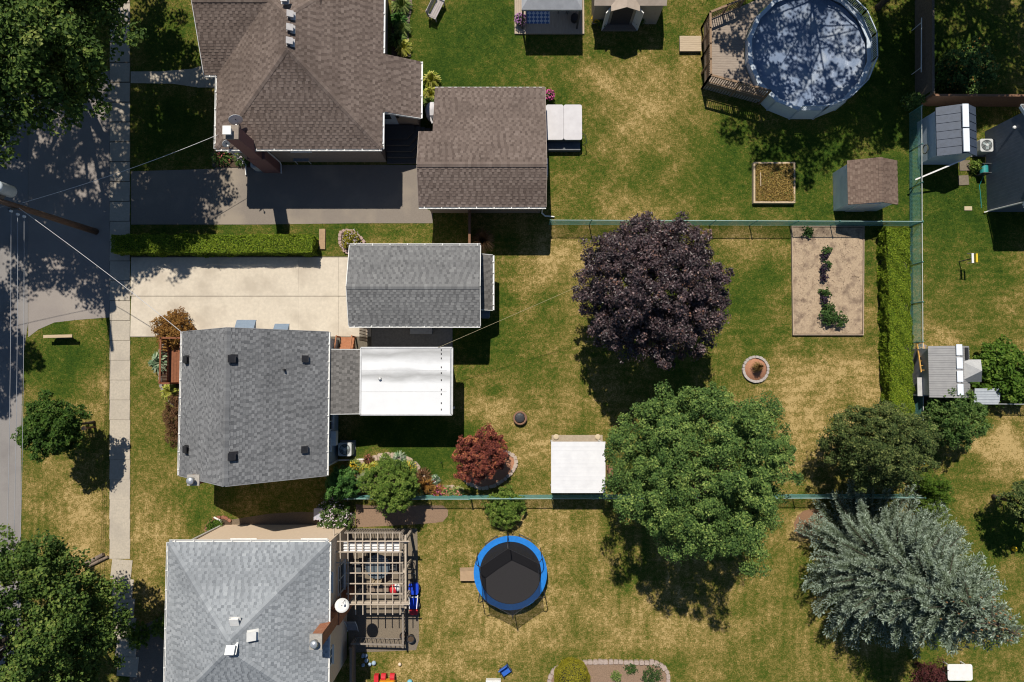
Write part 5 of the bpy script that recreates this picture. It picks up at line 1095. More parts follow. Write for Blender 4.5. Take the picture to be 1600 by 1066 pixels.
for k in range(6):
    a, b = tops[k], tops[(k+1) % 6]; nb = 6; V = []
    for i in range(nb+1):
        w = i/nb; t_ = a.lerp(b, w); an = math.radians(94+60*k+60*w); lo = Vector((c0[0]+(R-.36)*math.cos(an), c0[1]+(R-.36)*math.sin(an), hf+.03)); V += [lo, t_-Vector((0, 0, .05*math.sin(math.pi*w)))]
    MB().add(V, [(2*i, 2*i+2, 2*i+3, 2*i+1) for i in range(nb)]).part('net_panel', netmat('black_net', (.014,.014,.018), .6), tr)
    MB().tube([a, a.lerp(b, .5)-Vector((0, 0, .05)), b], .012, 5).part('net_cord', M_BLACKV, tr)
q0, q1 = W(719, 892, .35), W(745, 908, .35); bx_ = thing('step_box', 'brown cardboard-coloured box against the trampoline edge', 'box', ((q0[0]+q1[0])/2, (q0[1]+q1[1])/2, 0)); M_CARD = surf('cardboard', (.42,.29,.175), (.35,.24,.145), scale=4)
MB().box(q0[0], q1[1], .0, q1[0], q0[1], .34).part('body', M_CARD, bx_); MB().obox((q0[0]+.45, q0[1]+.08, .36), (.95, .24, .015), .02, .25).part('flap', M_CARD, bx_)

# ------------------------------------------------------------------ pergola
hg = 2.75; pg = thing('pergola', 'weathered timber lattice pergola over the patio of the pale roofed house', 'pergola', (*W(590, 905), 0)); M_PG = surf('pergola_wood', (.50,.42,.33), (.40,.33,.26), scale=7, bump=.2)
for i, y_ in enumerate((846, 862.5, 879.5, 895.5, 912, 928, 944.5)):
    a, b = P(522 if i < 3 else 541, y_, hg), P(640 if i in (0, 6) else 630, y_, hg); MB().beam(a, b, .055, .05).part('slat', M_PG, pg)
for i, x_ in enumerate((522, 532, 544, 555.5, 567, 579, 590.5, 602, 613.5, 625)):
    a, b = P(x_, 832 if i else 826, hg-.11), P(x_+.5, 960 if i > 2 else (925 if i == 0 else 950), hg-.11); MB().beam(a+Vector((0, 0, .05)), b+Vector((0, 0, .05)), .05, .07).part('rafter', M_PG, pg)
for y_ in (941, 846):
    a, b = P(545, y_, hg-.29), P(639, y_, hg-.29); MB().beam(a, b, .09, .2).part('beam', M_PG, pg)
a, b = P(634, 836, hg-.35), P(634, 950, hg-.35); MB().beam(a, b, .1, .2).part('beam', M_PG, pg)
for x_, y_ in ((632, 846), (632, 893), (632, 941), (549, 941)):
    q = W(x_, y_, hg-.4); MB().box(q[0]-.07, q[1]-.07, .012, q[0]+.07, q[1]+.07, hg-.37).part('post', M_PG, pg)
aw = thing('shade_sail', 'white pleated shade cloth hung under the pergola slats', 'awning', P(580, 854, 2.5)); M_CLOTH = surf('white_cloth', (.72,.71,.7), (.64,.63,.62), rough=.9)
for i in range(4):
    y_ = 848.5+4.3*i; a, b = P(537, y_, 2.46), P(624, y_, 2.46); n = 12; V = []
    for k in range(n+1):
        p = a.lerp(b, k/n); V += [p+Vector((0, .07, -.02)), p+Vector((0, 0, .05+.02*math.sin(k*1.3+i))), p+Vector((0, -.07, -.03))]
    MB().add(V, [(3*k+j, 3*k+3+j, 3*k+4+j, 3*k+1+j) for k in range(n) for j in (0, 1)]).part('pleat', M_CLOTH, aw)
rl = thing('patio_railing', 'grey timber railing around the pergola patio edge', 'railing', (*W(640, 900), 0))
def railing(t, a, b, h0, h1, mat, gap=.14, bw=.035):
    A, B = Vector((*a, 0)), Vector((*b, 0)); L = (B-A).length; up = Vector((0, 0, 1))
    MB().beam(A+up*h1, B+up*h1, .1, .04).part('top_rail', mat, t); MB().beam(A+up*(h0+.1), B+up*(h0+.1), .04, .06).part('bottom_rail', mat, t)
    k = max(2, int(L/gap))
    for i in range(k): p = A.lerp(B, (i+.5)/k); MB().beam(p+up*(h0+.1), p+up*h1, bw, bw).part('baluster', mat, t)
    for p in (A, B): MB().beam(p+up*h0, p+up*(h1+.08), .09, .09).part('post', mat, t)
M_GW = surf('grey_rail_wood', (.27,.23,.19), (.2,.17,.14), scale=8)
railing(rl, W(546, 826), W(632, 826), .012, 1.0, M_GW); railing(rl, W(633, 827), W(634, 1000), .012, 1.0, M_GW, .2)
railing(rl, W(556, 995), W(633, 997), .012, 1.0, M_GW, .25)
q = W(594, 880); tb = thing('patio_table', 'round dark glass patio table under the pergola', 'table', (*q, .012)); MB().lathe((q[0], q[1], .72), [(.68,0),(.7,.015),(.68,.03)], 26).part('tabletop', surf('smoked_glass', (.12,.15,.17), (.09,.11,.13), rough=.15, spec=.7), tb)
for k in range(4): a = math.pi/4+k*math.pi/2; MB().tube([(q[0]+.5*math.cos(a), q[1]+.5*math.sin(a), .012), (q[0]+.4*math.cos(a), q[1]+.4*math.sin(a), .72)], .022, 6).part('leg', M_STEEL, tb)
def chair(label, gx, gy, rz, mat, grp='chairs on the pergola patio'):
    q = W(gx, gy); t = thing('patio_chair', label, 'chair', (*q, .012), grp); R_ = Matrix.Rotation(rz, 3, 'Z')
    def L_(x, y, z): return Vector((q[0], q[1], .012))+R_ @ Vector((x, y, z))
    MB().obox(L_(0, 0, .43), (.5, .5, .05), rz).part('seat', mat, t); MB().obox(L_(0, .27, .72), (.5, .05, .55), rz, -.2).part('backrest', mat, t)
    for i in (-1, 1):
        for j in (-1, 1): MB().obox(L_(.22*i, .21*j, .205), (.04, .04, .4), rz).part('leg', mat, t)
        MB().obox(L_(.26*i, .02, .62), (.05, .5, .035), rz).part('armrest', mat, t)
chair('tan chair pulled up to the lower side of the round patio table', 592, 897, math.pi, surf('tan_chair', (.42,.33,.22), (.35,.27,.18)))
chair('dark chair by the house wall under the pergola', 560, 885, 1.6, M_STEEL); chair('dark chair on the far right of the round patio table', 615, 878, -1.6, M_STEEL)
chair('dark chair between table and white shade cloth', 583, 862, .1, M_STEEL)
q = W(618, 918); rd = thing('beach_ball', 'red and white ball under the pergola corner', 'ball', (q[0], q[1], .012)); MB().ball((q[0]-.05, q[1], .3), .29, 14).part('red_half', surf('red_vinyl', (.6,.03,.04), (.5,.025,.035), rough=.4), rd, True); MB().ball((q[0]+.12, q[1]+.08, .3), .24, 14).part('white_half', M_WHITE(), rd, True)
MB().box(W(593, 915)[0]-.6, W(593, 915)[1]-.22, .4, W(593, 915)[0]+.6, W(593, 915)[1]+.22, .45).thing('bench_top', M_OLDWOOD, 'weathered bench plank in the middle of the pergola patio', 'bench')
rc_ = thing('toy_car', 'blue child ride-on car parked beside the patio railing', 'toy car', (*W(649, 930), .012)); q = W(648, 917); M_TB = surf('blue_plastic', (.015,.06,.55), (.012,.05,.47), rough=.35)
MB().prism(rrect(q[0]-.28, q[1]-.3, q[0]+.28, q[1]+.32, .12), .25, .5).part('bonnet', M_TB, rc_); MB().prism(rrect(q[0]-.26, q[1]-1.1, q[0]+.26, q[1]-.45, .1), .25, .45).part('seat_body', M_TB, rc_)
MB().prism(rrect(q[0]-.24, q[1]-1.45, q[0]+.24, q[1]-1.15, .08), .2, .42).part('tail', MAT['red_vinyl'], rc_)
for s in (-.25, .25): MB().beam((q[0]+s, q[1]-.32, .5), (q[0]+s*.8, q[1]-1.05, .62), .04, .04).part('side_bar', M_WHITE(), rc_)
MB().beam((q[0]-.25, q[1]-.4, .56), (q[0]+.25, q[1]-.4, .56), .04, .06).part('dashboard', M_WHITE(), rc_)
for i in (-1, 1):
    for yy in (-.05, -1.0): MB().tube([(q[0]+i*.29-.05, q[1]+yy, .14), (q[0]+i*.29+.05, q[1]+yy, .14)], .13, 12).part('wheel', M_BLACKV, rc_)
for i, (px, py) in enumerate(((632, 990), (643, 995))):
    q = W(px, py); t = thing('plant_pot', ('left' if i == 0 else 'right')+' one of two black plastic pots below the patio railing', 'pot', (*q, 0), 'black pots'); MB().lathe((q[0], q[1], 0), [(.16,0),(.21,.35),(.23,.36),(.23,.39),(.19,.39),(.18,.3)], 14).part('pot', M_BLACKV, t, True); MB().lathe((q[0], q[1], .3), [(.18,0),(.01,.02)], 12).part('soil', M_SOIL(), t)
bk = thing('bicycle', 'bicycle leaning against the patio railing beside the toy car', 'bicycle', (*W(645, 897), 0)); q = W(646, 897)
for yy in (-.5, .5): 
    c = Vector((q[0], q[1]+yy, .33)); MB().tube([c+Vector((.08*math.sin(a), .33*math.cos(a), .33*math.sin(a))) for a in [k*math.pi/8 for k in range(17)]], .022, 5).part('wheel', M_BLACKV, bk)
m = MB(); z_ = lambda y, z: (q[0], q[1]+y, z)
for a, b in ((z_(-.5, .33), z_(-.1, .35)), (z_(-.1, .35), z_(.3, .8)), (z_(-.15, .8), z_(.3, .8)), (z_(-.1, .35), z_(-.15, .85)), (z_(-.5, .33), z_(-.15, .8)), (z_(.5, .33), z_(.3, .9))): m.tube([a, b], .02, 5)
m.part('frame', M_STEEL, bk); MB().beam((q[0]-.25, q[1]+.3, .95), (q[0]+.25, q[1]+.3, .95), .03, .03).part('handlebar', M_STEEL, bk); MB().obox((q[0], q[1]-.15, .9), (.12, .24, .05)).part('saddle', M_BLACKV, bk)
q = W(552, 975); ml = thing('folding_lounger', 'pale folding frame chair in the shade by the house wall', 'chair', (*q, .012))
for s in (-.3, .3): MB().tube([(q[0]+s, q[1]-.4, .05), (q[0]+s, q[1]+.1, .45), (q[0]+s, q[1]+.45, .9)], .02, 5).part('frame_tube', M_WHITE(), ml)
MB().obox((q[0], q[1], .4), (.56, .5, .02), 0, .3).part('seat', surf('grey_mesh', (.25,.25,.26), (.2,.2,.21)), ml); MB().obox((q[0], q[1]+.32, .68), (.56, .02, .5), 0, -.55).part('backrest', MAT['grey_mesh'], ml)
# ------------------------------------------------------------------ utility pole and wires
q = W(150, 362); up_ = thing('utility_pole', 'brown wooden utility pole leaning out over the shaded road', 'utility pole', (*q, 0)); M_POLE = surf('pole_wood', (.20,.125,.085), (.13,.08,.055), scale=8, stretch=(5, 5, .4), bump=.4)
top = Vector((q[0]-.12, q[1]-.1, 11.0)); MB().tube([(q[0], q[1], -.2), (q[0]-.05, q[1]-.05, 5), top], .19, 12, .12).part('shaft', M_POLE, up_, True)
tc = Vector((q[0]+.12, q[1]+.5, 7.0)); M_TRANS = surf('transformer_grey', (.5,.55,.58), (.42,.47,.5), rough=.4)
trf = MB().lathe(tc, [(.02,-.02),(.28,0),(.3,.04),(.3,.95),(.31,1.0),(.26,1.06),(.02,1.12)], 18).part('transformer', M_TRANS, up_, True)
for k in range(3): a = k*2.1; MB().lathe(tc+Vector((.17*math.cos(a), .17*math.sin(a), 1.06)), [(.04,0),(.055,.06),(.035,.1),(.05,.16),(.02,.26)], 8).part('bushing', M_WHITE(), trf)
MB().beam(tc+Vector((-.05, -.25, .5)), Vector((q[0]-.08, q[1], 7.5)), .12, .3).part('bracket', M_STEEL, up_)
ins = [Vector((q[0]+dx, q[1]-.42-dy, z)) for dx, dy, z in ((.05, 0, 6.9), (.2, .1, 6.65), (.34, .15, 6.4))]
for i, p in enumerate(ins): MB().lathe(p-Vector((0, 0, .08)), [(.03,0),(.07,.03),(.04,.08),(.07,.12),(.03,.17)], 8).part('insulator', M_WHITE(), up_)
MB().beam(Vector((q[0], q[1]-.15, 6.3)), Vector((q[0], q[1]-.35, 7.0)), .08, .08).part('insulator_rack', M_STEEL, up_)
M_CABLE = surf('grey_cable', (.36,.37,.39), (.3,.31,.33), rough=.5); M_CABW = surf('pale_cable', (.62,.61,.6), (.55,.54,.53), rough=.5)
def wire(label, a, b, sag, r, mat, grp=None):
    a, b = Vector(a), Vector(b); m = MB(); m.tube([a.lerp(b, k/16)-Vector((0, 0, 4*sag*(k/16)*(1-k/16))) for k in range(17)], r, 5); m.thing('overhead_wire', mat, label, 'wire', grp)
for i, p in enumerate(ins): wire(('leftmost', 'middle', 'rightmost')[i]+' of the three parallel wires above the road', p, (p.x+.02, p.y-42, p.z), .5, .012, M_CABLE, 'wires along the road')
wire('pale service cable from the pole down to the grey house corner', (q[0], q[1]-.1, 6.4), P(286, 521, 3.7), .35, .016, M_CABW)
wire('pale service cable from the pole to the brown house corner', (q[0]+.05, q[1]+.15, 6.2), P(340, 211, 3.75), .35, .014, M_CABW)
wire('short cable leaving the pole towards the left edge', (q[0]-.1, q[1]-.1, 6.9), (q[0]-14, q[1]-4, 6.6), .4, .012, M_CABLE)
wire('thin cord strung from the sunroom roof to the purple maple', P(684, 543.5, 3.3), P(905, 447, 4.6), .1, .009, surf('yellow_cord', (.45,.38,.22), (.4,.33,.2)))
def post_lamp():
    q = W(149, 667); t = thing('lamp_post', 'short wooden marker post with round pale cap near the street tree', 'post', (*q, 0)); MB().box(q[0]-.05, q[1]-.05, 0, q[0]+.05, q[1]+.05, 1.0).part('shaft', M_BRWOOD, t); MB().ball((q[0], q[1], 1.08), .13, 12).part('cap', surf('peach_cap', (.6,.4,.27), (.52,.34,.23)), t, True)
post_lamp()
a, b = P(68, 526, .62), P(113, 525, .62); sb_ = thing('plank_bench', 'narrow pale plank bench with added half-moon shade panel on the roadside lawn', 'bench', ((a.x+b.x)/2, a.y, 0))
MB().beam(a, b, .17, .05).part('plank', surf('pale_plank', (.52,.40,.26), (.42,.32,.2), scale=7, stretch=(.5, 5, 1)), sb_); mx_ = (a.x+b.x)/2; rw = (b.x-a.x)*.42
MB().add([(mx_+rw*math.cos(t), a.y-.08, .59-.55*math.sin(t)) for t in [math.pi*k/12 for k in range(13)]]+[(mx_+rw*math.cos(t), a.y+.06, .59-.55*math.sin(t)) for t in [math.pi*k/12 for k in range(13)]], [tuple(range(13)), tuple(range(25, 12, -1))]+[(k, 13+k, 14+k, k+1) for k in range(12)]).part('shade_panel', M_DARKWOOD, sb_)  # dark half-round panel, added to give the half-moon shadow under the plank
for s in (-.6, .6): MB().box(mx_+s*rw-.04, a.y-.06, 0, mx_+s*rw+.04, a.y+.05, .2).part('leg', M_DARKWOOD, sb_)

# ------------------------------------------------------------------ machines and dishes
def aircon(label, gx, gy, s=.76, z=.06, h=.75):
    q = W(gx, gy); t = thing('air_conditioner', label, 'air conditioner', (*q, 0), 'outdoor air conditioners'); M_AC = surf('pale_ac', (.55,.56,.55), (.47,.48,.48), rough=.5)
    MB().box(q[0]-s*.6, q[1]-s*.6, 0, q[0]+s*.6, q[1]+s*.6, z).part('pad', surf('ac_pad', (.2,.2,.2), (.15,.15,.15)), t); MB().prism(rrect(q[0]-s/2, q[1]-s/2, q[0]+s/2, q[1]+s/2, .1), z, z+h).part('casing', M_AC, t)
    MB().lathe((q[0], q[1], z+h+.002), [(s*.42,0),(s*.42,.012)], 24).part('fan_well', surf('fan_dark', (.09,.1,.1), (.06,.07,.07)), t)
    for k in range(3): a = k*2.094+.5; MB().obox((q[0]+s*.17*math.cos(a), q[1]+s*.17*math.sin(a), z+h+.025), (s*.34, .17, .012), a, .25).part('fan_blade', surf('fan_blade', (.3,.36,.36), (.25,.3,.3), rough=.4), t)
    MB().lathe((q[0], q[1], z+h+.03), [(.09,0),(.08,.03),(.01,.035)], 12).part('hub', M_AC, t)
    for r_ in (.2, .3, .4): m = MB(); m.tube([(q[0]+s*r_*math.cos(x), q[1]+s*r_*math.sin(x), z+h+.05) for x in [k*math.pi/10 for k in range(21)]], .006, 4); m.part('grille_ring', M_AC, t)
aircon('air conditioner on a dark pad behind the grey house', 544, 700); aircon('air conditioner at the foot of the maroon chimney', 409, 259, .72); aircon('air conditioner beside the blue resin shed', 1527, 234, .75)
def dish(label, base, aim, r, stem):
    base = Vector(base); t = thing('satellite_dish', label, 'satellite dish', base, 'satellite dishes'); c = base+Vector(stem); d = Vector(aim).normalized(); a = d.cross(Vector((0, 0, 1))).normalized(); b = a.cross(d); m = MB(); n = 18; V = [c-d*.06]
    for rr in (.5, 1.0):
        V += [c+a*(r*rr*math.cos(2*math.pi*k/n))+b*(r*rr*math.sin(2*math.pi*k/n))-d*(.06*(1-rr*rr)) for k in range(n)]
    F_ = [(0, 1+k, 1+(k+1) % n) for k in range(n)]+[(1+k, 1+n+k, 1+n+(k+1) % n, 1+(k+1) % n) for k in range(n)]
    W_ = [Vector(p)-d*.02 for p in V]; nn = len(V); m.add(V+W_, F_+[tuple(nn+i for i in reversed(f)) for f in F_]+[(1+n+k, nn+1+n+k, nn+1+n+(k+1) % n, 1+n+(k+1) % n) for k in range(n)]); m.part('reflector', surf('dish_white', (.7,.7,.68), (.62,.62,.6), rough=.4), t, True)
    MB().tube([base, c-d*.05], .03, 6).part('mast', M_STEEL, t); MB().tube([c-b*r*.8, c+d*r*1.0], .015, 5).part('feed_arm', M_STEEL, t); MB().obox(c+d*r*1.02, (.08, .08, .12)).part('feed_head', M_WHITE(), t)
dish('white satellite dish on the wall bracket of the pale roofed house', P(529, 946, 4.6), (.25, .5, .8), .36, (.25, .1, .3))
hb_ = on_plane(374, 193, lambda x, y: 3.65+.485*min(max(0, x-W(338, 200, 3.65)[0]), max(0, y-W(450, 232.5, 3.65)[1])), 5.8)
dish('white satellite dish above the chimney on the brown roof', hb_, (.3, -.9, .35), .36, (0, 0, .5)); 
hb_ = on_plane(358, 228, lambda x, y: 3.65+.485*min(max(0, x-W(338, 200, 3.65)[0]), max(0, y-W(450, 232.5, 3.65)[1])), 5.8)
dish('small satellite dish at the lower left corner of the brown roof', hb_, (.6, -.7, .4), .22, (0, 0, .35))
q = W(476, 252); bt = thing('garden_cart', 'light metal frame table against the brown house wall', 'table', (*q, 0)); MB().obox((q[0], q[1], .7), (.9, .45, .03)).part('tabletop', surf('metal_mesh', (.22,.24,.26), (.16,.18,.2), rough=.4), bt)
for i in (-.4, .4):
    for j in (-.18, .18): MB().tube([(q[0]+i, q[1]+j, 0), (q[0]+i, q[1]+j, .7)], .018, 5).part('leg', M_WHITE(), bt)
q = W(677, 181); gr = thing('covered_barbecue', 'barbecue under a white cover between brown house and garage', 'barbecue', (*q, 0)); MB().lathe((q[0], q[1], 0), [(.36,0),(.4,.5),(.38,.85),(.28,1.02),(.05,1.1)], 10, 1.0, 1.35).part('cover', M_VINYL, gr); MB().beam((q[0]+.05, q[1]-.75, .8), (q[0]-.1, q[1]-.4, .9), .1, .06).part('cover_corner', M_VINYL, gr)
q = W(1530, 268); hr_ = thing('hose_reel', 'teal garden hose reel at the blue house wall', 'hose reel', (*q, 0)); MB().tube([(q[0], q[1]-.25, .4), (q[0], q[1]+.25, .4)], .22, 14).part('drum', surf('teal_plastic', (.03,.28,.27), (.025,.22,.21), rough=.4), hr_)
for s in (-.27, .27): MB().obox((q[0], q[1]+s, .35), (.5, .04, .7)).part('side_frame', M_STEEL, hr_)
m = MB(); m.tube([(*W(1531, 278), .3), (*W(1530, 290), .02), (*W(1532, 308), .02), (*W(1533, 325), .02)], .018, 5); m.part('hose', MAT['teal_plastic'], hr_)
for i, (a, b, w_, d_) in enumerate(((1507, 259, .62, .62), (1505, 282, .6, .58))):
    q = W(a, b); MB().obox((q[0], q[1], .02), (w_, d_, .05), .05*i).thing('paving_stone', surf('brown_slab', (.2,.165,.12), (.15,.12,.09), scale=8), ('upper', 'lower')[i]+' square paving stone beside the blue house lawn', 'paving stone', 'paving stones')
q = W(1512, 326); MB().obox((q[0], q[1], .03), (.45, .24, .05)).thing('lawn_block', surf('cream_block', (.5,.42,.27), (.42,.35,.22)), 'small cream block lying on the grass by the blue house', 'block')
q = W(1499, 409); bd = thing('bird_table', 'small yellow and white stand on the right lawn', 'bird feeder', (*q, 0)); MB().tube([(q[0]-.02, q[1], 0), (q[0], q[1], 1.2)], .03, 6).part('pole', M_STEEL, bd)
MB().obox((q[0]-.06, q[1], 1.25), (.12, .55, .04)).part('white_tray', M_WHITE(), bd); MB().obox((q[0]+.13, q[1], 1.3), (.1, .5, .08)).part('yellow_box', surf('yellow_paint', (.7,.5,.03), (.6,.43,.03)), bd); MB().obox((q[0]-.1, q[1]+.27, 1.22), (.5, .03, .03)).part('perch', M_STEEL, bd); MB().obox((q[0]-.1, q[1]-.27, 1.22), (.5, .03, .03)).part('perch', M_STEEL, bd)
# the porch of the grey house
hp_ = .6; M_RED = surf('redwood_stain', (.25,.095,.045), (.18,.07,.035), scale=7, bump=.2); fx0, fx1 = W(262, 570, hp_)[0], W(283, 630, 3.6)[0]+.318; fN, fS = W(262, 528, hp_)[1], W(262, 600, hp_)[1]
po = thing('front_porch', 'reddish brown timber porch with railing in front of the grey house', 'porch', ((fx0+fx1)/2, (fN+fS)/2, 0)); n = 15
for k in range(n): xx = fx0+(fx1-fx0)*k/n; MB().box(xx+.004, fS, hp_-.05, xx+(fx1-fx0)/n-.004, fN, hp_).part('board', M_RED, po)
MB().box(fx0+.06, fS+.06, 0, fx1-.02, fN-.06, hp_-.052).part('skirt', surf('porch_skirt', (.09,.045,.03), (.07,.035,.025)), po)
railing(po, (fx0+.05, fS+.1), (fx0+.05, fN-.05), hp_, hp_+.95, M_RED, .16, .045); railing(po, (fx0+.1, fN-.05), (fx1-.1, fN-.05), hp_, hp_+.95, M_RED, .16, .045); railing(po, (fx0+.1, fS+.05), (fx0+.6, fS+.05), hp_, hp_+.95, M_RED, .16, .045)
for k in range(3): MB().box(fx0+.75, fS-.28*(k+1), 0, fx1-.1, fS-.28*k-.004, hp_-.17*(k+1)).part('step', M_RED, po)
# back steps and trellis
q0, q1 = W(530, 526, .55), W(551, 548, .55); bs_ = thing('back_steps', 'orange-brown timber steps at the back door of the grey house', 'steps', ((q0[0]+q1[0])/2, (q0[1]+q1[1])/2, 0)); M_CEDAR = surf('cedar_stain', (.42,.18,.09), (.33,.14,.07), scale=7, bump=.2)
for k in range(4): MB().box(q0[0], q1[1]+.2*k, .0 if k == 3 else .02, q1[0], q1[1]+.2*k+.195, .56-.13*k).part('step', M_CEDAR, bs_)
for s in (q0[0]-.05, q1[0]+.05):
    MB().beam((s, q1[1], 1.4), (s, q1[1]+.85, 1.0), .05, .08).part('handrail', M_CEDAR, bs_)
    for yy, z in ((.05, 1.37), (.8, 1.02)): MB().box(s-.04, q1[1]+yy-.04, 0, s+.04, q1[1]+yy+.04, z).part('post', M_CEDAR, bs_)
a, b = W(568, 508, 1.0), W(568, 533, 1.0); tl = thing('garden_trellis', 'square lattice trellis between grey garage and sunroom', 'trellis', (a[0], (a[1]+b[1])/2, 0))
for k in range(8): z = .25+.24*k; MB().beam((a[0], a[1], z), (b[0], b[1], z), .03, .03).part('lattice_bar', M_BRWOOD, tl)
for k in range(6): y_ = a[1]+(b[1]-a[1])*k/5; MB().beam((a[0]+.02, y_, .02), (a[0]+.02, y_, 2.1), .03, .03).part('lattice_upright', M_BRWOOD, tl)
q = W(660, 514); gbx = thing('storage_box', 'grey storage box against the garage wall on the patio', 'storage box', (*q, .02)); MB().box(q[0]-.6, q[1]-.3, .02, q[0]+.6, q[1]+.3, .55).part('body', surf('box_grey', (.3,.3,.31), (.25,.25,.26)), gbx); MB().box(q[0]-.63, q[1]-.33, .552, q[0]+.63, q[1]+.33, .6).part('lid', surf('box_lid', (.38,.38,.39), (.33,.33,.34), rough=.5), gbx)
q = W(758, 490, .7); wbn = thing('water_barrel', 'blue-grey water tank at the foot of the garage lean-to', 'water tank', (q[0], q[1], 0)); MB().prism(rrect(q[0]-.26, q[1]-.24, q[0]+.26, q[1]+.24, .1), 0, .75).part('tank', surf('blue_grey_tank', (.14,.17,.22), (.11,.14,.18), rough=.5), wbn); MB().prism(rrect(q[0]-.27, q[1]-.25, q[0]+.27, q[1]+.25, .1), .752, .8).part('lid', MAT['blue_grey_tank'], wbn)

# ------------------------------------------------------------------ flower beds with stone edging
M_PINKST = surf('tan_edging', (.52,.40,.31), (.36,.27,.21), scale=10, bump=.5)
def edged_bed(name, label, line, mat, size=.26, h=.14, close=None, soil=None, sname='stone'):
    pts = [Vector(W(*p)) for p in line]; t = thing(name, label, 'flower bed', (*(sum(pts, Vector((0, 0)))/len(pts)), 0)); HARD.append([tuple(p) for p in pts]+[W(*p) for p in (close or [])])
    poly = [tuple(p) for p in pts]+[W(*p) for p in (close or [])]; MB().prism(poly, -.02, .05).part('soil', soil or M_SOIL(), t)
    loop = pts if close else pts+[pts[0]]
    for i in range(len(loop)-1):
        a, b = loop[i], loop[i+1]; L = (b-a).length; n = max(1, round(L/size)); an = math.atan2(b.y-a.y, b.x-a.x)
        for k in range(n):
            p = a.lerp(b, (k+.5)/n); MB().prism(rot_rect((p.x+random.uniform(-.015, .015), p.y+random.uniform(-.015, .015)), L/n*random.uniform(.85, .96), size*.8*random.uniform(.85, 1.15), an+random.uniform(-.08, .08)), 0, h*random.uniform(.8, 1.15)).part(sname, mat, t)
    return t
edged_bed('flower_border', 'curving stone-edged flower border along the teal fence', [(556,727),(572,720),(590,714),(610,711),(630,714),(645,722),(655,735),(665,748),(678,758),(695,764),(712,763),(724,767)], M_PINKST, .44, .13, [(724,772),(556,772)])
edged_bed('maple_bed', 'teardrop bed of red mulch with pale stone edge around the red maple', [(720,742),(735,757),(752,763),(770,760),(787,750),(800,738),(807,724),(804,712),(792,706),(770,703),(740,712),(725,728)], surf('pale_edge_stone', (.5,.4,.32), (.38,.3,.24), scale=10, bump=.4), .26, .13, None, M_MULCH())
edged_bed('corner_bed', 'stone-edged bed with yellow bush at the bottom edge', [(856,1110),(858,1060),(866,1045),(884,1037),(910,1034),(950,1033),(990,1034),(1022,1034),(1036,1040),(1043,1052),(1045,1110)], surf('pink_block', (.44,.35,.30), (.33,.26,.22), scale=10, bump=.4), .3, .16, [(950,1110)], surf('bed_soil', (.3,.2,.135), (.2,.135,.09), scale=16, bump=.6))
edged_bed('porch_bed', 'narrow stone-edged bed round the front porch', [(283,638),(268,628),(258,618),(252,600),(250,570),(252,545),(262,530)], surf('grey_edge_stone', (.3,.275,.25), (.22,.2,.18), scale=10, bump=.4), .22, .12, [(283,530)])
edged_bed('shrub_bed', 'small round brick-edged bed at the garage corner', [(531,365),(540,360),(552,362),(563,370),(570,380),(566,392),(556,398),(540,394),(532,382)], surf('pinkish_brick', (.42,.3,.26), (.32,.22,.19), scale=10), .22, .1)
edged_bed('side_bed', 'long leafy bed with stone edge beside the brown house wall', [(640,-40),(642,10),(638,30),(636,55),(640,90)], surf('brown_edge', (.2,.16,.12), (.14,.11,.08)), .25, .08, [(612,90),(612,-40)])
edged_bed('house_corner_bed', 'small brick-edged bed at the cream house corner', [(325,838),(322,825),(328,815),(340,808),(352,808),(362,815)], M_BRICK, .2, .1, [(362,838)])
edged_bed('driveway_corner_bed', 'flower bed at the brown house corner by the driveway', [(335,262),(334,246),(338,236)], surf('dark_edge', (.12,.1,.08), (.08,.065,.05)), .25, .06, [(392,236),(392,262)])
q = W(504, 382); MB().obox((q[0], q[1]+.3, .06), (.36, 1.2, .12)).thing('planter_strip', surf('tan_planter', (.4,.27,.16), (.3,.2,.12)), 'narrow tan brick strip at the end of the driveway hedge', 'edging'); HARD.append([W(499, 365), W(510, 365), W(510, 402), W(499, 402)])

# ------------------------------------------------------------------ leaf colours
L_MAPLE = leafmat('maple_leaf', [(0, (.022,.048,.008)), (.45, (.064,.116,.022)), (.8, (.14,.2,.038)), (1, (.23,.27,.065))], .22)
L_STREET = leafmat('street_maple_leaf', [(0, (.02,.05,.008)), (.5, (.05,.105,.015)), (.85, (.09,.155,.025)), (1, (.14,.19,.04))], .22)
L_PURPLE = leafmat('purple_maple_leaf', [(0, (.010,.0055,.007)), (.4, (.032,.019,.022)), (.7, (.08,.05,.053)), (.9, (.19,.13,.13)), (1, (.22,.105,.065))], .06, rough=.45, spec=.5, patch=.16)
L_LOCUST = leafmat('locust_leaf', [(0, (.023,.053,.013)), (.45, (.082,.15,.036)), (.8, (.185,.27,.064)), (1, (.31,.385,.1))], .2, patch=.18)
L_DARK = leafmat('dark_juniper', [(0, (.02,.04,.01)), (.5, (.07,.102,.028)), (.85, (.16,.188,.055)), (1, (.26,.275,.09))], .15, patch=.2)
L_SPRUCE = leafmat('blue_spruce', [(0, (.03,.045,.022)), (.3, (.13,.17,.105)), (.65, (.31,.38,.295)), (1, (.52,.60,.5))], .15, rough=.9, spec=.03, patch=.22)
L_RED = leafmat('red_maple_leaf', [(0, (.06,.014,.014)), (.4, (.17,.045,.034)), (.75, (.32,.095,.055)), (1, (.47,.19,.08))], .2, patch=.3)
L_BRIGHT = leafmat('bright_green_leaf', [(0, (.03,.07,.008)), (.5, (.085,.165,.018)), (1, (.19,.27,.04))], .25)
L_BOX = leafmat('globe_leaf', [(0, (.035,.07,.01)), (.5, (.115,.19,.028)), (1, (.26,.32,.07))], .2, patch=.2, pscale=2.5)
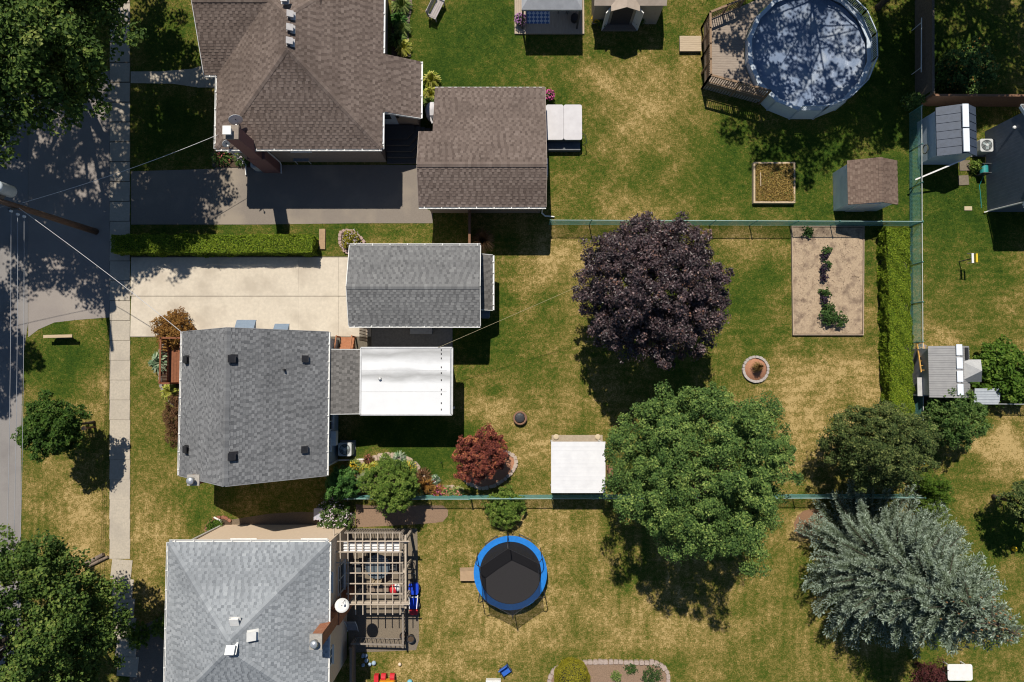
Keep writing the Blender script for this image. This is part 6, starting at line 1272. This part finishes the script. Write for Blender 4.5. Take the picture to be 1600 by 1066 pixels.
L_HEDGE = leafmat('hedge_leaf', [(0, (.06,.11,.008)), (.5, (.155,.235,.015)), (1, (.3,.36,.034))], .2, patch=.22, pscale=1.5)
L_PINE = leafmat('dwarf_pine', [(0, (.02,.06,.012)), (.5, (.055,.14,.028)), (1, (.13,.24,.055))], .1)
L_BARB = leafmat('orange_barberry', [(0, (.1,.042,.012)), (.5, (.27,.13,.03)), (1, (.42,.25,.07))], .2)
L_RUST = leafmat('rust_barberry', [(0, (.07,.03,.015)), (.5, (.15,.075,.035)), (1, (.2,.14,.06))], .2)
L_YEL = leafmat('yellow_hosta', [(0, (.2,.24,.03)), (.5, (.42,.42,.07)), (1, (.6,.56,.17))], .2)
L_HOSTA = leafmat('pale_hosta', [(0, (.07,.12,.03)), (.5, (.17,.24,.06)), (1, (.38,.42,.14))], .2)
L_VARI = leafmat('variegated_hosta', [(0, (.08,.15,.07)), (.5, (.2,.3,.17)), (1, (.45,.5,.34))], .2)
L_LILAC = leafmat('lilac_leaf', [(0, (.026,.06,.012)), (.5, (.075,.14,.03)), (1, (.18,.25,.065))], .2)
L_GOLD = leafmat('golden_bush', [(0, (.1,.1,.008)), (.5, (.24,.22,.015)), (1, (.42,.36,.04))], .2)
L_SILV = leafmat('silver_grass', [(0, (.1,.14,.06)), (1, (.4,.43,.25))], .2)
F_PINK = surf('pink_petal', (.6,.12,.3), (.45,.06,.2), scale=20); F_YEL = surf('yellow_petal', (.75,.5,.02), (.6,.36,.02), scale=20); F_WHITE = surf('white_petal', (.75,.68,.7), (.6,.5,.56), scale=20); F_RED = surf('red_petal', (.6,.04,.06), (.7,.3,.3), scale=20); F_PURP = surf('purple_petal', (.35,.1,.4), (.55,.3,.5), scale=20); F_MAUVE = surf('mauve_petal', (.62,.55,.56), (.5,.4,.46), scale=20)

# ------------------------------------------------------------------ trees
tree('purple_maple', 'large dark purple maple tree by the teal fence', 'tree', 987, 468, 5.3, 3.95, 3.3, 105000, .115, L_PURPLE, 11, clumps=120, crad=.195, trunk=.22, lump=.24, hollow=.25)
tree('green_tree', 'broad green shade tree right of the white gazebo', 'tree', 1044, 703, 6.8, 4.45, 4.2, 140000, .1, L_LOCUST, 12, clumps=130, crad=.18, trunk=.2, ry=4.45, lump=.17, hollow=.3)
tree('dark_evergreen', 'dark evergreen tree at the lower end of the tall hedge', 'tree', 1322, 683, 3.6, 3.05, 3.2, 46000, .1, L_DARK, 13, clumps=80, crad=.25, trunk=.14, ry=2.35, lump=.2, hollow=.15)
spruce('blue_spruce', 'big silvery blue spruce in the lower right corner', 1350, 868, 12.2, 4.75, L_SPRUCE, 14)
tree('street_maple', 'small round green street tree on the roadside lawn', 'tree', 147, 660, 3.5, 1.85, 1.5, 15000, .13, L_STREET, 15, clumps=42, crad=.28, trunk=.09, lump=.2)
tree('roadside_maple', 'huge green maple filling the bottom left corner', 'tree', 135, 935, 7.0, 5.9, 4.6, 90000, .16, L_MAPLE, 16, clumps=120, crad=.19, trunk=.34, lump=.16)
tree('shade_maple', 'very large dark leafy tree over the road at top left', 'tree', 116, 74, 9.2, 9.3, 4.6, 140000, .2, L_MAPLE, 17, clumps=190, crad=.17, trunk=.42, lump=.12)
tree('shade_maple', 'tall tree beyond the left edge throwing shade across the road', 'tree', -128, 400, 9.5, 5.8, 4.3, 52000, .2, L_MAPLE, 18, clumps=70, crad=.22, trunk=.36)
tree('lawn_maple', 'tall airy tree beyond the top edge shading the pool', 'tree', 1240, -62, 10.0, 6.6, 4.2, 23000, .2, L_MAPLE, 19, clumps=95, crad=.17, trunk=.13)
tree('lawn_maple', 'tree at the top right edge shading the board fence', 'tree', 1492, -75, 9.5, 5.8, 4.2, 30000, .2, L_MAPLE, 20, clumps=70, crad=.2, trunk=.34)
tree('lawn_maple', 'tree beyond the top edge shading the fence corner shed', 'tree', 1372, 12, 8.4, 3.0, 2.6, 14000, .2, L_MAPLE, 21, clumps=26, crad=.26, trunk=.2)
tree('edge_tree', 'dark leafy tree cut by the right edge', 'tree', 1552, 776, 3.0, 1.4, 1.6, 9000, .12, L_DARK, 22, clumps=30, crad=.3, trunk=.12)
tree('red_maple', 'dark red ornamental maple in the stone-edged bed', 'tree', 755, 706, 1.75, 1.55, 1.35, 16000, .1, L_RED, 23, clumps=46, crad=.26, trunk=.07, lump=.2)
tree('lilac_bush', 'large leafy lilac bush with faded blossoms beside the metal shed', 'bush', 1457, 650, 1.7, 1.85, 1.6, 13000, .12, L_LILAC, 24, clumps=40, crad=.28, trunk=.07, lump=.25)
shrub('leafy_bush', 'bright green bush at the right edge by the metal store', 'bush', 1552, 584, 1.75, 2.0, 9000, .16, L_BRIGHT, 25, clumps=36, crad=.3)
for i, (a, b, r_, h_) in enumerate(((1432, 752, .75, 2.9), (1444, 768, .7, 2.4), (1436, 783, .7, 2.4))):
    shrub('cedar_shrub', ('upper', 'middle', 'lower')[i]+' of the bright cedar shrubs right of the dark evergreen', 'shrub', a, b, r_, h_, 5200, .11, L_BRIGHT if i < 2 else L_BOX, 40+i, 'cedar shrubs', clumps=18, crad=.36, aspect=.35)
# hedges
a, b = W(192, 400), W(498, 373); hedge('driveway_hedge', 'long low clipped green hedge along the cream driveway', a[0], a[1], b[0], b[1], 1.15, 42000, .075, L_HEDGE, 51)
a, b = W(1377, 664), W(1405, 362); hedge('tall_hedge', 'tall straight clipped hedge along the right-hand fence', a[0], a[1], b[0], b[1], 1.05, 60000, .075, L_HEDGE, 52)
# shrubs
tree('globe_shrub', 'large round green shrub tree in the flower border', 'shrub', 622, 746, 2.35, 1.55, 1.4, 26000, .085, L_BOX, 61, clumps=60, crad=.24, trunk=.08, lump=.12)
shrub('globe_shrub', 'medium round clipped shrub above the trampoline', 'shrub', 790, 790, 1.06, 1.5, 15000, .075, L_BOX, 62, clumps=50, crad=.25, lump=.08)
shrub('dwarf_pine', 'dense dark green dwarf pine at the grey house corner', 'shrub', 544, 750, .85, 2.9, 12000, .09, L_PINE, 63, clumps=22, crad=.36, ry=.8)
shrub('hydrangea', 'pale mauve flowering bush at the cream house corner', 'bush', 527, 800, .95, 1.4, 5000, .09, L_LILAC, 64, flowers=(F_MAUVE, 420, .08))
shrub('barberry', 'round orange-brown shrub at the driveway end of the porch', 'shrub', 279, 517, 1.1, 1.25, 15000, .075, L_BARB, 65, clumps=40)
shrub('barberry', 'rusty brown shrub against the front wall below the porch', 'shrub', 288, 654, .95, 1.3, 11000, .075, L_RUST, 66, ry=1.35)
shrub('corner_barberry', 'variegated pink and yellow shrub in the brick-edged bed', 'shrub', 549, 376, .55, .7, 2200, .07, L_GOLD, 67, flowers=(F_MAUVE, 160, .06))
shrub('golden_shrub', 'round golden yellow bush in the bottom bed', 'shrub', 893, 1052, .95, 1.0, 12000, .055, L_GOLD, 68, clipped=True)
shrub('bed_perennial', 'low green perennial near the top right of the bottom bed', 'plant', 985, 1043, .35, .3, 500, .07, L_VEG if False else M_VEG, 69); shrub('bed_perennial', 'yellow-green perennial right of the golden bush', 'plant', 962, 1054, .3, .45, 500, .07, L_HOSTA, 70); shrub('bed_perennial', 'tufted green perennial at the right end of the bottom bed', 'plant', 1018, 1052, .6, .5, 1200, .06, M_VEG, 71)
shrub('foundation_shrub', 'small green shrub at the cream house front corner', 'shrub', 340, 822, .5, .8, 2200, .06, L_BRIGHT, 72); shrub('foundation_shrub', 'bright green shrub on the shaded front path', 'shrub', 222, 990, .75, .9, 3000, .08, L_BRIGHT, 73); shrub('foundation_shrub', 'darker green shrub left of the pale roofed house', 'shrub', 262, 975, .7, .9, 3000, .08, L_BOX, 74)
shrub('burgundy_shrub', 'dark burgundy shrub at the bottom right under the spruce', 'shrub', 1442, 1052, 1.0, 1.3, 3500, .08, leafmat('burgundy_leaf', [(0, (.03,.008,.01)), (1, (.16,.05,.045))]), 75)
q = W(1487, 1042); wt = thing('white_table', 'white plastic table half hidden below the spruce', 'table', (*q, 0)); MB().prism(rrect(q[0]-.7, q[1]-.45, q[0]+.7, q[1]+.45, .12), .7, .74).part('tabletop', M_WHITE(), wt)
for i in (-.5, .5):
    for j in (-.3, .3): MB().box(q[0]+i-.03, q[1]+j-.03, 0, q[0]+i+.03, q[1]+j+.03, .7).part('leg', M_WHITE(), wt)
shrub('wild_shrub', 'straggly sunlit bush behind the board fence corner', 'bush', 1500, 118, 1.5, 1.9, 5500, .14, L_LOCUST, 76, clumps=24, crad=.34, lump=.25, flowers=(surf('ochre_leaf', (.4,.22,.03), (.3,.16,.03)), 160, .12)); shrub('wild_shrub', 'low weedy bush left of the sunlit one behind the fence', 'bush', 1462, 125, .7, .9, 1500, .11, L_BOX, 77)
shrub('corner_shrub', 'bushy green shrub at the resin shed and fence corner', 'shrub', 1418, 165, .55, 1.3, 1800, .09, L_LILAC, 78); shrub('corner_shrub', 'small green shrub between air conditioner and hose reel', 'shrub', 1520, 262, .4, .7, 900, .08, L_BOX, 79)
# hostas and flowers
hs_ = [(268,612,.5,.4,L_YEL,'bright yellow hosta at the porch steps'),(253,566,.62,.42,L_VARI,'pale variegated hosta beside the porch railing'),(675,128,.5,.5,L_YEL,'yellow leafy plant at the upper end of the gap beside the brown garage'),(674,150,.45,.45,L_YEL,'yellow leafy plant in the middle of the gap beside the brown garage'),(672,163,.4,.4,L_HOSTA,'green leafy plant nearest the covered barbecue'),
 (628,12,.6,.5,L_HOSTA,'large pale hosta near the top of the brown house side bed'),(624,35,.5,.45,L_PINE,'dark green hosta second from the top in the side bed'),(629,48,.5,.45,L_HOSTA,'yellow-green hosta in the middle of the side bed'),(622,66,.5,.45,L_LILAC,'dark green leafy plant low in the side bed'),(631,77,.5,.4,L_YEL,'pale yellow-green hosta at the lower end of the side bed')]
for i, (a, b, r_, h_, mm, lb_) in enumerate(hs_): plant('hosta', lb_, 'plant', a, b, r_*1.1, h_, 170, .085, mm, 800+i, .05)
plant('ornamental_grass', 'reddish ornamental grass at the fence between the garages', 'plant', 755, 379, .75, 1.1, 420, .02, leafmat('red_grass', [(0, (.16,.1,.05)), (1, (.36,.22,.13))]), 81); plant('ornamental_grass', 'silvery striped grass left of the large globe shrub', 'plant', 572, 750, .6, .7, 300, .03, L_SILV, 82)
fl = [(603,718,.3,.3,L_HOSTA,F_WHITE,60,'pale flowering clump above the globe shrub'),(650,748,.34,.35,L_RUST,F_RED,60,'russet flowers beside the globe shrub'),(655,765,.34,.3,L_HOSTA,F_YEL,70,'yellow flowers nearest the fence right of the globe shrub'),(685,766,.36,.3,L_BARB,F_PINK,90,'pink flowers at the fence left of the red and white ones'),(585,728,.3,.3,L_YEL,F_YEL,60,'small yellow clump at the upper left of the globe shrub'),(555,726,.36,.5,L_HOSTA,F_YEL,150,'yellow lilies beside the downspout end'),(571,733,.34,.35,L_YEL,F_YEL,60,'yellow-green flowering clump left of the globe shrub'),(577,718,.28,.3,L_RUST,F_RED,30,'small russet plant at the top of the border'),(640,731,.42,.45,L_HOSTA,F_YEL,190,'golden yellow flowers right of the globe shrub'),(663,743,.4,.35,L_RUST,None,0,'rusty orange low plant in the border bend'),(668,757,.45,.4,L_BARB,None,0,'tawny ornamental clump near the fence in the border'),(680,750,.28,.28,L_VARI,F_WHITE,60,'white flowering clump beside the stone edge'),
 (625,716,.36,.3,L_VARI,F_WHITE,40,'grey-green clump at the crest of the stone edge'),(698,768,.32,.26,L_HOSTA,F_RED,90,'red and white flowers left of the border end'),(716,767,.3,.26,L_HOSTA,F_RED,80,'red and cream flowers at the right end of the border'),(349,246,.55,.4,L_LILAC,F_RED,150,'mixed red and yellow flowers at the brown house corner'),(380,250,.4,.35,L_LILAC,F_WHITE,90,'pale pink flowers beside the brown house downspout')]
for i, (a, b, r_, h_, mm, fm, fn, lb_) in enumerate(fl): plant('flower_clump', lb_, 'flowers', a, b, r_*1.25, h_, 170, .05, mm, 830+i, .05, None, (fm, int(fn*1.4), .08) if fm else None)
def potted(label, gx, gy, r_, fm, lm, seed, z0=0.0, potm=None):
    q = W(gx, gy); t = thing('flower_pot', label, 'flower pot', (*q, z0)); MB().lathe((q[0], q[1], z0), [(r_*.55,0),(r_*.8,.3),(r_*.85,.34),(r_*.7,.34)], 14).part('pot', potm or M_BLACKV, t, True); rng = np.random.default_rng(seed); n = 350
    p = rnd_dirs(n, rng, 0)*np.array([r_*1.15, r_*1.15, .3])*rng.uniform(.5, 1, (n, 1))+np.array([q[0], q[1], z0+.33]); leaves_part('foliage', t, lm, p, rnd_dirs(n, rng, .2), .08, rng)
    n = 130; p = rnd_dirs(n, rng, .1)*np.array([r_*1.2, r_*1.2, .36])*rng.uniform(.8, 1, (n, 1))+np.array([q[0], q[1], z0+.34])
    if fm: leaves_part('blossoms', t, fm, p, rnd_dirs(n, rng, .3), .09, rng, None, .95)
potted('pot of pink and purple petunias at the canopy deck corner', 813, 37, .34, F_PURP, L_LILAC, 91, .1); potted('pot of magenta flowers at the garage corner by the hot tub', 857, 153, .3, F_PINK, L_LILAC, 92); potted('yellow flowers at the left side of the tan shed landing', 931, 34, .28, F_YEL, L_BOX, 93); potted('leafy green pot at the right side of the tan shed landing', 997, 38, .32, None, L_BRIGHT, 94, .1); potted('green pot beside the yellow flowers at the tan shed', 938, 42, .24, None, L_BOX, 95)
q = W(690, 722); MB().tube([(q[0], q[1], 0), (q[0]+.02, q[1]+.02, .62)], .02, 6).thing('garden_stake', M_BLACKV, 'thin dark stake standing in the lawn left of the red maple', 'stake')
for i, (a, b, c_) in enumerate(((648, 760, .12), )):
    q = W(a, b); t = thing('garden_lantern', 'small white garden lantern at the foot of the globe shrub', 'lantern', (*q, .05)); MB().lathe((q[0], q[1], .05), [(.09,0),(.08,.25),(.12,.27),(.02,.38)], 10).part('lantern_body', M_WHITE(), t)
# small yard things at the bottom
q = W(790, 1044); cs = thing('child_chair', 'small blue child chair on the dry lawn at the bottom edge', 'chair', (*q, 0)); M_CB = surf('royal_blue', (.03,.13,.5), (.025,.1,.42), rough=.5); rz = .6
def LC(x, y, z): return Vector((q[0], q[1], 0))+Matrix.Rotation(rz, 3, 'Z') @ Vector((x, y, z))
MB().obox(LC(0, 0, .3), (.55, .45, .05), rz).part('seat', M_CB, cs); MB().obox(LC(0, .24, .52), (.55, .05, .45), rz, -.25).part('backrest', M_CB, cs)
for i in (-1, 1):
    for j in (-1, 1): MB().obox(LC(.24*i, .2*j, .14), (.05, .05, .28), rz).part('leg', M_BLACKV, cs)
    MB().obox(LC(.27*i, 0, .46), (.05, .45, .04), rz).part('armrest', M_BLACKV, cs)
q = W(771, 1068); wc = thing('white_crate', 'white slatted crate cut by the bottom edge', 'crate', (*q, 0))
for k in range(6): MB().obox((q[0]-.35+.14*k, q[1], .3), (.1, .6, .03), .1).part('slat', M_WHITE(), wc)
MB().box(q[0]-.42, q[1]-.3, 0, q[0]+.42, q[1]+.3, .26).part('body', M_WHITE(), wc)
q = W(607, 1060); ty = thing('toy_truck', 'orange and red toy tractor at the bottom edge', 'toy truck', (*q, 0)); M_OR = surf('orange_plastic', (.7,.33,.02), (.6,.27,.02), rough=.4)
MB().prism(rrect(q[0]-.45, q[1]-.6, q[0]+.45, q[1]+.1, .12), .25, .6).part('body', M_OR, ty); MB().box(q[0]-.75, q[1]-.1, .15, q[0]-.5, q[1]+.35, .45).part('side_box', MAT['red_vinyl'], ty)
for s in (-.22, .28): MB().tube([(q[0]+s-.13, q[1]+.22, .3), (q[0]+s+.13, q[1]+.22, .3)], .2, 12).part('wheel', MAT['red_vinyl'], ty)
for i, (px, py, r_, mm, lb_) in enumerate(((1582, 857, .16, F_YEL, 'small yellow ball on the right lawn'), (1491, 850, .1, M_WHITE(), 'tiny white ball on the grass right of the spruce'), (641, 1064, .16, surf('aqua', (.2,.5,.6), (.15,.42,.5)), 'small aqua ball at the bottom edge'), (625, 1037, .1, M_CREAM, 'small cream ball on the dry lawn below the pergola'))):
    q = W(px, py); MB().ball((q[0], q[1], r_), r_, 12).thing('ball', mm, lb_, 'ball', smooth=True)
rj = random.Random(8); q = W(574, 1030); dz = thing('toy_heap', 'heap of pale blue toys in the shade below the pergola', 'toys', (*q, 0))
for k in range(7): MB().ball((q[0]+rj.uniform(-.4, .4), q[1]+rj.uniform(-.3, .3), .12), rj.uniform(.09, .16), 8).part('toy', surf('pale_blue_toy', (.4,.5,.6), (.3,.4,.5)), dz, True)
q = W(505, 798); bn = thing('garden_bin', 'grey plastic bin behind the mauve bush', 'bin', (*q, 0)); MB().prism(rrect(q[0]-.25, q[1]-.3, q[0]+.25, q[1]+.3, .06), 0, .9).part('body', surf('bin_grey', (.28,.29,.33), (.23,.24,.28), rough=.5), bn); MB().prism(rrect(q[0]-.27, q[1]-.32, q[0]+.27, q[1]+.32, .06), .902, .97).part('lid', surf('bin_lid', (.4,.4,.45), (.34,.34,.39), rough=.5), bn)
q = W(150, 872); lg = thing('log_pile', 'grey weathered logs lying beside the pavement end', 'log', (*q, 0)); MB().tube([(q[0]-.6, q[1]-.35, .12), (q[0]+.5, q[1]+.25, .14)], .14, 9, .1).part('log', M_OLDWOOD, lg); MB().tube([(q[0]-.3, q[1]-.4, .1), (q[0]+.75, q[1]+.1, .1)], .1, 9, .08).part('log', M_OLDWOOD, lg)

# ------------------------------------------------------------------ grass blades over the lawn
def inside(px, py, poly):
    r = np.zeros(len(px), bool); n = len(poly)
    for i in range(n):
        (xa, ya), (xb, yb) = poly[i], poly[(i+1) % n]; c = ((ya > py) != (yb > py))
        with np.errstate(divide='ignore', invalid='ignore'): xx = (xb-xa)*(py-ya)/(yb-ya+1e-12)+xa
        r ^= c & (px < xx)
    return r
rng = np.random.default_rng(77); n = 420000; gx = rng.uniform(-31, 31, n); gy = rng.uniform(-20.5, 23.5, n); ok = np.ones(n, bool)
for poly in HARD: ok &= ~inside(gx, gy, poly)
for nm in ('grey_house', 'brown_house', 'brown_garage', 'grey_garage', 'pale_roofed_house', 'blue_house', 'sunroom'):
    o = bpy.data.objects[nm]
    for ch in o.children:
        if ch.name.split('.')[0] in ('wall', 'rear_wall'):
            bb = [Vector(c)+o.location for c in ch.bound_box]; xs_ = [p.x for p in bb]; ys_ = [p.y for p in bb]; ok &= ~((gx > min(xs_)) & (gx < max(xs_)) & (gy > min(ys_)) & (gy < max(ys_)))
gx, gy = gx[ok], gy[ok]; n = len(gx); d = dryness(gx, gy)+rng.normal(0, .16, n)
a = rng.uniform(0, 2*np.pi, n); L = rng.uniform(.035, .075, n)*np.where(d > .7, .8, 1.0); wd = rng.uniform(.010, .022, n); ln = rng.uniform(.3, 1.0, n)
dx, dy = np.cos(a), np.sin(a); B = np.stack([gx, gy, np.full(n, .001)], 1); S = np.stack([-dy, dx, np.zeros(n)], 1)*wd[:, None]
T = B+np.stack([dx*L*ln, dy*L*ln, L*np.sqrt(np.maximum(.1, 1-ln*ln*.8))], 1)
V = np.stack([B-S, B+S, T], 1).reshape(-1, 3)
g_ = link('grass', fast_mesh('grass', V, np.arange(n*3).reshape(n, 3), np.repeat(d, 3)), lawnmat('grass_blades', 1.15, 0)); tag(g_, 'short mown grass blades covering the lawns', 'grass', kind='stuff')
